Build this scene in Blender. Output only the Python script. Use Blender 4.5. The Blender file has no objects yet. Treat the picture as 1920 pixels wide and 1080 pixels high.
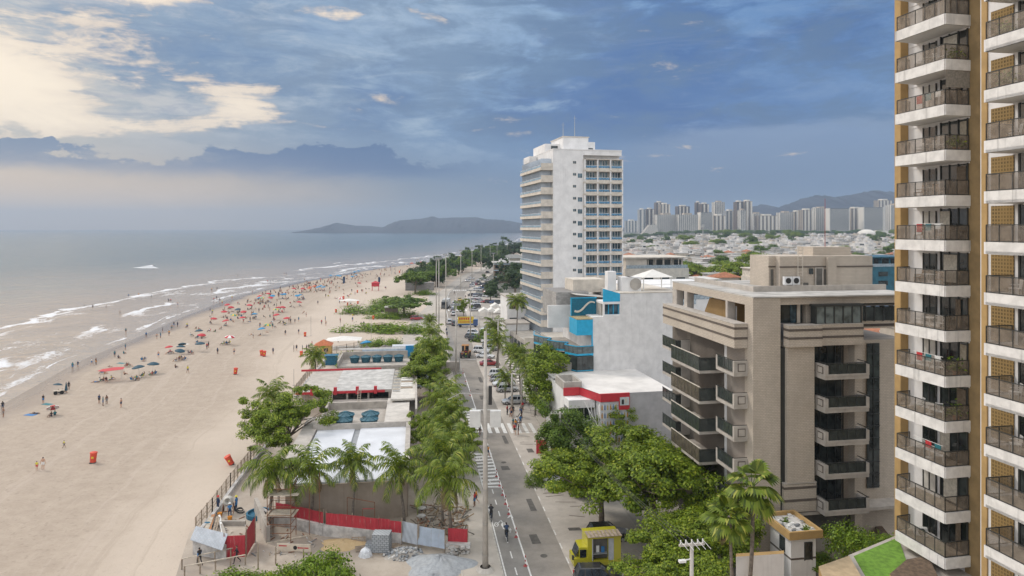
import bpy, bmesh, math, random
import numpy as np
from mathutils import Vector, Matrix
random.seed(7); rng=np.random.default_rng(7)
F=1280.0; H=32.0; CX=960.0; CY=427.0
sc=bpy.context.scene; COL=sc.collection; PI=math.pi
def Dp(py,z=0.0): return F*(H-z)/(py-CY)
def G(px,py,z=0.0):
    D=Dp(py,z); return ((px-CX)*D/F, D, z)
def X_at(px,D): return (px-CX)*D/F
def zat(py,D): return H-(py-CY)*D/F
def lin(c):
    c=c/255.0
    return c/12.92 if c<=0.04045 else ((c+0.055)/1.055)**2.4
def S(r,g,b): return (lin(r),lin(g),lin(b))
def interp(x,xs,ys): return float(np.interp(x,xs,ys))
# ---------------- nodes helper
class E:
    def __init__(s,nt,sock): s.nt=nt; s.s=sock
    def _m(s,op,o,rev=False,clamp=False):
        n=s.nt.nodes.new('ShaderNodeMath'); n.operation=op; n.use_clamp=clamp
        a,b=(o,s) if rev else (s,o)
        for i,v in enumerate((a,b)):
            if v is None: continue
            if isinstance(v,E): s.nt.links.new(v.s,n.inputs[i])
            else: n.inputs[i].default_value=float(v)
        return E(s.nt,n.outputs[0])
    def __add__(s,o): return s._m('ADD',o)
    def __radd__(s,o): return s._m('ADD',o)
    def __sub__(s,o): return s._m('SUBTRACT',o)
    def __rsub__(s,o): return s._m('SUBTRACT',o,True)
    def __mul__(s,o): return s._m('MULTIPLY',o)
    def __rmul__(s,o): return s._m('MULTIPLY',o)
    def __truediv__(s,o): return s._m('DIVIDE',o)
    def f(s,op,o=None): return s._m(op,o)
    def mn(s,o): return s._m('MINIMUM',o)
    def mx(s,o): return s._m('MAXIMUM',o)
    def ss(s,a,b,lo=0.0,hi=1.0):
        n=s.nt.nodes.new('ShaderNodeMapRange'); n.interpolation_type='SMOOTHSTEP'
        s.nt.links.new(s.s,n.inputs[0])
        n.inputs[1].default_value=a; n.inputs[2].default_value=b; n.inputs[3].default_value=lo; n.inputs[4].default_value=hi
        return E(s.nt,n.outputs[0])
    def gauss(s,c,w):
        d=(s-c)/w
        return (d*d*-1.0).f('EXPONENT')
def comb(nt,x,y,z):
    n=nt.nodes.new('ShaderNodeCombineXYZ')
    for i,v in enumerate((x,y,z)):
        if isinstance(v,E): nt.links.new(v.s,n.inputs[i])
        else: n.inputs[i].default_value=float(v)
    return E(nt,n.outputs[0])
def sep(nt,v):
    n=nt.nodes.new('ShaderNodeSeparateXYZ'); nt.links.new(v.s,n.inputs[0])
    return [E(nt,n.outputs[i]) for i in range(3)]
def noise(nt,vec,scale,detail=4,rough=0.55,dist=0.0):
    n=nt.nodes.new('ShaderNodeTexNoise'); n.inputs['Scale'].default_value=scale; n.inputs['Detail'].default_value=detail
    n.inputs['Roughness'].default_value=rough; n.inputs['Distortion'].default_value=dist
    if vec is not None: nt.links.new(vec.s,n.inputs['Vector'])
    return E(nt,n.outputs[0])
def mixc(nt,f,a,b,mode='MIX'):
    n=nt.nodes.new('ShaderNodeMix'); n.data_type='RGBA'; n.blend_type=mode
    def put(i,v):
        if isinstance(v,E): nt.links.new(v.s,n.inputs[i])
        elif isinstance(v,(int,float)): n.inputs[i].default_value=float(v)
        else: n.inputs[i].default_value=(v[0],v[1],v[2],1)
    put(0,f); put(6,a); put(7,b)
    return E(nt,n.outputs[2])
def ocoord(nt,kind='Object'):
    n=nt.nodes.new('ShaderNodeTexCoord'); return E(nt,n.outputs[kind])
def attr(nt,name,out='Fac'):
    n=nt.nodes.new('ShaderNodeAttribute'); n.attribute_name=name; return E(nt,n.outputs[out])
def newmat(name):
    m=bpy.data.materials.new(name); m.use_nodes=True; nt=m.node_tree
    return m,nt,nt.nodes['Principled BSDF']
def setc(nt,b,c):
    if isinstance(c,E): nt.links.new(c.s,b.inputs['Base Color'])
    else: b.inputs['Base Color'].default_value=(c[0],c[1],c[2],1)
def bump(nt,b,h,strength=0.3,dist=0.05):
    n=nt.nodes.new('ShaderNodeBump'); n.inputs['Strength'].default_value=strength; n.inputs['Distance'].default_value=dist
    nt.links.new(h.s,n.inputs['Height']); nt.links.new(n.outputs[0],b.inputs['Normal'])
MATS={}
def M(name,col=None,rough=0.7,var=0.15,scale=1.5,metal=0.0,bmp=0.0,streak=0.0,spec=None):
    """plain surface with mottled wear"""
    if name in MATS: return MATS[name]
    m,nt,b=newmat(name); v=ocoord(nt)
    n=noise(nt,v,scale,5,0.6)
    c2=tuple(min(1,x*(1+var)) for x in col); c1=tuple(x*(1-var) for x in col)
    c=mixc(nt,n.ss(0.3,0.7),c1,c2)
    if streak>0:
        x,y,z=sep(nt,v); sv=comb(nt,x*3.0,y*3.0,z*0.12)
        s_=noise(nt,sv,1.0,4,0.6).ss(0.55,0.78,0,streak)
        c=mixc(nt,s_,c,tuple(x*0.45 for x in col))
    setc(nt,b,c); b.inputs['Roughness'].default_value=rough; b.inputs['Metallic'].default_value=metal
    if spec is not None: b.inputs['Specular IOR Level'].default_value=spec
    if bmp>0: bump(nt,b,noise(nt,v,scale*8,3,0.6),bmp,0.03)
    MATS[name]=m; return m
def Mglass(name,col=(0.02,0.028,0.03),rough=0.08):
    if name in MATS: return MATS[name]
    m,nt,b=newmat(name); v=ocoord(nt)
    n=noise(nt,v,0.8,3,0.5)
    setc(nt,b,mixc(nt,n.ss(0.35,0.65),tuple(x*0.5 for x in col),tuple(x*1.8 for x in col)))
    b.inputs['Roughness'].default_value=rough; b.inputs['Specular IOR Level'].default_value=0.6
    bump(nt,b,noise(nt,v,0.6,2,0.5),0.15,0.1)
    MATS[name]=m; return m
def Mpane(name,col,alpha=0.45):
    if name in MATS: return MATS[name]
    m,nt,b=newmat(name); v=ocoord(nt); n=noise(nt,v,2.5,5,0.6)
    setc(nt,b,mixc(nt,n.ss(0.4,0.62),col,tuple(min(1,x*1.6) for x in col))); b.inputs['Roughness'].default_value=0.15
    b.inputs['Alpha'].default_value=alpha
    MATS[name]=m; return m
def Mbrick(name,c1,c2,mortar,w=0.25,h=0.12,rough=0.8,ms=0.012,streak=0.25):
    if name in MATS: return MATS[name]
    m,nt,b=newmat(name); v=ocoord(nt); x,y,z=sep(nt,v)
    t=nt.nodes.new('ShaderNodeTexBrick'); t.inputs['Scale'].default_value=1.0
    t.inputs['Brick Width'].default_value=w; t.inputs['Row Height'].default_value=h; t.inputs['Mortar Size'].default_value=ms
    t.inputs['Color1'].default_value=(*c1,1); t.inputs['Color2'].default_value=(*c2,1); t.inputs['Mortar'].default_value=(*mortar,1)
    nt.links.new(comb(nt,x+y,z,0).s,t.inputs['Vector'])
    c=E(nt,t.outputs[0]); n=noise(nt,v,0.35,5,0.6)
    c=mixc(nt,n.ss(0.3,0.75,0,0.55),c,tuple(0.68*a for a in c1))
    sv=comb(nt,x*2.5,y*2.5,z*0.1); s_=noise(nt,sv,1.0,5,0.65).ss(0.52,0.8,0,streak)
    c=mixc(nt,s_,c,tuple(a*0.5 for a in c1))
    setc(nt,b,c); b.inputs['Roughness'].default_value=rough
    bump(nt,b,E(nt,t.outputs[1])*-1.0,0.3,0.02)
    MATS[name]=m; return m
def Mleaf(name,c1,c2,c3,trans=0.27):
    if name in MATS: return MATS[name]
    m,nt,b=newmat(name)
    g=nt.nodes.new('ShaderNodeNewGeometry'); r=E(nt,g.outputs['Random Per Island'])
    c=mixc(nt,r.ss(0.0,0.6),c1,c2); c=mixc(nt,r.ss(0.8,1.0),c,c3)
    oi=nt.nodes.new('ShaderNodeObjectInfo'); orr=E(nt,oi.outputs['Random'])
    n=noise(nt,ocoord(nt),0.5,3,0.6)
    c=mixc(nt,(n.ss(0.3,0.7)*0.7+orr*0.3),mixc(nt,1.0,c,(0.72,0.78,0.8),'MULTIPLY'),c)
    setc(nt,b,c); b.inputs['Roughness'].default_value=0.5; b.inputs['Specular IOR Level'].default_value=0.3
    t=nt.nodes.new('ShaderNodeBsdfTranslucent'); nt.links.new(mixc(nt,1.0,c,(1.0,1.0,0.45),'MULTIPLY').s,t.inputs[0])
    mx=nt.nodes.new('ShaderNodeMixShader'); mx.inputs[0].default_value=trans
    nt.links.new(b.outputs[0],mx.inputs[1]); nt.links.new(t.outputs[0],mx.inputs[2])
    nt.links.new(mx.outputs[0],nt.nodes['Material Output'].inputs[0])
    MATS[name]=m; return m
# ---------------- mesh builder
class MB:
    def __init__(s): s.v=[]; s.f=[]; s.mi=[]; s.mats=[]
    def mid(s,m):
        if m not in s.mats: s.mats.append(m)
        return s.mats.index(m)
    def add(s,vs,fs,m):
        o=len(s.v); k=s.mid(m)
        s.v.extend([tuple(p) for p in vs])
        for f in fs: s.f.append(tuple(i+o for i in f)); s.mi.append(k)
        return s
    def box(s,x0,x1,y0,y1,z0,z1,m):
        vs=[(x0,y0,z0),(x1,y0,z0),(x1,y1,z0),(x0,y1,z0),(x0,y0,z1),(x1,y0,z1),(x1,y1,z1),(x0,y1,z1)]
        return s.add(vs,[(3,2,1,0),(4,5,6,7),(0,1,5,4),(1,2,6,5),(2,3,7,6),(3,0,4,7)],m)
    def bar(s,p0,p1,w,h,m,up=(0,0,1)):
        p0=Vector(p0); p1=Vector(p1); d=(p1-p0); 
        if d.length<1e-6: return s
        d.normalize(); u=Vector(up)
        if abs(d.dot(u))>0.98: u=Vector((1,0,0))
        r=d.cross(u).normalized(); u=r.cross(d).normalized()
        r*=w/2; u*=h/2
        vs=[p0-r-u,p0+r-u,p0+r+u,p0-r+u,p1-r-u,p1+r-u,p1+r+u,p1-r+u]
        return s.add(vs,[(0,1,2,3),(7,6,5,4),(0,4,5,1),(1,5,6,2),(2,6,7,3),(3,7,4,0)],m)
    def tube(s,pts,rads,n,m,cap=True):
        pts=[Vector(p) for p in pts]; o=[]; vs=[]; fs=[]
        for i,p in enumerate(pts):
            a=pts[max(0,i-1)]; b=pts[min(len(pts)-1,i+1)]; d=(b-a).normalized()
            u=Vector((0,0,1)) if abs(d.z)<0.95 else Vector((1,0,0))
            r=d.cross(u).normalized(); u=r.cross(d).normalized()
            for k in range(n):
                t=2*PI*k/n; vs.append(p+(r*math.cos(t)+u*math.sin(t))*rads[i])
        for i in range(len(pts)-1):
            for k in range(n):
                k2=(k+1)%n; fs.append((i*n+k,i*n+k2,(i+1)*n+k2,(i+1)*n+k))
        if cap:
            fs.append(tuple(range(n))[::-1]); fs.append(tuple(range((len(pts)-1)*n,len(pts)*n)))
        return s.add(vs,fs,m)
    def cyl(s,p0,p1,r0,r1,n,m): return s.tube([p0,p1],[r0,r1],n,m)
    def prism(s,poly,z0,z1,m,mtop=None):
        n=len(poly); vs=[(p[0],p[1],z0) for p in poly]+[(p[0],p[1],z1) for p in poly]
        a=sum(poly[i][0]*poly[(i+1)%n][1]-poly[(i+1)%n][0]*poly[i][1] for i in range(n))
        fs=[(i,(i+1)%n,n+(i+1)%n,n+i) for i in range(n)]
        if a<0: fs=[f[::-1] for f in fs]
        s.add(vs,fs,m)
        top=tuple(range(n,2*n)); bot=tuple(range(n))
        if a<0: top=top[::-1]
        else: bot=bot[::-1]
        s.add(vs,[top],mtop or m); s.add(vs,[bot],m); return s
    def lathe(s,prof,n,m,c=(0,0,0),sx=1,sy=1):
        vs=[];fs=[]
        for r,z in prof:
            for k in range(n):
                t=2*PI*k/n; vs.append((c[0]+r*sx*math.cos(t),c[1]+r*sy*math.sin(t),c[2]+z))
        for i in range(len(prof)-1):
            for k in range(n):
                k2=(k+1)%n; fs.append((i*n+k,i*n+k2,(i+1)*n+k2,(i+1)*n+k))
        return s.add(vs,fs,m)
    def build(s,name,parent=None,smooth=False,loc=None):
        me=bpy.data.meshes.new(name)
        me.from_pydata(s.v,[],s.f)
        for m in s.mats: me.materials.append(m)
        if s.mi: me.polygons.foreach_set('material_index',s.mi)
        if smooth: me.polygons.foreach_set('use_smooth',[True]*len(s.f))
        me.update()
        o=bpy.data.objects.new(name,me); COL.objects.link(o)
        if parent: o.parent=parent
        if loc: o.location=loc
        return o
def tag(o,label=None,cat=None,group=None,kind=None):
    if label: o['label']=label
    if cat: o['category']=cat
    if group: o['group']=group
    if kind: o['kind']=kind
    return o
def thing(name,label,cat,loc=(0,0,0),rz=0.0,group=None,scale=None):
    o=bpy.data.objects.new(name,None); COL.objects.link(o); o.location=loc; o.rotation_euler=(0,0,rz)
    o.empty_display_size=0.2
    if scale is not None: o.scale=(scale,)*3 if isinstance(scale,(int,float)) else scale
    return tag(o,label,cat,group)
def dup(src,loc,rz=0.0,label=None,group=None,scale=None,tilt=None):
    r=src.copy(); COL.objects.link(r); r.location=loc; r.rotation_euler=(tilt[0] if tilt else 0,tilt[1] if tilt else 0,rz)
    if scale is not None: r.scale=(scale,)*3 if isinstance(scale,(int,float)) else scale
    if label: r['label']=label
    if group: r['group']=group
    def rec(a,b):
        for ch in KIDS.get(a.name,[]) or list(a.children):
            c=ch.copy(); COL.objects.link(c); c.parent=b; rec(ch,c)
    rec(src,r)
    return r
KIDS={}
class Proto:
    """a thing kept out of the scene until its first use"""
    def __init__(s,root): s.r=root; s.used=False
    def put(s,loc,rz=0.0,label=None,group=None,scale=None,tilt=None):
        if s.used: return dup(s.r,loc,rz,label,group,scale,tilt)
        s.used=True; r=s.r; r.location=loc; r.rotation_euler=(tilt[0] if tilt else 0,tilt[1] if tilt else 0,rz)
        if scale is not None: r.scale=(scale,)*3 if isinstance(scale,(int,float)) else scale
        if label: r['label']=label
        if group: r['group']=group
        return r
    def drop(s):
        if not s.used:
            for c in list(s.r.children_recursive): bpy.data.objects.remove(c)
            bpy.data.objects.remove(s.r)
def frame(px,D,vpx):
    """ground origin and heading of a building whose side walls run to vpx"""
    fx=(vpx-CX)/F; return (X_at(px,D),D,0.0), math.atan2(-fx,1.0)
# camera
cam=bpy.data.cameras.new('camera'); co=bpy.data.objects.new('camera',cam); COL.objects.link(co)
co.location=(0,0,H); co.rotation_euler=(PI/2,0,0); cam.sensor_width=36; cam.lens=36*F/1920
cam.shift_y=-(540-CY)/1920.0; cam.clip_end=60000; cam.clip_start=0.5; sc.camera=co
sc.view_settings.view_transform='Standard'; sc.view_settings.look='None'; sc.view_settings.exposure=0.14; sc.view_settings.gamma=1
sc.cycles.use_denoising=True; sc.cycles.max_bounces=6; sc.cycles.diffuse_bounces=3; sc.cycles.glossy_bounces=3
sc.cycles.transparent_max_bounces=12; sc.cycles.volume_bounces=0; sc.cycles.use_adaptive_sampling=True
sc.cycles.sample_clamp_indirect=6
# ---------------- world: cloudy late-afternoon sky laid out by azimuth and elevation
SUN_AZ=-62.0; SUN_EL=42.0
w=bpy.data.worlds.new('World'); sc.world=w; w.use_nodes=True; nt=w.node_tree; nt.nodes.clear()
tc=nt.nodes.new('ShaderNodeTexCoord'); dv=E(nt,tc.outputs['Generated']); dx,dy,dz=sep(nt,dv)
A=dx._m('ARCTAN2',dy)*(180/PI); El=dz.f('ARCSINE')*(180/PI)
# noise fields on the direction sphere, flattened so clouds stretch sideways
def sky_noise(kx,kz,scale,detail,rough,dist=0.0,off=0.0):
    return noise(nt,comb(nt,dx*kx+off,dy*kx,dz*kz),scale,detail,rough,dist)
n1=sky_noise(1.0,2.6,3.2,7,0.58,0.35,3.1)
n2=sky_noise(1.0,3.6,7.5,8,0.62,0.5,8.7)
n3=sky_noise(1.0,2.0,16.0,6,0.6,0.3,1.3)
# colour of the cloud deck across azimuth at three heights
def hr(cols):
    n=nt.nodes.new('ShaderNodeValToRGB'); cr=n.color_ramp
    while len(cr.elements)>1: cr.elements.remove(cr.elements[-1])
    for i,(a,c) in enumerate(cols):
        p=(a+60)/120.0
        e=cr.elements[0] if i==0 else cr.elements.new(p)
        e.position=p; e.color=(*S(*c),1)
    nt.links.new(((A+60)/120.0).s,n.inputs[0]); return E(nt,n.outputs[0])
low=hr([(-60,(246,214,184)),(-36,(232,198,168)),(-22,(184,164,150)),(-8,(126,134,150)),(3,(100,122,154)),(16,(92,118,156)),(30,(98,126,166)),(60,(130,150,180))])
mid=hr([(-60,(200,190,185)),(-36,(186,184,184)),(-20,(140,154,178)),(-8,(118,143,180)),(4,(104,136,182)),(14,(88,122,174)),(24,(92,126,178)),(36,(104,138,186)),(60,(120,150,190))])
top=hr([(-60,(190,195,205)),(-36,(150,166,188)),(-22,(124,148,182)),(-10,(146,166,196)),(2,(134,162,200)),(12,(108,144,192)),(24,(98,134,186)),(36,(116,148,194)),(60,(135,160,195))])
c=mixc(nt,El.ss(1.0,8.0),low,mid); c=mixc(nt,El.ss(8.0,18.0),c,top)
puff0=sky_noise(1.0,1.9,10.0,7,0.62,0.3,6.4)
# dark slaty cloud masses and paler wisps
dark=(n1*0.6+n2*0.28+n3*0.12).ss(0.47,0.555)*El.ss(6.0,9.0)
c=mixc(nt,dark*0.78,c,mixc(nt,A.ss(-30,12),S(100,130,172),S(62,98,156)))
mass=(A.gauss(11,11)*El.gauss(11.5,3.2)+(n1-0.5)*1.4+(n2-0.5)*0.8).ss(0.25,0.85)
c=mixc(nt,mass*0.75,c,mixc(nt,n2.ss(0.35,0.65),S(66,102,160),S(84,118,172)))
pale=(n1*0.45+n2*0.55+(n3-0.5)*0.2).ss(0.49,0.36,0,1)*El.ss(4.0,9.0)*A.ss(20,-5,0.22,1.0)
c=mixc(nt,pale*0.7,c,mixc(nt,A.ss(-36,-8),S(222,206,198),S(172,186,206)))
wisp=sky_noise(1.0,7.0,6.0,8,0.68,1.2,5.5)
c=mixc(nt,wisp.ss(0.53,0.70)*El.ss(7,12)*0.28*A.ss(14,-4,0.35,1.0),c,S(196,202,214))
c=mixc(nt,wisp.ss(0.45,0.33)*El.ss(6,10)*0.35,c,S(84,114,162))
c=mixc(nt,A.gauss(-6,13)*El.gauss(17,3.2)*0.5*n2.ss(.3,.6,.5,1),c,S(158,176,204))
greyc_=(n2*0.6+puff0*0.4).ss(0.44,0.58)*El.ss(5,9)*0.5
c=mixc(nt,greyc_*1.3,c,mixc(nt,A.ss(-30,5),S(130,146,172),S(96,120,154)))
# pale grey bank rising to the right under the dark mass
bank=(El+n2*4.0-A*0.05).ss(9.6,8.3)*A.ss(5,14)*El.ss(1.5,6.0)
c=mixc(nt,bank*0.5,c,S(146,158,184))
c=mixc(nt,A.ss(-2,8)*El.gauss(3.0,3.2)*0.5*n1.ss(0.35,0.6,.5,1),c,S(104,124,156))
# long low cloud bank with a puffy top over the sea
puff=sky_noise(1.0,1.6,13.0,6,0.6,0.2,2.2)
edge=5.75+(n2-0.5)*3.0+(puff-0.5)*4.6+A.gauss(-14,7)*0.9
bank2=((El-edge)*-1.0).ss(-0.05,0.22)*((El-(3.9+(n2-0.5)*2.2)).ss(-0.6,1.0))*(A+(n1-.5)*14).ss(0,-10)
bank2=bank2*(n2.ss(0.32,0.5,0.62,1.0))
c=mixc(nt,bank2*0.95,c,mixc(nt,A.ss(-38,-12),S(112,130,162),S(76,106,152)))
# gaps where the sun lights the high cloud
gapf=(A.gauss(-39.0,9.5)*El.gauss(10.0,4.4)*1.28+A.gauss(-30,7)*El.gauss(7.4,1.0)*0.5+A.gauss(-21.5,3.8)*El.gauss(9.3,1.7)*1.0+A.gauss(-29,5)*El.gauss(17.0,1.2)*0.75+A.gauss(-13,6)*El.gauss(16.8,0.9)*0.55+A.gauss(-54,12)*El.gauss(14,9)*1.2)
gap=(gapf+(n2-0.5)*2.2+(n3-0.5)*1.1+(n1-0.5)*0.6+(wisp-0.5)*1.0).ss(0.34,0.74)*bank2.ss(0.6,0.1)
c=mixc(nt,gap*0.94,c,mixc(nt,(n2*0.6+n3*0.2+gapf*0.35).ss(0.45,0.85),S(218,196,184),(1.12,0.90,0.72)))
# soft glow above the sea on the left
c=mixc(nt,A.ss(-6,-30,0,0.9)*El.gauss(1.8,2.3)*((n2).ss(0.3,0.7,0.55,1)),c,S(236,204,178))
c=mixc(nt,1.0,c,(0.96,1.025,1.0),'MULTIPLY')
# the bright even cloud overhead and behind
up=El.ss(21,50).mx(dy.ss(0.55,-0.1)*El.ss(-2,10))
c=mixc(nt,up,c,(1.32,1.34,1.38))
c=mixc(nt,(A.gauss(-48,20)*El.gauss(23,12)*El.ss(13.5,18)).ss(0.1,0.7,0,.95),c,(2.2,1.66,1.22))  # hidden sun's glow, widened and boosted past the frame to warm the sea
c=mixc(nt,(A.ss(-37.5,-46)*A.ss(-85,-60)*El.ss(-3,1)*El.ss(16,10)*0.9),c,(2.0,1.5,1.1))  # same glow low on the left, added off frame for the water's reflection
skyt=nt.nodes.new('ShaderNodeTexSky'); skyt.sky_type='NISHITA'; skyt.sun_disc=False
skyt.sun_elevation=math.radians(SUN_EL); skyt.sun_rotation=math.radians(SUN_AZ); skyt.air_density=1.2; skyt.dust_density=3
b1=nt.nodes.new('ShaderNodeBackground'); b1.inputs[1].default_value=1.0; nt.links.new(c.s,b1.inputs[0])
b2=nt.nodes.new('ShaderNodeBackground'); b2.inputs[1].default_value=0.06; nt.links.new(skyt.outputs[0],b2.inputs[0])
ms=nt.nodes.new('ShaderNodeMixShader'); ms.inputs[0].default_value=0.93
nt.links.new(b2.outputs[0],ms.inputs[1]); nt.links.new(b1.outputs[0],ms.inputs[2])
out=nt.nodes.new('ShaderNodeOutputWorld'); nt.links.new(ms.outputs[0],out.inputs[0])
w.cycles.sampling_method='MANUAL'; w.cycles.sample_map_resolution=512
sl=bpy.data.lights.new('sun','SUN'); sl.energy=1.5; sl.angle=math.radians(10); sl.color=(1.0,0.93,0.84)
so=bpy.data.objects.new('sun',sl); COL.objects.link(so)
az=math.radians(SUN_AZ); el=math.radians(SUN_EL)
sd=Vector((math.sin(az)*math.cos(el),math.cos(az)*math.cos(el),math.sin(el)))
so.rotation_euler=(-sd).to_track_quat('-Z','Y').to_euler()
# ---------------- coast, ground sheet, sea
CY_=[-400,60,100,124,165,199,250,320,409,536,650,778,1017,1400,2000,3000,6000,12000]
CXS=[-40,-84,-91,-95,-107,-112,-122,-132,-129,-110,-82,-48,8,40,70,110,220,420]
def coast(Y): return interp(Y,CY_,CXS)
LY=[-400,62.7,215,277,333,379,455,512,561,650,773,1000,2000,12000]
LX=[66.8,1.74,-19.7,-27.2,-31.2,-30.4,-28.6,-22.5,-17.8,-8,8,45,120,620]
def L(Y): return interp(Y,LY,LX)
def sm(a,b,x):
    t=min(1,max(0,(x-a)/(b-a))); return t*t*(3-2*t)
def gh(X,Y):
    return 14.0*sm(350,1900,Y)*sm(60,420,X-L(Y))
Ys=[-300,-100,0,30,60]+list(range(75,400,12))+list(range(400,1000,30))+list(range(1000,2400,120))+[2600,3000,3600,4500,6000,8000,11000]
def beach_z(d):
    return interp(d,[-400,-120,-40,-12,0,10,22,60],[-6,-4,-1.8,-0.75,-0.35,-0.12,0.0,0.0])
offs=[-400,-120,-70,-40,-25,-12,-6,0,5,10,16,22,32,45,60,80,100,125,160,200,260,340,440,560,700,900,1200,1800,3000,6000,12000]
verts=[];faces=[];dd=[]
for Y in Ys:
    for o in offs:
        X=coast(Y)+o; verts.append((X,Y,beach_z(o)+gh(X,Y))); dd.append(o)
n=len(offs)
for i in range(len(Ys)-1):
    for j in range(n-1): faces.append((i*n+j,i*n+j+1,(i+1)*n+j+1,(i+1)*n+j))
def attrmesh(name,verts,faces,dd,mat,smooth=True):
    me=bpy.data.meshes.new(name); me.from_pydata(verts,[],faces); me.materials.append(mat)
    a=me.attributes.new('shore','FLOAT','POINT'); a.data.foreach_set('value',dd)
    if smooth: me.polygons.foreach_set('use_smooth',[True]*len(faces))
    me.update(); o=bpy.data.objects.new(name,me); COL.objects.link(o); return o
m,nt,b=newmat('sand'); v=ocoord(nt); x,y,z=sep(nt,v); d=attr(nt,'shore')
nbig=noise(nt,v,0.035,4,0.6); nmid=noise(nt,v,0.5,5,0.65); nfine=noise(nt,v,3.0,4,0.7)
ydir=comb(nt,d*0.9+nbig*6.0,y*0.02,0); track=noise(nt,ydir,0.45,4,0.7)
c=mixc(nt,(nmid*0.5+nfine*0.5).ss(0.36,0.66),(0.325,0.262,0.205),(0.405,0.335,0.265))
c=mixc(nt,(d+nbig*26).ss(52,66,0,0.75),c,(0.52,0.44,0.36))
c=mixc(nt,track.ss(0.52,0.62,0,0.35),c,(0.45,0.375,0.31))
c=mixc(nt,track.ss(0.42,0.34,0,0.28),c,(0.30,0.24,0.185))
foot=noise(nt,v,1.6,2,0.5).ss(0.60,0.68)*(d+nbig*26).ss(66,50)
c=mixc(nt,foot*0.38,c,(0.21,0.168,0.13))
c=mixc(nt,nfine.ss(0.52,0.72,0,0.4),c,(0.28,0.22,0.17))
wet=(d+(nbig-0.5)*16+(nmid-0.5)*2).ss(11,4)
c=mixc(nt,d.ss(125,160),c,(0.20,0.185,0.15)); c=mixc(nt,wet,c,(0.165,0.13,0.105)); wr=wet*noise(nt,comb(nt,d*0.6,y*0.04,1.0),1.0,3,0.6).ss(0.45,0.6)
c=mixc(nt,wr*0.3,c,(0.27,0.22,0.18)); setc(nt,b,c)
nt.links.new((wet*-0.68+0.9).s,b.inputs['Roughness'])
bump(nt,b,(nmid*0.5+nfine*0.35+track*0.6)*(1.0-wet),0.55,0.12)
MATS['sand']=m
tag(attrmesh('ground',verts,faces,dd,m),'pale beach sand sloping down to the sea',kind='structure')
# sea
so_=[40,12,6,0,-4,-8,-12,-16,-20,-25,-30,-35,-40,-46,-52,-58,-64,-72,-85,-110,-150,-220,-350,-600,-1200,-2500,-5000,-9500]
Ysea=[-300,-100,0,30,60]+list(range(70,420,5))+list(range(420,1000,14))+list(range(1000,2400,80))+[2600,3000,3600,4500,6000,8000,10200]
verts=[];faces=[];dd=[]
for Y in Ysea:
    for o in so_:
        z=-0.3
        c0=-46-8*math.sin(Y*0.013)-4*math.sin(Y*0.041); z+=0.75*math.exp(-((o-c0)/5.0)**2)*(0.5+0.5*math.sin(Y*0.021+1))
        c1=-20-6*math.sin(Y*0.03+1); z+=0.4*math.exp(-((o-c1)/4.0)**2)*(0.5+0.5*math.sin(Y*0.05))
        verts.append((coast(Y)+o,Y,z)); dd.append(o)
n=len(so_)
for i in range(len(Ysea)-1):
    for j in range(n-1): faces.append((i*n+j,(i+1)*n+j,(i+1)*n+j+1,i*n+j+1))
m,nt,b=newmat('sea_water'); v=ocoord(nt); x,y,z=sep(nt,v); d=attr(nt,'shore')
nb=noise(nt,comb(nt,x*0.6,y,0),0.02,4,0.6); nm=noise(nt,comb(nt,d,y*0.22,0),0.16,5,0.62,0.8); nf=noise(nt,v,1.1,4,0.7)
c=mixc(nt,(d+(nb-.5)*120).ss(-330,0),(0.05,0.085,0.095),(0.33,0.265,0.205))  # sandy tan inshore, spread wide to paint in the warm sky reflection
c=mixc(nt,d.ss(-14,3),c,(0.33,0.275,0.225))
c=mixc(nt,nb.ss(0.4,0.62,0,0.35)*d.ss(-120,-60,1,0.2),c,(0.05,0.13,0.14))
along=lambda off,sc: noise(nt,comb(nt,off,y*sc,off),1.0,3,0.6)
rag=noise(nt,comb(nt,d*0.12,y*0.05,2.0),1.0,6,0.68,0.6)
cen1=-47+(nb-0.5)*50+(rag-0.5)*9; l1=((d-cen1).gauss(0,1.6)+(d-cen1).ss(-1,1)*(d-cen1).ss(17,2)*rag.ss(0.40,0.62)*0.8).mn(1.0)*along(3.0,0.007).ss(0.36,0.50)
cen2=-72+(nb-0.5)*40+(rag-0.5)*7; l2=(d-cen2).gauss(0,1.3)*along(9.0,0.012).ss(0.54,0.62)
l3=d.ss(-50,-30)*d.ss(4,-4)*(rag*0.7+nf*0.3).ss(0.47,0.64)*along(14.0,0.010).ss(0.36,0.58)*0.7
cen4=-17+(nb-0.5)*40+(rag-0.5)*8; l4=(d-cen4).gauss(0,2.0)*along(5.0,0.012).ss(0.43,0.56)
tr=((d-cen4)).ss(-1,2)*((d-cen4)).ss(16,3)*along(5.0,0.012).ss(0.40,0.58)*rag.ss(0.38,0.6)*0.85
cen5=-2+(nm-0.5)*12; l5=(d-cen5).gauss(0,0.8)*along(7.0,0.03).ss(0.42,0.55)*0.9
foam=(l1.mx(l2).mx(l4).mx(l3).mx(l5).mx(tr)*(nf.ss(0.25,0.6,0.6,1.25))).mn(1.0)
foam=foam.ss(0.14,1.0)
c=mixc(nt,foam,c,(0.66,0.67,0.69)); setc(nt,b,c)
nt.links.new((foam*0.5+0.14).s,b.inputs['Roughness']); b.inputs['IOR'].default_value=1.33
wv=noise(nt,comb(nt,x,y*0.55,0),0.22,5,0.62,0.4)*1.0+noise(nt,comb(nt,x,y*0.6,4.0),0.05,3,0.5)*2.4+nf*0.14+foam*0.25
bump(nt,b,wv,0.55,0.8)
MATS['sea']=m
tag(attrmesh('sea',verts,faces,dd,m),'grey green sea with foam lines along the beach',kind='structure')
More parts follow.
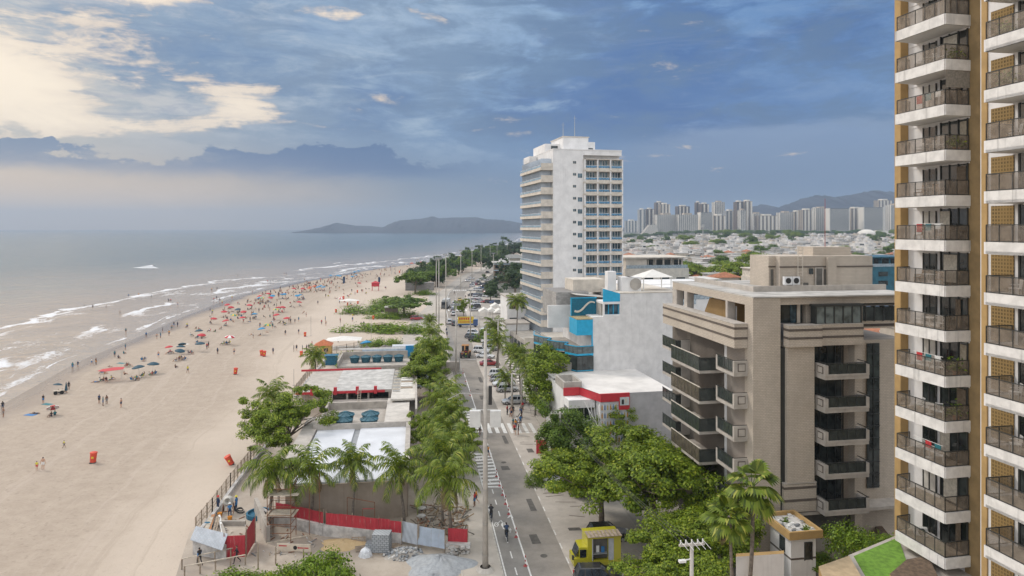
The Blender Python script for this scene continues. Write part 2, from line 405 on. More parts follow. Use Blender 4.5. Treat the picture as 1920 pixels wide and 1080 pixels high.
# ---- strips that follow the road line
def strip(name,mat,a0,a1,y0,y1,z,step=12.0,kind='structure',label=None,cols=1,parent=None):
    ys=list(np.arange(y0,y1,step))+[y1]; vs=[];fs=[]; m=MB()
    for Y in ys:
        aa0=a0(Y) if callable(a0) else a0; aa1=a1(Y) if callable(a1) else a1
        for k in range(cols+1):
            X=L(Y)+aa0+(aa1-aa0)*k/cols; vs.append((X,Y,z+gh(X,Y)))
    n=cols+1
    for i in range(len(ys)-1):
        for k in range(cols): fs.append((i*n+k,i*n+k+1,(i+1)*n+k+1,(i+1)*n+k))
    m.add(vs,fs,mat); o=m.build(name,parent)
    if kind: o['kind']=kind
    if label: o['label']=label
    return o
def Mground(name,c1,c2,c3,scale=0.6,amt=0.5,rough=0.9):
    m,nt,b=newmat(name); v=ocoord(nt)
    a=noise(nt,v,scale,6,0.65); q=noise(nt,v,scale*0.12,4,0.6,0.5); f=noise(nt,v,scale*9,3,0.7)
    c=mixc(nt,a.ss(0.3,0.7),c1,c2); c=mixc(nt,q.ss(0.48,0.66,0,amt),c,c3); c=mixc(nt,f.ss(0.5,0.8,0,0.25),c,tuple(k*0.6 for k in c1))
    setc(nt,b,c); b.inputs['Roughness'].default_value=rough; bump(nt,b,a+f*0.4,0.3,0.05); MATS[name]=m; return m
asph=Mground('asphalt',(0.215,0.193,0.168),(0.275,0.248,0.217),(0.32,0.288,0.25),0.8,0.45)
bike=Mground('bike_asphalt',(0.20,0.188,0.17),(0.25,0.235,0.215),(0.30,0.27,0.24),0.7,0.5)
walk=Mground('walk_concrete',(0.37,0.335,0.29),(0.45,0.41,0.36),(0.52,0.46,0.39),0.5,0.5)
apron=Mground('apron_stone',(0.40,0.36,0.315),(0.50,0.45,0.395),(0.32,0.285,0.25),0.7,0.45)
cityg=Mground('city_ground',(0.10,0.10,0.085),(0.17,0.16,0.14),(0.05,0.08,0.03),0.12,0.7)
plotg=Mground('plot_paving',(0.30,0.275,0.24),(0.40,0.365,0.32),(0.24,0.21,0.18),0.4,0.5)
dirt=Mground('site_dirt',(0.34,0.285,0.23),(0.45,0.39,0.325),(0.25,0.21,0.175),0.35,0.7)
MATS['white_mark']=M('white_mark',(0.66,0.65,0.62),0.7,0.22,6.0)
wm=MATS['white_mark']
strip('city_ground',cityg,lambda Y:13.0,lambda Y:5000,-200,6000,0.012,60,cols=14)
strip('plot_ground',plotg,9.5,70,40,330,0.05)
wroad=lambda Y: interp(Y,[0,160,250,400,2000],[3.9,3.9,7.4,9.0,9.0])
strip('asphalt_road',asph,0,wroad,30,2000,0.03)
strip('bicycle_lane',bike,lambda Y:interp(Y,[0,170,240],[-2.5,-2.5,-0.3]),0,30,240,0.034)
strip('sidewalk',walk,lambda Y:interp(Y,[0,150,240,2000],[-6.2,-6.2,-5,-5]),lambda Y:interp(Y,[0,170,240,2000],[-2.62,-2.62,-0.3,-0.3]),30,900,0.13)
strip('parking_apron',apron,lambda Y:interp(Y,[0,160,250,400],[3.9,3.9,7.4,9.0]),lambda Y:interp(Y,[0,120,200,300],[9.6,9.8,13,24]),40,330,0.036)
strip('far_pavement',walk,lambda Y:wroad(Y),lambda Y:wroad(Y)+4.5,330,900,0.12)
strip('inner_sidewalk',walk,lambda Y:interp(Y,[0,120,200,300],[9.6,9.8,13,24]),lambda Y:interp(Y,[0,120,200,300],[12.6,13.2,16,27]),40,300,0.14)
# the side road of the parking bays opposite the hotel
cr=MB(); 
for (a,bb) in (((-18,222),(24,250)),):
    x0,y0=a; x1,y1=bb
    cr.add([(L(225)+6,222,0.045),(20,236,0.045),(20,243,0.045),(L(232)+6,231,0.045)],[(0,1,2,3)],asph)
cr.build('side_road')['kind']='structure'
# beach promenade branch and dirt
def gpoly(name,pts,z,mat,kind='structure',label=None):
    m=MB(); vs=[(*G(px,py)[:2],z) for px,py in pts]; m.add(vs,[tuple(range(len(vs)))[::-1]],mat); o=m.build(name)
    me=o.data
    if me.polygons[0].normal.z<0: me.flip_normals()
    if kind: o['kind']=kind
    if label: o['label']=label
    return o
gpoly('promenade_path',[(742,655),(772,600),(800,575),(806,550),(836,545),(846,556),(830,580),(818,610),(800,640),(790,668)],0.02,Mground('path_concrete',(0.36,0.33,0.29),(0.44,0.40,0.35),(0.5,0.45,0.38),0.5))
gpoly('site_ground',[(355,1000),(372,985),(415,930),(470,868),(530,780),(590,712),(640,665),(690,640),(790,650),(800,700),(830,760),(882,900),(886,1080),(886,1200),(300,1200),(330,1080)],0.016,dirt)
# painted markings
mk=MB()
def mline(a,y0,y1,w,z=0.045,dash=None):
    ys=np.arange(y0,y1,dash[0]) if dash else np.arange(y0,y1,8.0)
    for Y in ys:
        Y2=min(y1,Y+(dash[1] if dash else 8.0))
        ax=a(Y) if callable(a) else a; ax2=a(Y2) if callable(a) else a
        mk.add([(L(Y)+ax-w/2,Y,z),(L(Y)+ax+w/2,Y,z),(L(Y2)+ax2+w/2,Y2,z),(L(Y2)+ax2-w/2,Y2,z)],[(0,1,2,3)],wm)
mline(0.0,50,150,0.16); mline(lambda Y:-2.3,50,90,0.14)
mline(-1.25,50,98,0.12,dash=(3.2,1.4)); mline(4.0,50,100,0.12,dash=(3.0,1.2))
mline(lambda Y:wroad(Y)/2,240,600,0.16,dash=(7,3)); mline(lambda Y:0.25,240,700,0.2)
def zebra(a0,a1,Y0,Y1,along,n):
    for k in range(n):
        if along: # bars parallel to the road
            a=a0+(a1-a0)*(k+0.25)/n; wd=(a1-a0)/n*0.5
            mk.add([(L(Y0)+a,Y0,0.046),(L(Y0)+a+wd,Y0,0.046),(L(Y1)+a+wd,Y1,0.046),(L(Y1)+a,Y1,0.046)],[(0,1,2,3)],wm)
        else:
            Ya=Y0+(Y1-Y0)*(k+0.2)/n; Yb=Ya+(Y1-Y0)/n*0.5
            mk.add([(L(Ya)+a0,Ya,0.047),(L(Ya)+a1,Ya+0.35,0.047),(L(Yb)+a1,Yb+0.35,0.047),(L(Yb)+a0,Yb,0.047)],[(0,1,2,3)],wm)
zebra(0.5,8.6,106.2,111.6,True,7); zebra(-2.4,-0.1,84.5,97,False,10); zebra(-2.4,-0.1,106,121,False,9)
for Y,a0,a1 in ((119.6,0.1,3.9),(165.5,0.1,3.9),(84.0,-2.4,-0.1)):
    mk.add([(L(Y)+a0,Y,0.048),(L(Y)+a1,Y,0.048),(L(Y)+a1,Y+0.4,0.048),(L(Y)+a0,Y+0.4,0.048)],[(0,1,2,3)],wm)
zebra(0.6,8.4,262,267,True,7); zebra(0.8,8.5,345,352,True,8)
# bay marks and arrows, bicycle symbols
for Y in (73.5,94.6):
    for (a,r) in ((-1.9,0.32),(-1.15,0.32)):
        prev=None
        for k in range(13):
            t=2*PI*k/12; p=(L(Y)+a+r*0.6*math.cos(t),Y+r*2.0*math.sin(t)*0.8)
            if prev: mk.bar((prev[0],prev[1],0.047),(p[0],p[1],0.047),0.09,0.004,wm)
            prev=p
    mk.bar((L(Y)-1.9,Y,0.047),(L(Y)-1.4,Y+1.1,0.047),0.09,0.004,wm); mk.bar((L(Y)-1.4,Y+1.1,0.047),(L(Y)-1.15,Y,0.047),0.09,0.004,wm)
    mk.add([(L(Y)-0.75,Y+1.6,0.047),(L(Y)-0.35,Y+3.0,0.047),(L(Y)-0.05,Y+1.5,0.047),(L(Y)-0.35,Y+2.0,0.047)],[(0,3,1),(3,2,1)],wm)
for k in range(13):
    Y=225+k*2.6
    a=-13.0
for k in range(12):
    p=G(776-k*0.6,640-k*5); q=G(787-k*0.4,636-k*5)
    mk.bar((p[0],p[1],0.03),(q[0],q[1],0.03),0.5,0.006,M('dark_mark',(0.2,0.18,0.15)))
for k in range(9): # angled bays on the apron
    Y=132+k*4.2
    mk.bar((L(Y)+5.0,Y,0.05),(L(Y)+9.0,Y+2.6,0.05),0.12,0.006,wm)
pm=M('asphalt_patch',(0.10,0.092,0.082),.9,.2,2); rr0=random.Random(3)
for Y,a,w_,l_ in ((69,1.2,.9,2.2),(77,2.4,.7,3.5),(90,.8,1.1,1.6),(101,2.6,.6,4.0),(127,1.5,.9,3),(141,2.7,.7,5),(72,5.6,1.4,.8),(88,7.0,1.2,1.0),(97,5.4,.9,1.8)):
    mk.add([(L(Y)+a,Y,.0495),(L(Y)+a+w_,Y+.1,.0495),(L(Y+l_)+a+w_*.9,Y+l_,.0495),(L(Y+l_)+a,Y+l_-.1,.0495)],[(0,1,2,3)],pm)
for Y,a in ((66.5,1.9),(83,6.2),(93,1.4),(112,6.4),(135,1.6)): mk.cyl((L(Y)+a,Y,.04),(L(Y)+a,Y,.055),.35,.35,16,pm)
for k in range(26):
    Y=64+rr0.random()*60; a=4.6+rr0.random()*4.6; l_=.6+rr0.random()*1.8; mk.bar((L(Y)+a,Y,.05),(L(Y)+a+l_,Y+(rr0.random()-.5)*1.2,.05),.12,.01,M('dirt_streak',(0.2,0.17,0.14),.9,.2))
mk.build('road_markings')['kind']='structure'
# wavy black and white mosaic pavement by the hotel wall
m,nt,b=newmat('wave_mosaic'); v=ocoord(nt); x,y,z=sep(nt,v)
wv=(y*2.2+(x*1.6).f('SINE')*1.1).f('SINE').ss(-0.25,0.25)
setc(nt,b,mixc(nt,wv,(0.12,0.11,0.10),(0.62,0.58,0.52))); b.inputs['Roughness'].default_value=0.85; MATS['mosaic']=m
strip('mosaic_pavement',m,lambda Y:interp(Y,[118,160,200],[10.2,10.6,14]),lambda Y:interp(Y,[118,160,200],[13.0,13.6,17]),128,185,0.16,6)
# kerbs
kb=M('kerb_stone',(0.42,0.39,0.34),0.85,0.2,3)
def kerb(name,a,y0,y1,step=10):
    m=MB(); ys=np.arange(y0,y1,step)
    for Y in ys:
        Y2=min(Y+step,y1); ax=a(Y) if callable(a) else a; ax2=a(Y2) if callable(a) else a
        m.bar((L(Y)+ax,Y,0.075),(L(Y2)+ax2,Y2,0.075),0.16,0.15,kb)
    m.build(name)['kind']='structure'
kerb('kerb',lambda Y:interp(Y,[0,170,240],[-2.55,-2.55,-0.25]),40,700)
kerb('kerb',lambda Y:interp(Y,[0,120,200,300],[9.6,9.8,13,24]),40,300)
kerb('kerb',lambda Y:-6.3,40,190)
# mountains
def ridge(name,pts,D,depth,mat,label,base=-5):
    pts2=[]; xs=[p[0] for p in pts]; ys=[p[1] for p in pts]
    n=max(60,int((xs[-1]-xs[0])/4)); rr=random.Random(hash(name)%97 if False else len(pts))
    vs=[];fs=[]; rows=9; cols=n+1
    for i in range(cols):
        px=xs[0]+(xs[-1]-xs[0])*i/n; py=interp(px,xs,ys)
        for j in range(rows):
            t=j/(rows-1); Dj=D-depth*(1-t)*1.0
            h=(CY+4-py)*D/F
            prof=t**0.8
            jit=0.16*math.sin(i*0.9+j*1.7)*math.sin(i*0.37+j)+0.10*math.sin(i*2.3+j*0.6)
            z=base+h*prof*(1+jit*(1-t)*1.3)+ (rr.random()-0.5)*h*0.03
            vs.append((X_at(px,D)+ (rr.random()-.5)*20,Dj,z if j>0 else base-10))
    for i in range(n):
        for j in range(rows-1): fs.append((i*rows+j,(i+1)*rows+j,(i+1)*rows+j+1,i*rows+j+1))
    m=MB(); m.add(vs,fs,mat)
    # the far slope
    back=[(v[0],v[1]+depth,base-10) for v in vs[rows-1::rows]]; top_=[v for v in vs[rows-1::rows]]
    k=len(top_); m.add(top_+back,[(i,i+1,k+i+1,k+i) for i in range(k-1)],mat)
    o=m.build(name,smooth=True); o['kind']='structure'; o['label']=label; return o
hill=Mground('hill_forest_haze',(0.010,0.016,0.034),(0.018,0.027,0.050),(0.030,0.038,0.058),0.004,0.5)  # forest green shifted to blue: distance haze put into the base colour
ridge('mountains',[(582,429),(592,422),(600,424),(612,418),(632,411),(640,413),(665,417),(700,418),(722,421),(735,412),(750,407),(790,404),(812,399),(822,403),(850,402),(890,401),(915,405),(940,406),(960,409),(990,414),(1050,421),(1100,426),(1175,428)],4700,600,hill,'far headland mountains across the bay')
ridge('mountains',[(1150,424),(1180,416),(1200,412),(1240,407),(1290,402),(1340,400),(1375,396),(1395,388),(1410,380),(1428,374),(1445,378),(1460,382),(1478,374),(1500,366),(1525,359),(1545,358),(1565,362),(1590,358),(1615,352),(1640,349),(1665,351),(1690,354),(1740,362),(1830,380),(1950,405)],3900,800,hill,'blue mountain ridge behind the tower blocks')
# haze
hz=MB(); hz.box(-9800,9900,-320,10300,-14,290,None or M('haze_tmp',(1,1,1)))
ho=hz.build('haze'); tag(ho,'pale sea haze over the whole bay',kind='stuff')
m=bpy.data.materials.new('haze'); m.use_nodes=True; nt=m.node_tree; nt.nodes.clear()
pv=nt.nodes.new('ShaderNodeVolumePrincipled'); pv.inputs['Color'].default_value=(0.52,0.65,0.82,1); pv.inputs['Density'].default_value=0.000155; pv.inputs['Anisotropy'].default_value=0.2
mo=nt.nodes.new('ShaderNodeOutputMaterial'); nt.links.new(pv.outputs[0],mo.inputs['Volume'])
ho.data.materials.clear(); ho.data.materials.append(m)
# ---------------- foliage
leaf_a=Mleaf('leaf_almond',(0.075,0.125,0.010),(0.225,0.305,0.016),(0.40,0.43,0.04))
leaf_d=Mleaf('leaf_dark',(0.05,0.10,0.012),(0.13,0.205,0.018),(0.21,0.28,0.03))
leaf_p=Mleaf('leaf_palm',(0.055,0.092,0.012),(0.19,0.255,0.022),(0.44,0.43,0.08))
leaf_s=Mleaf('leaf_shrub',(0.08,0.14,0.012),(0.19,0.29,0.018),(0.33,0.40,0.035))
leaf_f=Mleaf('leaf_far',(0.025,0.05,0.02),(0.06,0.105,0.03),(0.10,0.14,0.04),0.2)
deadf=M('dead_frond',(0.24,0.17,0.09),0.8,0.3,3)
bark=M('bark',(0.17,0.135,0.10),0.9,0.35,4,bmp=0.5)
pbark=M('palm_bark',(0.17,0.145,0.12),0.9,0.35,5,bmp=0.5)
def leafmesh(name,pts,nrm,size,mat,parent,sizevar=0.4,aspect=0.6,fold=True,extra=None):
    """pts Nx3 centres, nrm Nx3 normals: folded leaf faces"""
    N=len(pts); nrm=nrm/np.linalg.norm(nrm,axis=1,keepdims=True)
    rv=rng.normal(size=(N,3)); t=np.cross(nrm,rv); t/=np.linalg.norm(t,axis=1,keepdims=True); bt=np.cross(nrm,t)
    s=size*(1+sizevar*(rng.random(N)*2-1)); s=s[:,None]
    a=pts-t*s*0.5; c_=pts+t*s*0.5; b_=pts+bt*s*aspect*0.5-nrm*s*0.12; d_=pts-bt*s*aspect*0.5-nrm*s*0.12
    V=np.stack([a,b_,c_,d_],1).reshape(-1,3)
    me=bpy.data.meshes.new(name); me.vertices.add(4*N); me.vertices.foreach_set('co',V.ravel())
    idx=np.arange(4*N).reshape(N,4); me.loops.add(4*N); me.loops.foreach_set('vertex_index',idx.ravel())
    me.polygons.add(N); me.polygons.foreach_set('loop_start',np.arange(N)*4); me.polygons.foreach_set('loop_total',np.full(N,4))
    me.materials.append(mat); me.update(); me.validate()
    o=bpy.data.objects.new(name,me); COL.objects.link(o)
    if parent: o.parent=parent
    return o
def crown_points(R,hh,nclump,nleaf,flat=0.5,cl=0.16,layers=0):
    """clumps near the shell of an uneven crown"""
    P=[];Nn=[]
    lob=[(rng.normal(size=3)*np.array([0.5,0.5,0.3]),0.45+0.35*rng.random()) for _ in range(7)]
    k=0
    while k<nclump:
        d=rng.normal(size=3); d/=np.linalg.norm(d)
        if d[2]<-0.35: continue
        c,r=lob[rng.integers(len(lob))]
        p=c+d*r*(0.72+0.28*rng.random())
        rr=math.hypot(p[0],p[1])
        if rr>1.12: continue
        if layers: p[2]=round(p[2]*layers)/layers+rng.normal()*0.05
        q=np.array([p[0]*R,p[1]*R,p[2]*hh])
        cr=R*cl*(0.6+0.8*rng.random()); nl=int(nleaf*(0.6+0.8*rng.random()))
        o=rng.normal(size=(nl,3)); o/=np.linalg.norm(o,axis=1,keepdims=True); o*=(rng.random(nl)**0.45)[:,None]
        pts=q+o*np.array([cr,cr,cr*flat])
        nn=o*0.7+np.array([d[0]*0.4,d[1]*0.4,0.9])+rng.normal(size=(nl,3))*0.35
        P.append(pts);Nn.append(nn);k+=1
    return np.concatenate(P),np.concatenate(Nn)
def make_tree(name,label,cat,R,hh,htr,nclump,nleaf,size,mat,trunk_r=0.3,flat=0.5,cl=0.16,layers=0,nlimb=7,group=None):
    t=thing(name,label,cat,group=group)
    P,Nn=crown_points(R,hh,nclump,nleaf,flat,cl,layers); P[:,2]+=htr+hh*0.35
    leafmesh('crown',P,Nn,size,mat,t)
    m=MB(); lean=rng.normal()*0.15
    m.tube([(0,0,-0.3),(lean*0.3,0,htr*0.4),(lean,0.1,htr*0.8),(lean,0.1,htr+hh*0.1)],[trunk_r*1.3,trunk_r,trunk_r*0.85,trunk_r*0.6],9,bark)
    for k in range(nlimb):
        a=2*PI*k/nlimb+rng.random(); r=R*(0.5+0.3*rng.random())
        m.tube([(lean,0.1,htr*0.72),(lean+math.cos(a)*r*0.5,math.sin(a)*r*0.5,htr+hh*0.12),(math.cos(a)*r,math.sin(a)*r,htr+hh*(0.35+0.3*rng.random()))],[trunk_r*0.55,trunk_r*0.34,trunk_r*0.1],6,bark)
        for q in range(2):
            a2=a+rng.normal()*0.5; r2=R*(0.75+0.15*rng.random())
            m.tube([(lean+math.cos(a)*r*0.5,math.sin(a)*r*0.5,htr+hh*0.12),(math.cos(a2)*r2,math.sin(a2)*r2,htr+hh*(0.3+0.4*rng.random()))],[trunk_r*0.25,trunk_r*0.06],5,bark)
    m.build('trunk',t,smooth=True)
    return Proto(t)
def make_palm(name,label,hgt,nfr,flen,lean=0.5,fan=False,group=None,dead=3):
    t=thing(name,label,'palm tree',group=group)
    m=MB(); n=9; pts=[(lean*(k/n)**1.6,0.15*math.sin(k*0.7),-0.3+(hgt+0.3)*k/n) for k in range(n+1)]
    m.tube(pts,[0.24 if k==0 else 0.17-0.05*k/n for k in range(n+1)],8,pbark)
    top=Vector(pts[-1]); m.tube([top-Vector((0,0,0.5)),top+Vector((0,0,0.1)),top+Vector((0,0,0.5))],[0.2,0.26,0.1],8,pbark)
    m.build('trunk',t,smooth=True)
    f=MB()
    def frond(az,e0,ln,mat,droop=1.0):
        pts=[];p=top+Vector((0,0,0.25)); e=e0; ns=9
        h=Vector((math.cos(az),math.sin(az),0))
        for k in range(ns+1):
            pts.append(p.copy()); d=h*math.cos(e)+Vector((0,0,math.sin(e))); p=p+d*(ln/ns); e-=droop*(0.075+0.031*k)
        sd=Vector((-math.sin(az),math.cos(az),0))
        vs=[];fs=[]
        for k,q in enumerate(pts):
            wv=0.035*(1-k/ns)+0.01; vs+= [q-sd*wv,q+sd*wv]
        for k in range(ns): fs.append((2*k,2*k+1,2*k+3,2*k+2))
        f.add(vs,fs,mat)
        nl=24
        for k in range(nl):
            u=(k+1.5)/(nl+1); x=u*ns; i=min(ns-1,int(x)); q=pts[i].lerp(pts[i+1],x-i)
            tan=(pts[i+1]-pts[i]).normalized(); upv=sd.cross(tan)*-1
            if upv.z<0: upv=-upv
            ll=ln*0.27*(math.sin(PI*min(1,u*0.86+0.12))**0.7)*(0.85+0.3*random.random())
            for s in (-1,1):
                dr=(sd*s*0.85+tan*0.55+Vector((0,0,-0.25-0.6*random.random()))).normalized()
                mid=q+dr*ll*0.5+Vector((0,0,0.02)); tip=q+dr*ll+Vector((0,0,-ll*0.3))
                wd=tan*(0.055+0.02*random.random())
                f.add([q-wd*0.5,q+wd*0.5,mid+wd,mid-wd,tip],[(0,1,2,3),(3,2,4)],mat)
    def fanleaf(az,e0,ln,mat):
        h=Vector((math.cos(az),math.sin(az),0)); d=(h*math.cos(e0)+Vector((0,0,math.sin(e0))))
        base=top+Vector((0,0,0.2)); hub=base+d*ln*0.45; sd=Vector((-math.sin(az),math.cos(az),0))
        f.bar(base,hub,0.05,0.03,mat)
        tan=(d+Vector((0,0,-0.35))).normalized(); n=15
        for k in range(n):
            a=-1.35+2.7*k/(n-1); dr=tan*math.cos(a)+sd*math.sin(a)
            ll=ln*0.55*(0.8+0.25*math.cos(a)); wd=(sd*math.cos(a)-tan*math.sin(a))*0.15
            mid=hub+dr*ll*0.55; tip=hub+dr*ll+Vector((0,0,-ll*0.35))
            f.add([hub-wd*0.2,hub+wd*0.2,mid+wd,mid-wd,tip],[(0,1,2,3),(3,2,4)],mat)
    for k in range(nfr):
        az=2*PI*k*0.382+random.random()*0.3; u=k/nfr
        if fan: fanleaf(az,1.25-2.0*u,flen*(0.85+0.3*random.random()),leaf_p)
        else: frond(az,1.42-1.95*u**0.9,flen*(0.82+0.3*random.random()),leaf_p,0.75+0.4*random.random())
    f.build('fronds',t)
    if dead:
        f=MB()
        for k in range(dead):
            az=random.random()*6.28
            if fan: fanleaf(az,-1.1,flen*0.8,deadf)
            else: frond(az,-0.75,flen*0.7,deadf,0.6)
        f.build('dead_fronds',t)
    if not fan:
        c=MB()
        for k in range(7):
            a=k*0.9; p=top+Vector((math.cos(a)*0.3,math.sin(a)*0.3,-0.05-0.1*(k%2)))
            c.lathe([(0.01,-0.14),(0.11,-0.07),(0.13,0.02),(0.08,0.12),(0.01,0.15)],6,M('coconut',(0.16,0.19,0.05),0.6,0.3,5),c=p)
        c.build('coconuts',t)
    return Proto(t)
def make_bush(name,label,cat,R,hh,N,size,mat,group=None,sx=1.0,sy=1.0):
    t=thing(name,label,cat,group=group)
    P,Nn=crown_points(R,hh,max(12,N//60),60,0.8,0.3); P[:,0]*=sx; P[:,1]*=sy; P[:,2]=np.abs(P[:,2])+0.1
    leafmesh('foliage',P,Nn,size,mat,t)
    m=MB()
    for k in range(9):
        a=k*0.7; r=R*0.6; m.tube([(0.1*math.cos(a),0.1*math.sin(a),-0.1),(math.cos(a)*r*sx,math.sin(a)*r*sy,hh*0.6)],[0.06,0.02],5,bark)
    m.build('stems',t); return Proto(t)
# ---------------- people: one skinned surface per pose
def C_(n,c): return M(n,c,0.75,0.12,6)
skins=[C_('skin_light',(0.50,0.30,0.21)),C_('skin_tan',(0.33,0.18,0.115)),C_('skin_brown',(0.17,0.088,0.055))]
hairm=C_('hair_dark',(0.02,0.015,0.012))
cl={'black':C_('cloth_black',(0.02,0.02,0.024)),'navy':C_('cloth_navy',(0.02,0.045,0.10)),'blue':C_('cloth_blue',(0.03,0.16,0.38)),'teal':C_('cloth_teal',(0.02,0.16,0.19)),
 'red':C_('cloth_red',(0.50,0.035,0.04)),'white':C_('cloth_white',(0.68,0.68,0.66)),'grey':C_('cloth_grey',(0.2,0.2,0.2)),'yellow':C_('cloth_yellow',(0.62,0.56,0.04)),
 'orange':C_('cloth_orange',(0.62,0.25,0.03)),'green':C_('cloth_green',(0.05,0.22,0.09))}
J_STAND=dict(pel=(0,0,.95),sp=(0,0,1.18),ch=(0,0,1.36),nk=(0,0,1.47),hd=(0,.02,1.60),ht=(0,.01,1.70),
 hl=(-.10,0,.90),kl=(-.11,.02,.50),al=(-.11,-.02,.09),tl=(-.12,.14,.04),hr=(.10,0,.90),kr=(.11,.02,.50),ar=(.11,-.02,.09),tr=(.12,.14,.04),
 sl=(-.18,0,1.38),el=(-.25,-.02,1.10),wl=(-.27,.06,.86),fl=(-.27,.10,.77),sr=(.18,0,1.38),er=(.25,-.02,1.10),wr=(.27,.06,.86),fr=(.27,.10,.77))
def pose(**k):
    d=dict(J_STAND); d.update(k); return d
POSES={'standing':J_STAND,
 'walking':pose(kl=(-.11,.20,.52),al=(-.11,.26,.10),tl=(-.11,.40,.06),kr=(.11,-.06,.50),ar=(.11,-.36,.14),tr=(.11,-.26,.04),el=(-.24,-.16,1.12),wl=(-.25,-.20,.90),fl=(-.25,-.2,.81),er=(.24,.12,1.12),wr=(.25,.28,.95),fr=(.25,.34,.88)),
 'sitting':pose(pel=(0,0,.14),sp=(0,-.06,.36),ch=(0,-.08,.54),nk=(0,-.07,.66),hd=(0,-.03,.80),ht=(0,-.04,.90),hl=(-.10,.05,.14),kl=(-.16,.42,.42),al=(-.14,.66,.09),tl=(-.14,.80,.05),hr=(.10,.05,.14),kr=(.16,.42,.42),ar=(.14,.66,.09),tr=(.14,.80,.05),
   sl=(-.18,-.08,.57),el=(-.24,.10,.40),wl=(-.17,.32,.40),fl=(-.12,.40,.42),sr=(.18,-.08,.57),er=(.24,.10,.40),wr=(.17,.32,.40),fr=(.12,.40,.42)),
 'lying':pose(pel=(0,0,.13),sp=(0,-.22,.13),ch=(0,-.42,.14),nk=(0,-.53,.14),hd=(0,-.66,.16),ht=(0,-.77,.16),hl=(-.10,.06,.12),kl=(-.12,.46,.14),al=(-.12,.86,.08),tl=(-.13,.92,.18),hr=(.10,.06,.12),kr=(.13,.40,.30),ar=(.12,.66,.08),tr=(.12,.80,.06),
   sl=(-.18,-.42,.13),el=(-.32,-.20,.08),wl=(-.26,.02,.08),fl=(-.24,.1,.08),sr=(.18,-.42,.13),er=(.36,-.50,.08),wr=(.2,-.66,.1),fr=(.1,-.7,.1)),
 'chair':pose(pel=(0,0,.40),sp=(0,-.12,.60),ch=(0,-.18,.77),nk=(0,-.19,.88),hd=(0,-.16,1.02),ht=(0,-.18,1.12),hl=(-.10,.05,.40),kl=(-.13,.46,.46),al=(-.13,.62,.09),tl=(-.13,.76,.05),hr=(.10,.05,.40),kr=(.13,.46,.46),ar=(.13,.66,.09),tr=(.13,.80,.05),
   sl=(-.18,-.17,.80),el=(-.25,0,.60),wl=(-.2,.24,.56),fl=(-.18,.32,.56),sr=(.18,-.17,.80),er=(.25,0,.60),wr=(.2,.24,.56),fr=(.18,.32,.56)),
 'cycling':pose(pel=(0,-.12,.98),sp=(0,0,1.17),ch=(0,.14,1.32),nk=(0,.22,1.41),hd=(0,.30,1.53),ht=(0,.30,1.63),hl=(-.10,-.08,.95),kl=(-.13,.32,.80),al=(-.13,.10,.42),tl=(-.13,.24,.38),hr=(.10,-.08,.95),kr=(.13,.26,.62),ar=(.13,.06,.22),tr=(.13,.20,.18),
   sl=(-.18,.14,1.34),el=(-.27,.34,1.16),wl=(-.25,.56,1.06),fl=(-.25,.62,1.05),sr=(.18,.14,1.34),er=(.27,.34,1.16),wr=(.25,.56,1.06),fr=(.25,.62,1.05))}
BONES=[('pel','sp'),('sp','ch'),('ch','nk'),('nk','hd'),('hd','ht'),('pel','hl'),('hl','kl'),('kl','al'),('al','tl'),('pel','hr'),('hr','kr'),('kr','ar'),('ar','tr'),
 ('ch','sl'),('sl','el'),('el','wl'),('wl','fl'),('ch','sr'),('sr','er'),('er','wr'),('wr','fr')]
RAD=dict(pel=.145,sp=.125,ch=.15,nk=.058,hd=.105,ht=.075,hl=.10,kl=.062,al=.042,tl=.035,hr=.10,kr=.062,ar=.042,tr=.035,sl=.065,el=.045,wl=.03,fl=.03,sr=.065,er=.045,wr=.03,fr=.03)
KEY={'pel':'short','sp':'top','ch':'top','nk':'skin','hd':'skin','ht':'hair','hl':'short','kl':'leg','al':'leg','tl':'leg','hr':'short','kr':'leg','ar':'leg','tr':'leg','sl':'top','el':'arm','wl':'skin','fl':'skin','sr':'top','er':'arm','wr':'skin','fr':'skin'}
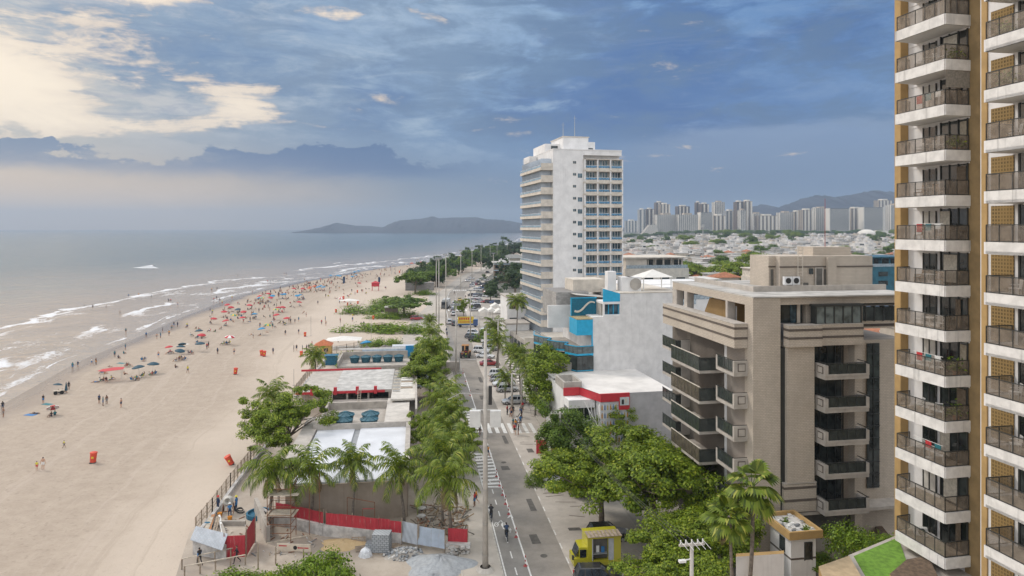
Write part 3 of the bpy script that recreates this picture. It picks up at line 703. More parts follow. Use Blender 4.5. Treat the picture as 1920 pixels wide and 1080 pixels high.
def body_mesh(pname,extra_hand=True):
    P=POSES[pname]; names=list(P.keys()); me=bpy.data.meshes.new('sk')
    me.from_pydata([P[k] for k in names],[(names.index(a),names.index(b)) for a,b in BONES],[])
    o=bpy.data.objects.new('sk',me); COL.objects.link(o)
    o.modifiers.new('s','SKIN'); sv=me.skin_vertices[0].data
    for i,k in enumerate(names):
        r=RAD[k]; sv[i].radius=(r,r*0.82 if k in('pel','sp','ch') else r); sv[i].use_root=(k=='pel')
    ss=o.modifiers.new('d','SUBSURF'); ss.levels=1; ss.render_levels=1
    bpy.context.view_layer.update()
    dg=bpy.context.evaluated_depsgraph_get(); out=bpy.data.meshes.new_from_object(o.evaluated_get(dg))
    bpy.data.objects.remove(o)
    # face regions from the nearest joint, split half way along the bones
    co=np.array([P[k] for k in names]); SEG=[]
    regs=['skin','top','short','hair','leg','arm']
    mi=[]
    for p in out.polygons:
        c=np.array(p.center); best=None
        for a,b in BONES:
            A_=np.array(P[a]);B_=np.array(P[b]); ab=B_-A_; t=max(0,min(1,float(np.dot(c-A_,ab)/max(1e-9,np.dot(ab,ab)))))
            dd_=np.linalg.norm(c-(A_+ab*t))/(RAD[a]*(1-t)+RAD[b]*t)
            if best is None or dd_<best[0]: best=(dd_,a,b,t)
        _,a,b,t=best; k=a if t<0.55 else b
        if (a,b) in (('hl','kl'),('hr','kr')): k=a if t<0.5 else b
        r=KEY[k]
        if a=='hd' or (a=='nk' and t>0.6):
            hd=np.array(P['hd']); r='hair' if (c[2]-hd[2]>0.035 or (c[1]-hd[1]<-0.03 and pname!='lying')) else 'skin'
        mi.append(regs.index(r))
    for k in regs: out.materials.append(skins[0])
    out.polygons.foreach_set('material_index',mi); out.polygons.foreach_set('use_smooth',[True]*len(mi)); out.name='body'
    return out
BODY={k:body_mesh(k) for k in POSES}
def setmats(o,skin,top,short,leg=None,arm=None,hair=None):
    ms=[skin,top or skin,short or skin,hair or hairm,leg or skin,arm or skin]
    for i,mm in enumerate(ms):
        o.material_slots[i].link='OBJECT'; o.material_slots[i].material=mm
def person(pz,loc,rz,label,skin=1,top=None,short='navy',leg=None,arm=None,group=None,scale=1.0,hair=None,tilt=0):
    o=bpy.data.objects.new('person',BODY[pz]); COL.objects.link(o); o.location=loc; o.rotation_euler=(tilt,0,rz); o.scale=(scale,)*3
    setmats(o,skins[skin],cl.get(top),cl.get(short),cl.get(leg),cl.get(arm),hair)
    return tag(o,label,'person',group)
# ---------------- parasol, chairs, bins
parm={'red':M('parasol_red',(0.46,0.035,0.045),0.7,0.15,3),'blue':M('parasol_blue',(0.02,0.22,0.42),0.7,0.15,3),'navy':M('parasol_navy',(0.015,0.06,0.09),0.7,0.2,3),
 'orange':M('parasol_orange',(0.50,0.19,0.06),0.7,0.15,3),'green':M('parasol_green',(0.03,0.25,0.20),0.7,0.15,3),'yellow':M('parasol_yellow',(0.65,0.45,0.05),0.7,0.15,3),'white':M('parasol_white',(0.7,0.7,0.68),0.7,0.1,3)}
steel=M('pole_metal',(0.45,0.45,0.44),0.4,0.1,4,metal=0.6)
def parasol_proto(c1,c2):
    t=thing('parasol','x','parasol')
    m=MB(); m.cyl((0,0,-0.2),(0,0,2.25),0.025,0.02,6,steel); m.build('pole',t)
    m=MB(); n=8; R=1.15
    for k in range(n):
        a0=2*PI*k/n;a1=2*PI*(k+1)/n; am=(a0+a1)/2; mm=parm[c1] if k%2==0 else parm[c2]
        top_=(0,0,2.3); p0=(R*.55*math.cos(a0),R*.55*math.sin(a0),2.14);p1=(R*.55*math.cos(a1),R*.55*math.sin(a1),2.14)
        q0=(R*math.cos(a0),R*math.sin(a0),1.86);q1=(R*math.cos(a1),R*math.sin(a1),1.86)
        m.add([top_,p0,p1,q0,q1,(q0[0],q0[1],1.74),(q1[0],q1[1],1.74)],[(0,1,2),(1,3,4,2),(3,5,6,4)],mm)
    m.build('canopy',t); m=MB()
    for k in range(n):
        a=2*PI*k/n; m.bar((0,0,1.75),(R*.55*math.cos(a),R*.55*math.sin(a),2.12),0.015,0.015,steel)
    m.build('ribs',t); return Proto(t)
PAR={(a,b):parasol_proto(a,b) for a,b in (('red','red'),('blue','blue'),('navy','navy'),('orange','red'),('green','yellow'),('red','white'),('white','white'))}
def beach_chair_proto(c):
    t=thing('beach_chair','x','beach chair'); m=MB()
    for s in (-.26,.26):
        m.bar((s,.35,0),(s,-.25,.5),.03,.03,steel); m.bar((s,-.35,0),(s,.3,.42),.03,.03,steel); m.bar((s,-.2,.28),(s,-.5,.85),.03,.03,steel); m.bar((s,-.3,.5),(s,.25,.5),.04,.03,steel)
    m.build('frame',t); m=MB()
    m.add([(-.25,.32,.36),(.25,.32,.36),(.25,-.2,.29),(-.25,-.2,.29),(.25,-.5,.85),(-.25,-.5,.85)],[(0,1,2,3),(3,2,4,5)],cl[c]); m.build('seat',t); return Proto(t)
CHAIR={c:beach_chair_proto(c) for c in ('red','white','blue','yellow')}
binm=M('bin_orange_red',(0.60,0.07,0.035),0.6,0.15,3); stick=M('sticker_yellow',(0.75,0.55,0.05),0.6)
def bin_proto():
    t=thing('litter_bin','x','litter bin'); m=MB(); m.lathe([(0.0,0.12),(.36,.12),(.42,1.15),(.46,1.18),(.46,1.26),(.2,1.34),(0,1.36)],14,binm,sx=.9,sy=.9); m.build('drum',t,smooth=False)
    m=MB(); 
    for k in range(2):
        a=-1.9+k*0.32; a2=a+.3; m.add([(.385*math.cos(a),.385*math.sin(a),.6),(.385*math.cos(a2),.385*math.sin(a2),.6),(.40*math.cos(a2),.40*math.sin(a2),.85),(.40*math.cos(a),.40*math.sin(a),.85)],[(0,1,2,3)],stick)
    m.build('sticker',t)
    m=MB(); m.box(-.3,.3,-.3,.3,0,.12,M('bin_base',(0.06,0.06,0.06),0.7)); m.build('base',t); return Proto(t)
BIN=bin_proto()
# ---------------- vehicles
tyre=M('tyre',(0.02,0.02,0.02),0.85,0.1,5); rim=M('rim',(0.42,0.42,0.43),0.35,0.1,5,metal=0.8); cglass=Mglass('car_glass',(0.02,0.025,0.03),0.06)
lampw=M('lamp_clear',(0.75,0.76,0.75),0.15,0.05); lampr=M('lamp_red',(0.45,0.02,0.02),0.25,0.05); trim=M('black_trim',(0.02,0.02,0.02),0.6,0.1); platem=M('plate',(0.5,0.5,0.48),0.5,0.05)
def carpaint(n,c,met=0.0):
    if n in MATS: return MATS[n]
    m,nt,b=newmat(n); setc(nt,b,mixc(nt,noise(nt,ocoord(nt),1.2,4,0.6).ss(0.3,0.75,0,0.3),c,tuple(x*0.75+0.03 for x in c))); b.inputs['Roughness'].default_value=0.32; b.inputs['Metallic'].default_value=met; b.inputs['Coat Weight'].default_value=0.7; b.inputs['Coat Roughness'].default_value=0.06; MATS[n]=m; return m
PAINT={'white':carpaint('paint_white',(0.72,0.73,0.74)),'silver':carpaint('paint_silver',(0.48,0.49,0.50),0.5),'black':carpaint('paint_black',(0.018,0.018,0.02)),'grey':carpaint('paint_grey',(0.10,0.11,0.12),0.4),'red':carpaint('paint_red',(0.35,0.02,0.025)),'yellow':carpaint('paint_yellow',(0.5,0.38,0.03)),'blue':carpaint('paint_blue',(0.03,0.08,0.22)),'beige':carpaint('paint_champagne',(0.42,0.39,0.34),0.4)}
def car_proto(kind,color):
    Ln,Wd,Ht=(4.3,1.76,1.48) if kind=='hatchback' else ((4.6,1.78,1.45) if kind=='sedan' else (4.4,1.84,1.68))
    p=PAINT[color]; t=thing('parked_car','x','car'); h=Ln/2; w=Wd/2; belt=0.92 if kind!='suv' else 1.02
    m=MB()
    secs=[(-h,.45,.72,.80),(-h+.08,.30,belt-.10,.93),(-h+.5,.26,belt,.98),(-h*.45,.24,belt,1.0),(0,.24,belt,1.0),(h*.38,.24,belt-.02,1.0),(h*.62,.26,belt-.08,.99),(h-.35,.28,belt-.2,.95),(h-.06,.32,belt-.32,.86),(h,.42,belt-.42,.76)]
    vs=[];fs=[];N=10
    for x,zb,zt,k in secs:
        ww=w*k
        vs+=[(x,-ww*.9,zb),(x,-ww,zb+.14),(x,-ww,zt-.22),(x,-ww*.95,zt-.06),(x,-ww*.84,zt),(x,ww*.84,zt),(x,ww*.95,zt-.06),(x,ww,zt-.22),(x,ww,zb+.14),(x,ww*.9,zb)]
    for i in range(len(secs)-1):
        for k in range(N):
            k2=(k+1)%N; fs.append((i*N+k,i*N+k2,(i+1)*N+k2,(i+1)*N+k))
    fs.append(tuple(range(N))[::-1]); fs.append(tuple(range((len(secs)-1)*N,len(secs)*N))); m.add(vs,[f[::-1] for f in fs],p)
    # roof skin and pillars
    if kind=='sedan': xb0,xb1,xt0,xt1=-1.75,1.0,-1.0,.15
    elif kind=='hatchback': xb0,xb1,xt0,xt1=-2.02,1.0,-1.55,.2
    else: xb0,xb1,xt0,xt1=-2.08,.95,-1.75,.2
    wb,wt=w*.86,w*.68
    zr=Ht
    m.add([(xt0,-wt,zr-.05),(xt1,-wt,zr-.05),(xt1,wt,zr-.05),(xt0,wt,zr-.05),(xt0+.1,-wt*.85,zr),(xt1-.1,-wt*.85,zr),(xt1-.1,wt*.85,zr),(xt0+.1,wt*.85,zr)],[(4,5,6,7),(0,1,5,4),(1,2,6,5),(2,3,7,6),(3,0,4,7)],p)
    for s in (-1,1):
        for (xa,xc) in ((xb0,xt0),(xb1,xt1),((xb0+xb1)/2-.05,(xt0+xt1)/2),(xb0+.75,xt0+.45)):
            m.bar((xa,s*wb,belt-.03),(xc,s*wt,zr-.04),.07,.06,p)
        m.bar((.75,s*(w+.08),belt+.04),(.62,s*(w+.08),belt+.04),.16,.13,p)
    body=m.build('body',t)
    g=MB(); gb=[(xb0+.03,-wb+.02,belt-.02),(xb1-.03,-wb+.02,belt-.02),(xb1-.03,wb-.02,belt-.02),(xb0+.03,wb-.02,belt-.02)]; gt=[(xt0,-wt+.01,zr-.06),(xt1,-wt+.01,zr-.06),(xt1,wt-.01,zr-.06),(xt0,wt-.01,zr-.06)]
    g.add(gb+gt,[(0,1,5,4),(1,2,6,5),(2,3,7,6),(3,0,4,7)],cglass); g.build('windows',t)
    for x in (-h*.62,h*.62):
        for s in (-1,1):
            q=MB(); q.cyl((0,-.1,0),(0,.1,0),.33,.33,16,tyre); wl=q.build('wheel',t,loc=(x,s*(w-.09),.33))
            q=MB(); q.cyl((0,s*.095,0),(0,s*.115,0),.21,.19,10,rim); q.build('rim',wl)
    for s in (-1,1):
        q=MB(); q.box(h-.2,h-.005,s*w*.62-.16,s*w*.62+.16,belt-.36,belt-.24,lampw); q.build('headlight',t)
        q=MB(); q.box(-h-.004,-h+.14,s*w*.68-.13,s*w*.68+.13,belt-.28,belt-.1,lampr); q.build('tail_light',t)
    q=MB(); q.box(-h-.02,-h+.05,-.24,.24,.45,.57,platem); q.build('number_plate',t)
    q=MB(); q.box(-h-.03,-h+.1,-w*.75,w*.75,.28,.40,trim); q.box(h-.12,h+.02,-w*.7,w*.7,.3,.44,trim); q.build('bumper_trim',t)
    return Proto(t)
CARS={}
def car(kind,color,loc,rz,label,group=None,scale=None):
    k=(kind,color)
    if k not in CARS: CARS[k]=car_proto(kind,color)
    return CARS[k].put(loc,rz,label,group,scale)
# ---------------- shared building surfaces
white=M('white_render',(0.70,0.69,0.68),0.75,0.09,0.5,streak=0.30)
cream=M('cream_render',(0.56,0.51,0.44),0.8,0.13,0.8,streak=0.40)
greyc=M('grey_concrete',(0.36,0.335,0.30),0.85,0.18,0.8,streak=0.4)
darkg=Mglass('dark_glass',(0.028,0.034,0.034),0.07)
paleg=Mglass('pale_glass',(0.13,0.19,0.22),0.1)
blueg=Mglass('blue_glass',(0.05,0.09,0.115),0.08)
inner=M('shade_inner',(0.10,0.095,0.085),0.8,0.3,1)
mull=M('mullion_dark',(0.03,0.032,0.03),0.5,0.1,4)
mullw=M('mullion_white',(0.70,0.70,0.68),0.5,0.05,4)
roofg=M('roof_grey',(0.40,0.385,0.36),0.85,0.25,0.5)
# ================= white hotel tower
org,rz=frame(1037,170,665)
hotel=thing('hotel_tower','tall white hotel tower with beige balconies rising behind the low houses','hotel',org,rz)
zt=51.5; fl=3.0; Wf=18.2; Df=22
mb=MB(); mb.box(0,7.9,0,Df,0,zt,white); mb.box(7.9,Wf,1.6,Df,0,zt,white); mb.box(7.9,Wf,0.0,1.6,zt-1.2,zt,white)
mb.build('wall',hotel)
mb=MB(); mb.box(-0.05,Wf+.05,-.1,Df,zt,zt+.25,white); mb.build('roof_edge',hotel)
pent=MB(); pent.box(4.2,11.0,5,16,zt+.25,zt+3.9,white); pent.box(0.2,4.2,8,20,zt+.25,zt+2.4,white); pent.box(11,13.2,6,15,zt+.25,zt+2.9,white); pent.box(4.0,11.2,4.8,16.2,zt+3.9,zt+4.1,cream)
ph=pent.build('penthouse',hotel)
q=MB(); q.box(11.2,12.6,5.93,5.99,zt+.4,zt+1.3,darkg); q.box(1.8,3.6,7.9,7.99,zt+.9,zt+1.9,darkg); q.build('window',ph)
q=MB()
for k in range(14): q.bar((-2.6,.3+k*1.55,zt-1.9),(-2.6,.3+k*1.55,zt-.9),.05,.05,mullw)
q.bar((-2.6,.3,zt-.9),(-2.6,21,zt-.9),.06,.06,mullw)
q.box(-2.2,-0.2,15,21.5,zt-1.9,zt-.2,white); q.build('roof_railing',hotel)
for (a,b_,h_) in ((5.4,9,4.3),(8.6,9,6.2)):
    q=MB(); q.cyl((a,b_,zt+4.0),(a,b_,zt+4.0+h_),.09,.04,6,steel); q.bar((a-.5,b_,zt+3.3+h_),(a+.5,b_,zt+3.3+h_),.05,.05,steel); q.build('antenna',hotel)
nfl=17
for k in range(nfl):
    z=zt-1.9-fl*(k+1)  # slab level of the balcony
    if z<0.2: break
    # sea side balcony band
    q=MB(); q.box(-3.1,-.02,-.05,Df,z-.25,z,cream); q.box(-3.1,-2.98,.02,Df,z,z+.45,cream); q.box(-3.1,-.02,-.07,.06,z-.28,z+1.45,cream)
    ob=q.build('balcony',hotel)
    q=MB()
    for j in range(14):
        b0=1.6+j*1.5; q.box(-2.7,-.05,b0,b0+.12,z,z+2.74,M('partition_shade_blue',(0.50,0.56,0.63),.7,.08))  # white partitions; their blue-grey shading is put into the paint colour
    q.build('partition',ob)
    q=MB(); q.box(-3.05,-3.03,.1,Df-.1,z+.5,z+1.0,Mpane('rail_glass_blue',(0.28,0.38,0.45),.55)); q.bar((-3.05,.1,z+1.05),(-3.05,Df-.1,z+1.05),.05,.05,mullw); q.build('railing',ob)
    q=MB(); q.box(-.03,-.004,1.9,Df-.2,z+.1,z+2.3,blueg); q.box(-.02,-.001,.25,1.4,z+.05,z+2.5,mullw); q.build('window',ob)
    # landward-facing windows on the front
    for (a0,a1,z0,z1) in ((5.2,6.0,z+1.5,z+2.1),(6.45,7.6,z+.95,z+2.05)):
        if k in(0,2) and a0>6: continue
        q=MB(); q.box(a0-.06,a1+.06,-.035,-.002,z0-.06,z1+.06,cream if a0<6 else mullw); w_=q.build('window_frame',hotel)
        q=MB(); mid=(a0+a1)/2; q.box(a0+.02,mid-.03,-.05,-.036,z0,z1,blueg); q.box(mid+.03,a1-.02,-.05,-.036,z0,z1,blueg); q.build('pane',w_)
    # three balcony bays
    q=MB(); q.box(7.9,Wf,-.9,1.6,z-.28,z,cream); q.box(7.9,Wf,-.9,-.75,z,z+.42,cream)
    bb=q.build('balcony',hotel)
    q=MB()
    for a in (7.95,11.3,14.75,Wf-.28): q.box(a,a+.3,-.95,.7,z+.0,z+2.72,white)
    q.build('fin',bb)
    for j in range(3):
        a0=8.3+j*3.42; a1=a0+2.85
        q=MB(); q.box(a0,a1,.6,.68,z+.05,z+2.45,paleg if (j+k)%3 else blueg); q.box(a0,a0+.5,.55,.59,z+.05,z+2.45,MATS['cloth_white']) if (j*3+k)%4==1 else None
        for i in range(5): q.box(a0+i*(a1-a0)/4-.06,a0+i*(a1-a0)/4+.06,.48,.6,z+.05,z+2.5,mullw)
        q.box(a0,a1,.48,.6,z+2.42,z+2.55,mullw)
        q.build('window',bb)
        q=MB(); q.box(a0,a1,-.86,-.84,z+.5,z+.98,Mpane('rail_glass_deep',(0.10,0.24,0.38),.6)); q.bar((a0-.1,-.85,z+1.03),(a1+.1,-.85,z+1.03),.06,.06,mullw); q.build('railing',bb)
    q=MB(); q.box(7.9,Wf,-.95,1.6,z+2.52,z+2.715,cream); q.build('beam',bb)
# hotel podium
q=MB(); q.box(-9,-3.2,-8,20,0,5.4,greyc); q.box(-9.4,-3.2,-8.4,-8.1,0,6.2,cream); q.box(-3.2,8,-9,-.2,0,6.0,cream); q.build('podium',hotel)
for k in range(7):
    q=MB(); q.box(-9.12,-9.01,-6+k*3.6,-3.6+k*3.6,1.0,4.4,darkg); q.build('shop_window',hotel)
# ================= white and turquoise building
turq=M('turquoise_panel',(0.02,0.35,0.58),0.45,0.08,1.5,streak=.15)
turqd=Mbrick('turquoise_mosaic',(0.008,0.13,0.21),(0.012,0.17,0.26),(0.01,0.09,0.15),.3,.3)
wrough=M('white_party_wall',(0.64,0.63,0.62),0.85,0.10,0.7,streak=.38,bmp=.2)
org,rz=frame(1111,107,700)
wb_=thing('terraced_building','white building with a blank side wall and stepped turquoise sea front','building',org,rz)
zb=18.0
q=MB(); q.box(0,15,0,17,0,zb,wrough); q.box(1.8,15,.003,16,zb,zb+.06,wrough); q.box(4.5,15,.004,16,zb+.06,21.6,wrough); q.box(1.8,4.5,1.0,15,zb+.06,zb+2.0,greyc); q.box(4.4,15.1,-.06,16,21.6,21.75,cream); q.build('wall',wb_)
q=MB(); q.box(1.75,4.5,-.03,.25,zb,zb+.35,white); q.box(1.75,4.5,-.03,3.5,zb+1.95,zb+2.35,white); q.box(1.75,2.0,-.03,.3,zb+.35,zb+1.95,white); q.build('window_surround',wb_)
q=MB(); q.box(2.0,4.5,.5,.6,zb+.35,zb+1.95,blueg); q.box(2.0,4.5,-.028,.02,zb+.30,zb+.38,turq)
for a in (2.0,2.7,3.5,4.35): q.box(a,a+.1,.3,.5,zb+.35,zb+1.95,turq)
q.build('window',wb_)
q=MB(); q.prism([(1.8,-.05),(4.5,-.05),(4.5,.1),(1.8,.1)],zb+2.35,zb+2.36,turq); q.add([(1.8,.0,zb+2.35),(4.52,-.06,zb+2.35),(4.52,-.06,21.6),(1.8,-.0,22.4),(1.8,.3,zb+2.35),(4.52,.3,zb+2.35),(4.52,.3,21.6),(1.8,.3,22.4)],[(0,1,2,3),(7,6,5,4),(0,3,7,4),(3,2,6,7)],turq); q.build('parapet_panel',wb_)
q=MB(); q.box(-2.4,1.8,3.5,3.7,17.8,20.6,turqd); q.box(-2.5,1.85,3.45,3.5,20.6,20.75,turq); q.box(-2.5,-2.4,3.45,3.7,17.8,20.75,turq); q.build('mosaic_panel',wb_)
q=MB(); pr=None
for k in range(16):
    u=k/15; p=(-1.9+3.4*u,3.40,19.0+.55*math.sin(u*5.2+3.7)+.7*u-.1)
    if pr: q.bar(pr,p,.08,.34-.12*u,M('relief_cream',(0.62,0.58,0.5),.7))
    pr=p
q.build('relief_emblem',wb_)
q=MB(); q.box(-2.6,0.02,-.12,4,15.2,zb-.35,turq); q.build('turquoise_band',wb_)
q=MB(); q.box(-2.6,0,-.15,4,zb-.35,zb-.2,M('planter_soil',(0.32,0.26,0.14),.9,.4,4)); q.build('planter',wb_)
q=MB(); q.box(-.2,0,-.16,.0,0,15.2,turq); q.build('corner_trim',wb_)
# metal pergola roof
q=MB()
for k in range(22): q.box(-1.5+k*.27,-1.5+k*.27+.2,3.8+(k%2)*.02,9,21.1-k*.03,21.16-k*.03,roofg)
q.build('pergola_roof',wb_)
q=MB(); q.box(-4,1.5,7,16,17,21.3,Mbrick('stone_cladding',(0.30,0.29,0.275),(0.42,0.40,0.38),(0.22,0.21,0.2),.6,.3)); q.build('stone_wall',wb_)
q=MB(); q.box(-5.5,-1.5,6.5,7,15.5,19.2,white); q.build('side_parapet',wb_)
# water tank housing, tent
q=MB(); q.box(5.6,7.6,2,4,21.75,24.0,white); q.box(-.5,5.2,9,14,21,23.2,cream); q.box(3.6,5.0,3,4.5,21.75,24.9,white); q.build('roof_block',wb_)
q=MB(); q.cyl((7.9,1.95,22.9),(7.9,1.8,22.9),.95,.95,24,greyc); q.box(6.9,8.9,1.96,4,21.75,24.0,white); q.build('fan_housing',wb_)
q=MB()
for a in (9.4,14.2):
    for b_ in (2.2,6): q.bar((a,b_,21.7),(a,b_,23.9),.12,.12,mullw)
ten=M('tent_cloth',(0.66,0.64,0.60),.7,.05)
q.add([(9.1,1.9,23.9),(14.5,1.9,23.9),(14.5,6.3,23.9),(9.1,6.3,23.9),(11.8,4.1,25.1)],[(0,1,4),(1,2,4),(2,3,4),(3,0,4)],ten); q.bar((9.4,2.2,22.7),(14.2,2.2,22.7),.06,.06,mullw); q.build('roof_tent',wb_)
# glazed terraces on the sea side, in zigzag steps
smoke=Mpane('smoke_glass',(0.07,0.10,0.11),.82)
for lv,(zf,ext) in enumerate(((12.4,0),(8.6,0),(4.8,0.4),(1.2,.4))):
    poly=[(0,-.4),(-2.7-ext,-.6),(-4.0-ext,1.8),(-2.9-ext,3.6),(-4.2-ext,4.4),(-5.6-ext,6.6),(-4.5,8.2),(-5.6,9.5),(-6.6,12),(-5.6,16),(0,16)]
    q=MB(); q.prism(poly,zf-.3,zf,turq if lv<2 else white,greyc); fo=q.build('terrace',wb_)
    q=MB()
    for i in range(9):
        p0=poly[i];p1=poly[i+1]; hh_=1.15 if lv<1 else 3.4
        q.add([(p0[0],p0[1],zf),(p1[0],p1[1],zf),(p1[0],p1[1],zf+hh_),(p0[0],p0[1],zf+hh_)],[(0,1,2,3)],smoke if lv==0 else darkg)
    q.build('glazing',fo)
    q=MB()
    for i in range(9):
        p0=poly[i];p1=poly[i+1]; q.bar((*p0,zf+1.17),(*p1,zf+1.17),.14,.12,turq)
        n_=max(2,int(math.dist(p0,p1)/.9))
        for j in range(n_+1):
            x=p0[0]+(p1[0]-p0[0])*j/n_; y=p0[1]+(p1[1]-p0[1])*j/n_; q.bar((x,y,zf),(x,y,zf+(1.15 if lv==0 else 3.4)),.05,.05,mull)
    q.build('railing',fo)
# ================= low building with a red fascia
redp=M('red_fascia',(0.47,0.028,0.04),.55,.08,2); corr=M('corrugated_grey',(0.40,0.40,0.41),.6,.1,1,streak=.3)
roofw=M('roof_membrane',(0.60,0.575,0.545),.85,.12,.35,streak=0)
org,rz=frame(1125,92,715)
rb=thing('shop_building','low flat-roofed white shop building with a bright red fascia','building',org,rz)
q=MB(); q.box(0,10.5,0,15,0,9.55,white); q.box(-3.8,0,4.5,15,0,9.3,white); q.build('wall',rb)
q=MB(); q.add([(0,-.05,9.6),(10.6,-.05,9.6),(10.6,15,9.6),(-3.9,15,9.6),(-3.9,10.5,9.6),(-1.6,9,9.6),(-1.4,4.4,9.6)],[(0,1,2,3,4,5,6)],roofw); q.build('roof',rb)
q=MB(); q.box(-3.9,-1.3,4.2,4.5,9.3,10.4,greyc); q.box(-3.9,-3.6,4.5,9,9.3,10.4,greyc); q.box(-1.5,-1.2,4.5,9,9.6,10.4,greyc); q.box(-3.9,10.6,15,15.3,9.3,10.9,greyc); q.box(-3.6,-1.5,8.8,9,9.3,10.4,greyc);q.build('roof_parapet',rb)
q=MB(); q.box(0,4.1,-.3,-.06,8.55,9.65,redp); q.box(2.6,4.1,-.31,-.06,7.4,8.55,redp)
q.add([(0,-.3,8.55),(0,-.3,9.65),(-1.7,4.1,9.65),(-1.7,4.1,8.55)],[(0,1,2,3)],redp); q.box(-4.0,-1.7,3.95,4.15,8.55,9.65,redp)
q.build('red_fascia',rb)
q=MB(); q.box(4.1,10.6,-.12,-.01,0,9.6,corr); q.build('side_cladding',rb)
for k in range(26):
    pass
q=MB(); q.box(0,4.1,-.14,-.01,3,8.5,M('mural_ground',(0.58,0.60,0.63),.7,.08)); mu=q.build('bottle_mural',rb)
q=MB(); bc=[M('bottle_amber',(0.52,0.25,0.05),.5,.1),M('bottle_blue',(0.12,0.22,0.42),.5,.1),M('bottle_ochre',(0.45,0.34,0.12),.5,.1)]
for r_ in range(5):
    q.box(0,4.1 if r_>1 else 2.5,-.17,-.14,7.35-r_*1.1,7.41-r_*1.1,mullw)
    for j in range(10):
        a=.15+j*.4; z=7.42-r_*1.1
        if r_<1 and a>2.3: continue
        mm=bc[(j*7+r_*3)%3]; q.box(a,a+.17,-.19,-.15,z,z+.55,mm); q.box(a+.05,a+.12,-.19,-.15,z+.55,z+.75,mm)
q.build('bottle_pattern',mu)
q=MB(); q.box(2.7,4.0,-.36,-.315,8.0,9.1,M('sign_pale',(0.5,0.55,0.56),.6,.1)); sg=q.build('sign_panel',rb)
q=MB(); q.box(2.95,3.25,-.40,-.36,8.15,8.8,trim); q.box(3.4,3.7,-.40,-.36,8.35,8.95,cream); q.build('sign_picture',sg)
q=MB(); q.box(-3.9,-.2,1.6,4.2,7.4,8.5,white); q.box(-4,-.3,1.5,1.62,4.6,5.7,white); q.box(-4,-.3,1.6,4.5,4.3,4.6,white); q.build('balcony_band',rb)
q=MB(); q.box(-3.6,-.3,3.0,3.06,4.7,7.4,darkg); 
for a in (-3.6,-2.5,-1.4,-.4): q.box(a,a+.08,2.9,3.0,4.7,7.4,mullw)
q.build('window',rb)
q=MB()
for k in range(7):
    q.bar((-4.0+k*.55,1.5-k*.1,5.7),(-3.4+k*.55,1.4-k*.1,4.6),.05,.05,mullw)
for k in range(6): q.bar((-1.6+k*.3,.8-k*.5,8.5),(-.9+k*.25,.0-k*.2,4.4),.07,.07,mullw)
q.bar((-1.9,1.2,8.4),(0,-1.4,4.4),.08,.08,mullw); q.build('white_lattice',rb)
q=MB(); q.box(-5.6,-4.2,5,6.5,0,2.2,redp); q.box(-5.9,-5.6,4.6,6.5,0,2.8,white); q.box(-7.4,-5.9,6,6.2,0,1.9,redp);q.build('red_gate',rb)
# ================= beige tiled apartment block
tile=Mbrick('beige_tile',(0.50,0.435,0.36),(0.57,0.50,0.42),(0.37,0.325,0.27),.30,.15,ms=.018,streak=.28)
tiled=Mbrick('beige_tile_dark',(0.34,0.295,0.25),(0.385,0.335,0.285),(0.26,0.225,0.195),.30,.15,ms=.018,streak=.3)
och=Mbrick('ochre_brick_wall',(0.36,0.23,0.09),(0.42,0.27,0.11),(0.27,0.19,0.10),.3,.1)
band=M('dark_band',(0.11,0.09,0.075),.7,.15,2); slabm=M('slab_stone',(0.42,0.385,0.345),.8,.14,1,streak=.35)
tilt=M('smooth_pier',(0.37,0.325,0.275),.8,.1,.4,streak=.3)
org,rz=frame(1412,62,748)
bb_=thing('apartment_block','beige tiled apartment block with dark glass balconies beside the big trees','apartment block',org,rz)
Z0=0; zR=25.6
q=MB()
q.box(0,2.7,0,1.5,Z0,zR,tile); q.box(2.7,3.2,.10,1.5,6,21,mull); q.box(3.2,5.9,.2,3,5.9,21.2,tile); 
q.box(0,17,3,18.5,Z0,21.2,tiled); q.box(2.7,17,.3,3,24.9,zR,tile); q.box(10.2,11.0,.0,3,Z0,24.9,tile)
q.box(11.0,17,1.6,3,Z0,21.2,tile); q.box(5.9,10.2,1.0,3,5.9,24.9,tile)
q.build('wall',bb_)
q=MB(); q.box(0,17.05,-.08,18.6,zR,zR+.12,roofg); q.box(0,1.5,1.5,18.5,24.85,zR,tile); q.build('roof_slab',bb_)
q=MB(); q.box(2.5,17,4.5,4.7,zR+.12,zR+.66,slabm); q.box(2.5,2.7,4.7,18,zR+.12,zR+.6,slabm); q.build('roof_parapet',bb_)
for b_,w9 in ((17.3,1.2),(14.4,.8),(4.9,.4)):
    q=MB(); q.box(0,.8,b_,b_+w9,21.2,24.85,slabm); q.build('terrace_pillar',bb_)

q=MB(); q.box(2.6,2.8,1.5,13.2,21.2,24.85,cream); q.add([(1.2,6.5,21.2),(1.2,12.5,21.2),(1.2,12.5,22.9),(1.2,11.3,24.5),(1.2,6.5,24.5),(1.35,6.5,21.2),(1.35,12.5,21.2),(1.35,12.5,22.9),(1.35,11.3,24.5),(1.35,6.5,24.5)],[(0,4,3,2,1),(5,6,7,8,9),(0,5,9,4),(4,9,8,3),(3,8,7,2)],och); q.box(1.2,2.6,6.35,6.5,21.2,24.85,och); q.build('terrace_wall',bb_)
q=MB(); q.box(2.5,2.58,2.0,3.8,21.3,24.0,darkg); q.box(.9,1.0,4.9,5.8,21.3,24.3,mullw); q.build('terrace_door',bb_)
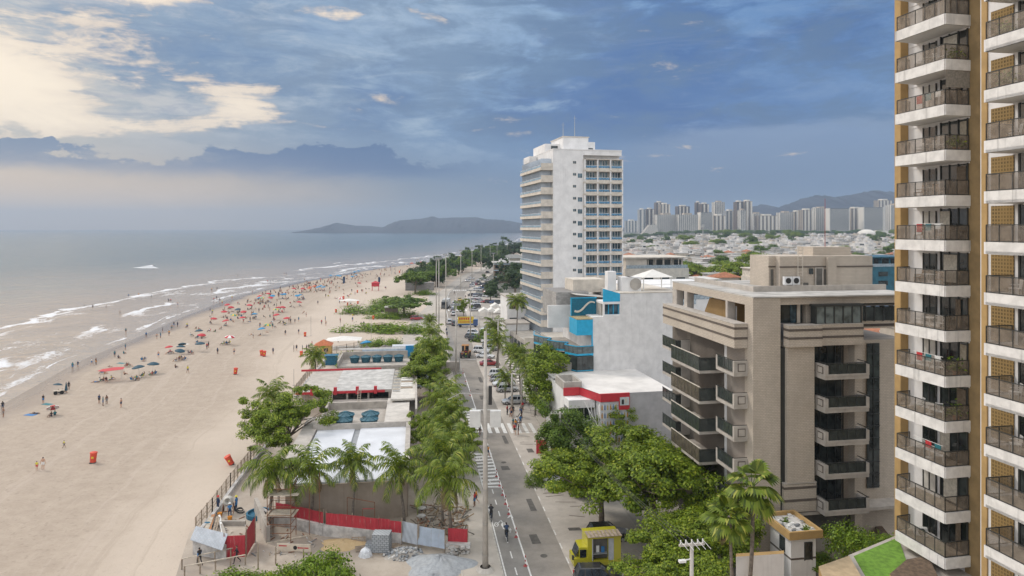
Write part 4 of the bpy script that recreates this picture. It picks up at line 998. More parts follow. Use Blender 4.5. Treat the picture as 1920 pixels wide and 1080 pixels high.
# striped parapet of the terrace, wrapping the corner
def striped(name,x0,x1,y0,y1,z0,z1,parent):
    q=MB(); q.box(x0,x1,y0,y1,z0,z1,tile); 
    for zz in (z0+.42*(z1-z0)-.12,z1-.48): q.box(x0-.03,x1+.03,y0-.03,y1+.03,zz,zz+.22,band)
    q.box(x0-.02,x1+.02,y0-.02,y1+.02,z1,z1+.08,slabm); return q.build(name,parent)
striped('terrace_parapet',-1.3,-.02,1.0,18.2,20.9,23.1,bb_)
striped('terrace_parapet',3.0,6.3,-.9,.0,21.2,23.1,bb_); striped('terrace_parapet',6.3,10.7,-.55,.0,21.2,23.1,bb_)
striped('terrace_parapet',11.05,17,1.1,1.58,22.4,23.1,bb_); striped('pier_foot',2.9,6.1,-.3,.15,6.0,8.6,bb_)
q=MB(); q.box(3.2,5.9,-.3,.2,8.5,21.2,tile); q.build('bay_pier',bb_)
# top floor glazing on the front
q=MB(); q.box(3.1,5.6,1.2,1.3,23.1,24.9,darkg); q.box(4.4,4.9,1.1,1.2,23.1,24.9,blueg); q.box(5.0,5.3,1.0,1.1,23.1,24.9,cream); q.build('window',bb_)
q=MB(); q.box(6.0,10.6,-.35,.3,23.15,24.75,Mglass('enclosure_glass',(0.10,0.12,0.12),.1)); 
for k in range(6):
    a=6.0+k*.92; q.box(a-.05,a+.05,-.42,.35,23.1,24.85,mull)
q.box(5.8,10.8,-.5,.4,24.75,24.95,mull); q.box(5.9,10.7,-.44,.35,23.1,23.2,mull); q.build('glass_enclosure',bb_)
q=MB(); q.box(11.1,16.9,1.0,1.5,23.15,24.5,darkg)
for k in range(7): q.box(11.05+k*.96,11.15+k*.96,.95,1.5,23.1,24.6,mull)
q.add([(11,.6,24.6),(17,.6,24.6),(17,3,25.3),(11,3,25.3)],[(0,1,2,3)],roofg); q.build('glass_enclosure',bb_)
q=MB(); q.box(3.35,3.4,0,0,0,0,mull); 
slots=MB(); slots.box(10.98,11.35,1.2,1.62,8,21.2,darkg); slots.box(12.6,13.9,1.45,1.58,7,20.9,darkg); slots.build('window_strip',bb_)
q=MB()
for k in range(12): q.box(12.6,13.9,1.38,1.45,7.2+k*1.15,7.26+k*1.15,mull)
q.box(13.2,13.26,1.38,1.45,7,20.9,mull); q.build('glazing_bars',bb_)
smk=Mpane('balcony_glass_dark',(0.035,0.042,0.04),.86)
smk2=Mpane('balcony_glass_bronze',(0.10,0.085,0.065),.72)
plantm=leaf_s
for k in range(6):
    z=18.25-3.0*k-(.3 if k==4 else 0)-0.0
    if z<2.5: break
    # front balcony
    if k<5:
        q=MB(); q.box(6.2,10.6,-1.45,.99,z,z+.32,slabm); q.box(6.2,6.5,-1.5,.1,z+.32,z+1.3,slabm); q.box(10.3,10.6,-1.5,.1,z+.32,z+1.3,slabm); q.box(6.5,10.3,-1.5,-1.35,z+.32,z+.5,slabm)
        fb=q.build('balcony',bb_)
        q=MB(); q.box(6.5,10.3,-1.44,-1.40,z+.5,z+1.4,smk); q.bar((6.2,-1.45,z+1.48),(10.6,-1.45,z+1.48),.08,.06,mull); q.bar((6.3,-1.4,z+1.48),(6.3,.2,z+1.48),.06,.06,mull); q.bar((10.5,-1.4,z+1.48),(10.5,.2,z+1.48),.06,.06,mull)
        for i in range(5): q.bar((6.6+i*.9,-1.45,z+.4),(6.6+i*.9,-1.45,z+1.48),.04,.04,mull)
        q.build('railing',fb)
        q=MB(); q.box(6.16,6.2,-1.2,-.35,z+.5,z+1.15,band); q.box(6.13,6.16,-1.1,-.45,z+.58,z+1.07,slabm); q.build('side_panel',fb)
        q=MB(); q.box(6.2,9.5,.9,.98,z+.32,z+2.8,darkg)
        for i in range(5): q.box(6.4+i*.8-.04,6.4+i*.8+.04,0.82,.9,z+.32,z+2.85,mull)
        q.build('window',fb)
    # corner balcony on the sea side
    q=MB(); q.box(-1.35,.0,1.0,4.6,z+.05,z+.35,slabm); q.box(-1.35,.0,.95,1.25,z+.35,z+1.45,slabm); q.box(-1.36,-1.2,4.3,4.6,z+.35,z+1.45,slabm)
    cb=q.build('balcony',bb_)
    q=MB(); q.box(-1.0,-.25,.91,.95,z+.5,z+1.25,band); q.box(-.92,-.33,.87,.91,z+.58,z+1.17,slabm); q.build('framed_panel',cb)
    q=MB(); q.box(-1.33,-1.30,1.25,4.4,z+.45,z+1.45,smk); q.bar((-1.32,1.2,z+1.52),(-1.32,4.6,z+1.52),.07,.06,mull); q.bar((-1.3,1.1,z+1.52),(0,1.1,z+1.52),.05,.05,mull)
    for i in range(5): q.bar((-1.32,1.3+i*.78,z+.4),(-1.32,1.3+i*.78,z+1.5),.04,.04,mull)
    q.build('railing',cb)
    q=MB(); q.box(.2,.26,1.5,4.6,z+.35,z+2.85,darkg)
    for i in range(4): q.box(.12,.2,1.5+i*1.0,1.58+i*1.0,z+.35,z+2.85,mull)
    q.build('window',cb)
    # long glazed balcony in the middle
    q=MB(); q.box(-2.6,0,5.6,12.6,z-.6,z-.3,slabm); mbn=q.build('balcony',bb_)
    q=MB(); q.box(-2.62,-2.55,5.6,12.6,z-.3,z+1.1,smk2 if k%2 else smk); q.box(-2.6,0,5.56,5.60,z-.3,z+.9,smk); q.bar((-2.6,5.5,z+1.1),(-2.6,12.6,z+1.1),.08,.07,cream); q.bar((-2.6,5.5,z+.95),(0,5.5,z+.95),.06,.06,mull)
    for i in range(9): q.bar((-2.6,5.7+i*.86,z-.3),(-2.6,5.7+i*.86,z+1.1),.045,.045,mull)
    q.build('railing',mbn)
    q=MB(); q.box(.2,.26,5.0,12.6,z-.3,z+2.2,darkg); q.box(-.02,.19,5.0,5.5,z-.3,z+2.4,white)
    for i in range(8): q.box(.12,.2,5.0+i*1.1,5.08+i*1.1,z-.3,z+2.2,mull)
    q.build('window',mbn)
    # far balcony
    q=MB(); q.box(-1.6,0,13.8,17.6,z-.1,z+.2,slabm); q.box(-1.0,0,13.6,13.9,z-.1,z+1.3,slabm); fbn=q.build('balcony',bb_)
    q=MB(); q.box(-1.6,-1.56,13.8,17.6,z+.25,z+1.3,smk); q.box(-1.6,-1.0,13.72,13.76,z+.25,z+1.3,smk); q.bar((-1.6,13.7,z+1.35),(-1.6,17.6,z+1.35),.07,.06,mull); q.bar((-1.6,13.74,z+1.35),(0,13.74,z+1.35),.05,.05,mull)
    for i in range(5): q.bar((-1.6,13.8+i*.9,z+.2),(-1.6,13.8+i*.9,z+1.3),.04,.04,mull)
    q.build('railing',fbn)
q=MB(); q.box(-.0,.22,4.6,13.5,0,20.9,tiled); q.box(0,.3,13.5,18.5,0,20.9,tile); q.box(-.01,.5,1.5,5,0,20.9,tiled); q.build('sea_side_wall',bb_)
# rooftop machine rooms
q=MB(); q.box(7.7,18.5,8.5,13.2,zR+.12,29.0,tile); q.box(6.9,7.7,9.3,13.2,zR+.12,29.0,tile); q.box(13.0,14.0,8.1,8.5,zR+.12,28.9,tile); q.box(12.5,17,10,13,29,29.9,tile); q.box(7.65,18.55,8.44,8.49,27.8,27.95,band); q.box(6.85,7.65,9.24,9.29,27.8,27.95,band)
mr=q.build('roof_rooms',bb_)
q=MB(); q.box(11.8,12.5,8.36,8.42,zR+.15,27.7,inner); q.box(11.68,11.8,8.34,8.42,zR+.15,27.7,slabm); q.box(12.5,12.62,8.34,8.42,zR+.15,27.7,slabm); q.box(11.68,12.62,8.34,8.42,27.7,27.79,slabm); q.box(12.75,12.95,8.36,8.42,zR+.15,27.6,inner); q.build('roof_door',mr)
q=MB(); q.box(11.0,11.45,8.36,8.42,27.1,27.7,darkg); q.box(10.3,10.9,8.36,8.42,zR+.2,26.2,inner); q.box(7.1,7.4,9.2,9.24,zR+.15,27.6,inner); q.build('roof_window',mr)
q=MB()
for s in (0,.55): q.bar((9.65+s,8.3,zR+.1),(9.65+s,8.3,29.9),.06,.06,cream)
for i in range(14): q.bar((9.65,8.3,zR+.4+i*.33),(10.2,8.3,zR+.4+i*.33),.05,.05,cream)
q.build('ladder',bb_)
for a in (7.9,8.8):
    q=MB(); q.box(a,a+.84,7.9,8.3,zR+.45,zR+1.3,MATS['paint_white']); q.box(a+.05,a+.25,7.95,8.2,zR+.12,zR+.45,steel); u_=q.build('ac_unit',bb_)
    q=MB(); q.cyl((a+.42,7.9,zR+.87),(a+.42,7.86,zR+.87),.3,.3,16,trim); q.build('fan_grille',u_)
q=MB(); q.cyl((14.6,11,28.9),(14.6,11,35.2),.04,.025,6,M('red_mast',(0.3,0.06,0.05),.6)); q.build('mast',bb_)
q=MB(); q.box(5.4,10.5,.6,2.2,0,5.9,inner); q.box(3.4,4.1,1.4,2.1,0,5.9,tile); q.box(3.1,16.9,-.2,3,5.6,5.88,slabm); q.build('entrance',bb_)
# ================= near tower with white balconies on the right
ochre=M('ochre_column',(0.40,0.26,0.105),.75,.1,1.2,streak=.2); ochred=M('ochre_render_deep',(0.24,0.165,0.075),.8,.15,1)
m,nt,b=newmat('ochre_screen'); v=ocoord(nt); x,y,z=sep(nt,v)
t=nt.nodes.new('ShaderNodeTexBrick'); t.offset=0; t.inputs['Scale'].default_value=1; t.inputs['Brick Width'].default_value=.2; t.inputs['Row Height'].default_value=.22; t.inputs['Mortar Size'].default_value=.045
t.inputs['Color1'].default_value=(.07,.045,.015,1); t.inputs['Color2'].default_value=(.12,.075,.02,1); t.inputs['Mortar'].default_value=(.25,.165,.06,1)
nt.links.new(comb(nt,x+y,z,0).s,t.inputs['Vector']); setc(nt,b,mixc(nt,noise(nt,v,.7,4,.6).ss(.35,.7,0,.4),E(nt,t.outputs[0]),(.28,.18,.06))); b.inputs['Roughness'].default_value=.8; bump(nt,b,E(nt,t.outputs[1]),.6,.04); MATS['screen']=m; screen=m
railg=Mpane('rail_glass_smoke',(0.16,0.135,0.11),.62)
org,rz=frame(1772,45.4,700)
wsl=M('white_slab_stained',(0.66,0.645,0.62),.8,.12,1.6,streak=.75)
tw=thing('apartment_tower','tall apartment tower with stacked white balconies and ochre brick panels, cut by the picture edge','apartment tower',org,rz)
ztop=58
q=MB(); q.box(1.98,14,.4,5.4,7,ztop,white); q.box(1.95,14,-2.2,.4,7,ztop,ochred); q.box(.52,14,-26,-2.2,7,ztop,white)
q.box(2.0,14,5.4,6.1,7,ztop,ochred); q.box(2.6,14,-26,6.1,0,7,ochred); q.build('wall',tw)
q=MB(); q.box(1.9,2.62,-2.27,-2.2,7,ztop,screen); q.build('brick_screen',tw)
for (x0,x1,y0,y1) in ((1.3,1.96,5.4,6.0),(.42,.78,-2.75,-2.35),(.40,.75,-13.5,-12.9)):
    q=MB(); q.box(x0,x1,y0,y1,0,ztop,ochre); q.build('ochre_column',tw)
awn=[]
for k in range(-7,9):
    z=31.55+3.02*k-.4   # top of the white slab band
    q=MB(); poly=[(0,0),(1.94,0),(1.94,4.6),(0,4.35)]
    q.prism(poly,z-.72,z-.55,white,white); 
    for (a,b2) in (((0,0),(1.94,0)),((0,4.35),(0,0))):
        q.bar((a[0],a[1],z-.36),(b2[0],b2[1],z-.36),.14,.72,wsl)
    q.prism([(.07,.07),(1.94,.07),(1.94,4.6),(.07,4.35)],z-.54,z-.12,white,M('balcony_floor',(0.30,0.25,0.19),.7,.2,3))
    ob=q.build('balcony',tw)
    q=MB()
    for (a,b2) in (((.05,4.3),(.05,.05)),((.05,.05),(1.9,.05)),((1.2,4.4),(.05,4.3))):
        q.add([(a[0],a[1],z+.06),(b2[0],b2[1],z+.06),(b2[0],b2[1],z+.98),(a[0],a[1],z+.98)],[(0,1,2,3)],railg)
        q.bar((*a,z+1.02),(*b2,z+1.02),.06,.05,mull); q.bar((*a,z+.04),(*b2,z+.04),.05,.05,mull)
        n_=max(1,int(round(math.dist(a,b2)/.87)))
        for j in range(n_+1):
            x=a[0]+(b2[0]-a[0])*j/n_; y=a[1]+(b2[1]-a[1])*j/n_; q.bar((x,y,z),(x,y,z+1.02),.045,.045,mull)
    q.build('railing',ob)
    # wall behind: white pier, window, glass doors
    q=MB(); q.box(1.90,1.97,.12,2.35,z-.1,z+2.15,darkg)
    for y in (.12,.85,1.6,2.33): q.box(1.84,1.92,y-.04,y+.04,z-.1,z+2.2,mull)
    q.build('glass_door',ob)
    q=MB(); q.box(1.90,1.97,2.75,3.9,z+.15,z+2.0,darkg if k%3 else M('blind_pale',(0.5,0.48,0.44),.7))
    for y in (2.75,3.35,3.9): q.box(1.86,1.93,y-.04,y+.04,z+.1,z+2.05,mull)
    q.build('window',ob)
    q=MB(); q.box(1.94,1.975,-.0,5.35,z+2.16,z+2.28,white); q.build('lintel',ob)
    ch=(k*7+3)%5; y0=(.2,.9,.15,1.5,.6)[ch]; cm=(M('curtain_brown',(0.13,0.10,0.07),.9,.3,5),M('curtain_pale',(0.45,0.42,0.36),.9,.2,5),M('curtain_sand',(0.30,0.26,0.2),.9,.2,5),MATS['curtain_pale'],MATS['curtain_brown'])[ch]
    q=MB(); q.box(1.80,1.835,y0,y0+(.7,1.1,.5,.8,.4)[ch],z+.1,z+2.0,cm); q.build('curtain',ob)
    if k in(-5,-3,0,3):
        q=MB()
        for j in range(3): q.box(.6,.63,1.0+j*.8,1.5+j*.8,z+.75-.1*j,z+1.12,(cl['white'],cl['teal'],cl['red'])[(j+k)%3])
        q.bar((.61,.8,z+1.13),(.61,3.4,z+1.13),.03,.03,mullw); q.build('drying_laundry',ob)
    # near bay
    q=MB(); poly=[(-1.45,-4.4),(.45,-4.6),(.45,-14),(-1.45,-14)]
    q.prism(poly,z-.72,z-.55,white); q.bar((-1.38,-4.4,z-.36),(-1.38,-14,z-.36),.14,.72,wsl); q.bar((.45,-4.45,z-.36),(-1.45,-4.4,z-.36),.12,.72,white); q.box(-1.3,.5,-13.9,-4.5,z-.5,z-.12,MATS['balcony_floor'])
    ob2=q.build('balcony',tw)
    q=MB(); a=(-1.4,-4.45);b2=(-1.4,-14)
    for (a,b2) in (((-1.4,-14),(-1.4,-4.45)),((-1.4,-4.45),(.4,-4.5))):
        q.add([(a[0],a[1],z+.06),(b2[0],b2[1],z+.06),(b2[0],b2[1],z+.98),(a[0],a[1],z+.98)],[(0,1,2,3)],railg); q.bar((*a,z+1.02),(*b2,z+1.02),.06,.05,mull); q.bar((*a,z+.04),(*b2,z+.04),.05,.05,mull)
        n_=max(1,int(round(math.dist(a,b2)/.87)))
        for j in range(n_+1):
            x=a[0]+(b2[0]-a[0])*j/n_; y=a[1]+(b2[1]-a[1])*j/n_; q.bar((x,y,z),(x,y,z+1.02),.045,.045,mull)
    q.build('railing',ob2)
    q=MB(); q.box(.46,.50,-4.55,-3.0,z-.1,z+2.2,screen); q.build('brick_lattice',ob2)
    q=MB(); q.box(.44,.515,-7.5,-5.0,z-.1,z+2.2,darkg); q.box(.40,.50,-5.0,-4.88,z-.1,z+2.25,mull); q.box(.40,.50,-6.2,-6.1,z-.1,z+2.25,mull); q.box(.40,.50,-7.5,-7.4,z-.1,z+2.25,mull); q.build('glass_door',ob2)
q=MB(); z=31.55+3.02*3-.4
q.add([(.03,-.02,z+1.15),(1.93,-.02,z+1.15),(1.93,-.02,z+2.3),(.03,-.02,z+2.3)],[(0,1,2,3)],M('roller_blind',(0.24,0.22,0.19),.8,.25,6)); q.build('blind',tw)
# things left on the balconies
def chair_proto(mat,name='balcony_chair'):
    t=thing(name,'x','chair'); m=MB()
    for x in (-.22,.22):
        for y in (-.22,.22): m.bar((x,y,0),(x*1.05,y*1.05,.44),.035,.035,mat)
    m.build('legs',t); m=MB(); m.box(-.25,.25,-.25,.25,.42,.46,mat); m.build('seat',t)
    m=MB()
    for k in range(5): m.bar((-.2+k*.1,-.25,.46),(-.2+k*.1,-.32,.92),.05,.02,mat)
    m.bar((-.24,-.32,.92),(.24,-.32,.92),.05,.05,mat)
    for s in (-.26,.26): m.bar((s,-.28,.66),(s,.2,.64),.04,.03,mat)
    m.build('backrest',t); return Proto(t)
def table_proto(mat):
    t=thing('balcony_table','x','table'); m=MB(); m.cyl((0,0,.70),(0,0,.74),.45,.45,18,mat); m.build('tabletop',t)
    m=MB(); m.cyl((0,0,0),(0,0,.7),.04,.04,8,mat); m.cyl((0,0,0),(0,0,.03),.25,.22,12,mat); m.build('pedestal',t); return Proto(t)
wch=chair_proto(M('plastic_white',(0.66,0.66,0.64),.45,.05)); wood_ch=chair_proto(M('teak',(0.26,0.15,0.07),.6,.2,6)); tabp=table_proto(MATS['plastic_white'])
rotM=Matrix.Rotation(rz,4,'Z'); 
def tloc(a,b,z): 
    v=rotM@Vector((a,b,0)); return (org[0]+v.x,org[1]+v.y,z)
def lvl(k): return 31.55+3.02*k-.5
FLN={-7:'lowest',-6:'second lowest',-5:'third lowest',-4:'fourth lowest',-3:'fifth lowest',-2:'sixth lowest',-1:'white-railed middle',0:'eye-level',1:'first above eye-level',2:'second above eye-level',3:'third above eye-level',4:'fourth above eye-level'}
rr=random.Random(4)
for k in (-5,-4,-3,-2,-1,0,1,2,4):
    pr=wood_ch if k in(0,1,-1) else wch; nm='brown wooden' if pr is wood_ch else 'white plastic'
    pr.put(tloc(.8,3.1,lvl(k)),rz+1.2,f'{nm} chair at the far end of the {FLN[k]} left tower balcony','chairs on the tower balconies')
    pr.put(tloc(.75,1.3,lvl(k)),rz+2.2+rr.random(),f'{nm} chair in the near corner of the {FLN[k]} left tower balcony','chairs on the tower balconies')
    tabp.put(tloc(.85,2.2,lvl(k)),rz,f'round white table between chairs on the {FLN[k]} left tower balcony','tables on the tower balconies')
for k in (-4,-3,-1,2):
    wch.put(tloc(-.6,-5.6,lvl(k)),rz+1,f'white chair on the {FLN[k]} right tower balcony','chairs on the tower balconies')
def ac_proto():
    t=thing('ac_unit','x','air conditioner'); m=MB(); m.box(-.42,.42,-.16,.16,.05,.62,MATS['plastic_white']); m.build('casing',t); m=MB(); m.cyl((.08,-.16,.34),(.08,-.19,.34),.24,.24,16,trim); m.build('fan_grille',t); return Proto(t)
acp=ac_proto()
for k in (-7,-1,4): acp.put(tloc(1.2,3.4,lvl(k)),rz-.6,f'white air conditioner on the {FLN[k]} left tower balcony floor','air conditioners on the tower balconies')
potp=None
def pot_plant(loc,label,h=.9):
    t=thing('potted_plant',label,'potted plant',loc); m=MB(); m.lathe([(0,0),(.16,0),(.22,.34),(.19,.34),(0,.30)],10,M('pot_clay',(0.3,0.13,0.07),.8)); m.build('pot',t)
    P=rng.normal(size=(160,3))*np.array([.25,.25,.25]); P[:,2]=np.abs(P[:,2])*1.3+.4; leafmesh('leaves',P,rng.normal(size=(160,3))+np.array([0,0,1]),.2,leaf_s,t); return t
for k in (4,2,-3,-4): pot_plant(tloc(1.35,.5,lvl(k)),f'bushy potted plant in the near corner of the {FLN[k]} left tower balcony')
pot_plant(tloc(-.5,-4.95,lvl(4)),'leafy pot plant by the brick lattice on an upper right balcony of the tower')
pot_plant(tloc(-.7,-5.2,lvl(3)),'leafy pot plant on the glass-railed right balcony below the topmost')
# ================= beach kiosks and building site on the left
conc=M('site_concrete',(0.38,0.345,0.305),.9,.2,.7,streak=.4,bmp=.3); brownw=M('brown_plaster',(0.34,0.285,0.23),.9,.12,.5,streak=.35); rust=M('rust',(0.22,0.10,0.05),.8,.3,5)
mem=M('white_membrane',(0.57,0.585,0.615),.7,.10,.25); wood=M('plank_wood',(0.30,0.24,0.18),.85,.3,3); palew=M('plank_pale',(0.48,0.42,0.34),.85,.2,3); bluebit=M('tarp_blue',(0.02,0.12,0.20),.7,.3,4)
def redcorr(name,c,nrib=7.0):
    if name in MATS: return MATS[name]
    m,nt,b=newmat(name); v=ocoord(nt); x,y,z=sep(nt,v); w_=((x+y)*nrib*2*PI/2).f('SINE')
    n=noise(nt,comb(nt,x*5,y*5,z*.8),1,4,.7)
    setc(nt,b,mixc(nt,n.ss(.58,.72,0,.55),mixc(nt,noise(nt,v,1.2,4,.6).ss(.3,.7),tuple(k*.8 for k in c),c),(.45,.36,.32))); b.inputs['Roughness'].default_value=.6; bump(nt,b,w_,.6,.03); MATS[name]=m; return m
rc=redcorr('red_corrugated',(0.46,0.035,0.05)); gc=redcorr('zinc_corrugated',(0.42,0.45,0.49)); bc_=redcorr('blue_stripe_sheet',(0.40,0.46,0.54),3.0)
def P2(px,py,z=0): p=G(px,py,z); return Vector(p)
def wall_between(m,p,q,z0,z1,th,mat):
    p=Vector((p[0],p[1],0));q=Vector((q[0],q[1],0)); d=(q-p).normalized(); n=Vector((-d.y,d.x,0))*th/2
    vs=[p-n,q-n,q+n,p+n]; m.add([(v.x,v.y,z0) for v in vs]+[(v.x,v.y,z1) for v in vs],[(3,2,1,0),(4,5,6,7),(0,1,5,4),(1,2,6,5),(2,3,7,6),(3,0,4,7)],mat)
# white-roofed kiosk hall
org,rz=frame(535,73.6,780)
hall=thing('kiosk_hall','long low hall with a white two-panel roof behind the front row of palms','building',org,rz)
q=MB(); q.box(0,13.0,0,.25,0,4.1,brownw); q.box(0,.25,.25,26,0,3.6,brownw); q.box(12.8,13.05,.25,26,0,3.9,brownw); q.build('wall',hall)
q=MB(); q.box(.6,5.6,.3,20,3.9,4.25,mem); q.box(6.4,12.6,.3,20,3.9,4.3,mem); q.build('roof',hall)
q=MB(); q.box(5.6,6.4,.28,20,3.85,4.1,M('gutter_grey',(0.27,0.28,0.29),.7,.1)); q.build('gutter',hall)
q=MB(); q.box(-1.5,.45,8,26,4.0,4.5,slabm); q.box(12.6,13.2,.2,26,4.0,4.9,slabm); q.box(0,13.2,20,20.3,4.0,5.0,slabm); q.build('parapet',hall)
q=MB(); q.box(-1.5,-1.2,8,25,0,4.0,conc)
for b_ in (3,8,13,18): q.box(-1.4,-1.2,b_,b_+.3,0,4,conc)
q.build('side_wall',hall)
deck=MB(); deck.box(.3,12.9,20.3,41,2.6,3.2,conc); deck.box(9.4,12.9,24,38,3.2,3.9,M('pale_screed',(0.50,0.47,0.43),.9,.15,.6)); deck.box(.3,9.4,34.5,34.8,3.2,4.3,conc); deck.box(0.1,.4,20.3,36,3.2,4.3,conc); deck.build('deck',hall)
q=MB()
for j in range(12): q.cyl((.8+j*1.0,20.9,3.2),(.8+j*1.0,20.9,4.2),.03,.03,5,rust)
q.bar((.6,20.9,4.15),(9.2,20.9,4.15),.05,.05,steel); q.build('deck_railing',hall)
# second kiosk with open front and red beams
org2,rz2=frame(568,113.5,780)
k2=thing('kiosk_building','unfinished flat-roofed kiosk with red steel beams and an open dark front','building',org2,rz2)
q=MB(); q.box(-.6,14.6,.2,17,4.2,4.6,slabm); q.box(.0,9.6,.1,.3,0,.2,conc)
q.build('roof',k2)
q=MB()
q.box(4.8,14.5,.25,16.9,4.61,4.66,M('roof_screed_pale',(0.44,0.43,0.41),.9,.22,.8,streak=.0)); q.build('roof_screed',k2)
q=MB(); q.box(-1.2,13.4,-.12,.06,4.25,4.62,redp); q.box(-3,12,17.0,17.2,4.6,4.95,redp)
for a in (1.2,5.0,8.6,11.6): q.box(a,a+.5,-.3,.2,4.1,5.3,redp)
q.build('red_beam',k2)
q=MB()
for a in (0,3.5,7,10.5,14): q.box(a,a+.3,.3,.6,0,4.2,conc)
q.box(2,14.4,5,5.3,0,4.2,inner); q.box(-.4,2.5,1,1.2,2,4.2,palew); q.box(0,14.4,16.8,17,0,4.2,conc); q.box(14.3,14.6,.3,17,0,4.2,conc); q.build('wall',k2)
q=MB()
for a in (3.4,7.4,11.2): q.box(a,a+2.9,4.9,4.98,2.3,4.0,darkg)
q.build('dark_opening',k2)
q=MB()
q.box(14.6,18.6,-6,16,4.2,4.5,M('pale_panel',(0.55,0.52,0.47),.8,.12,1))
for j in range(9): q.box(16.0,18.0,1+j*1.5,1.9+j*1.5,4.52,4.60+.03*(j%3),M('panel_white',(0.7,0.68,0.65),.7,.1) if j%3 else wood)
for j in range(14): q.bar((14.7,-1+j*1.2,4.63),(15.9,-1+j*1.2,4.63),.3,.05,palew if j%2 else steel)
q.box(18.5,18.8,-14,16.5,3.6,4.9,slabm); q.build('walkway_roof',k2)
for (a,b_) in ((4.4,-4),(9.0,1.0)):
    l_=thing('ladder',f'wooden ladder leaning on the open kiosk front {"near its left end" if a<5 else "below the red beams, right of the other"}','ladder',(0,0,0)); m_=MB(); R_=Matrix.Rotation(rz2,4,'Z')
    o_=Vector(org2)
    def LL(a,b,z): return o_+R_@Vector((a,b,z))
    for s in (0,.5): m_.bar(LL(a+s,-2.0,3.2),LL(a+s,-.35,5.0),.06,.06,palew)
    for j in range(7): m_.bar(LL(a,-2+.23*j,3.3+j*.25),LL(a+.5,-2+.23*j,3.3+j*.25),.05,.05,palew)
    m_.build('ladder_frame',l_)
# third: row with five tanks and blue panel
org3,rz3=frame(632,138,780)
k3=thing('kiosk_building','grey flat-roofed kiosk with five dark tanks and a blue panel beyond the red beams','building',org3,rz3)
q=MB(); q.box(0,17.5,0,9,0,3.6,conc); q.box(0,14,9,9.3,3.6,5.2,conc); q.box(0,.3,0,9,3.6,5.0,conc); q.box(0,14,-.0,.3,3.6,3.9,slabm); q.build('wall',k3)
q=MB(); q.box(4,13.5,13.0,13.3,3.0,4.9,M('panel_blue_white',(0.42,0.5,0.58),.6)); q.box(13.5,17.5,12.8,13.2,3,5.6,M('panel_bright_blue',(0.02,0.25,0.52),.5)); q.box(-1,14,13.3,13.6,4.9,5.2,M('panel_white',None)); q.build('blue_panel',k3)
q=MB(); q.box(14.5,19,-18,9,3.4,3.6,M('panel_lightblue',(0.45,0.52,0.58),.6,.1)); q.build('side_canopy',k3)
tankm=M('tank_blue',(0.018,0.085,0.12),.45,.15,3); lidm=M('tank_lid',(0.03,0.11,0.15),.45,.2,4)
def tank_proto():
    t=thing('water_tank','x','water tank'); m=MB(); m.lathe([(0,0),(.85,0),(1.05,1.05),(1.12,1.12),(1.12,1.2)],20,tankm); m.build('tank_body',t,smooth=False); m=MB(); m.lathe([(1.16,1.16),(1.16,1.24),(.35,1.52),(.3,1.62),(0,1.64)],20,lidm)
    for k in range(10):
        a=k*2*PI/10; m.bar((.35*math.cos(a),.35*math.sin(a),1.56),(1.1*math.cos(a),1.1*math.sin(a),1.28),.08,.05,lidm)
    m.build('lid',t); return Proto(t)
TK=tank_proto()
R1=Matrix.Rotation(rz,4,'Z'); o1=Vector(org)
for a,b_,s in ((3.3,23.5,'front left'),(6.9,23.5,'front right'),(3.3,26.3,'back left'),(6.9,26.3,'back right')):
    TK.put(tuple(o1+R1@Vector((a+.4,b_,3.2))),0,f'dark blue round water tank, {s} of the four on the open deck','water tanks on the deck',1.15)
R3=Matrix.Rotation(rz3,4,'Z'); o3=Vector(org3)
for j in range(5): TK.put(tuple(o3+R3@Vector((3+j*2.3,5.5,3.6))),0,f'blue lidded water tank, {["first","second","third","fourth","fifth"][j]} from the left of the row behind the parapet','water tanks behind the parapet',.95)
# heaps
def heap(name,label,px,py,rx,ry,h,mat,rock=0,kind='stuff',cat='heap',rockm=None):
    c=P2(px,py); vs=[];fs=[]; nr,na=12,36
    for i in range(nr+1):
        r=i/nr
        for k in range(na):
            a=2*PI*k/na; wob=1+.13*math.sin(a*3+px)+.08*math.sin(a*5+1)
            z=h*max(0,(1-r**1.25))*(1+.12*math.sin(k*1.7+i))+.02-.06*(i==nr)
            vs.append((c.x+math.cos(a)*rx*r*wob,c.y+math.sin(a)*ry*r*wob,z))
    for i in range(nr):
        for k in range(na): k2=(k+1)%na; fs.append((i*na+k,(i+1)*na+k,(i+1)*na+k2,i*na+k2))
    m=MB(); m.add(vs,fs,mat)
    for j in range(rock):
        a=random.random()*6.28; r=random.random()**.6; x=c.x+math.cos(a)*rx*r; y=c.y+math.sin(a)*ry*r; z=h*(1-r**1.25); s=.12+.22*random.random()
        m.bar((x-s/2,y,z),(x+s/2*math.cos(a*3),y+s*math.sin(a*2)*.6,z+s*.5),s*.7,s*.55,random.choice(rockm))
    o=m.build(name,smooth=(rock==0)); tag(o,label,cat); 
    return o
gravel=Mground('gravel_blue_grey',(0.27,0.285,0.30),(0.38,0.40,0.42),(0.32,0.31,0.29),3.0,.4); sandy=Mground('sand_yellow',(0.48,0.34,0.17),(0.56,0.42,0.24),(0.40,0.30,0.2),1.5,.4)
heap('gravel_heap','large smooth heap of blue-grey gravel by the sidewalk',824,1062,3.4,2.6,.95,gravel); heap('gravel_heap','low spread of grey gravel in front of the larger gravel heap',812,1092,2.2,1.4,.7,gravel)
heap('rubble_heap','heap of broken pale stones between the brick pallet and gravel',757,1040,1.9,1.4,.55,conc,170,rockm=[gravel,M('stone_pale',(0.5,0.49,0.47),.8,.2),M('stone_dark',(0.16,0.17,0.18),.8,.2)])
heap('sand_heap','small heap of yellow building sand beside the pallets',642,1022,2.4,1.5,.5,sandy)
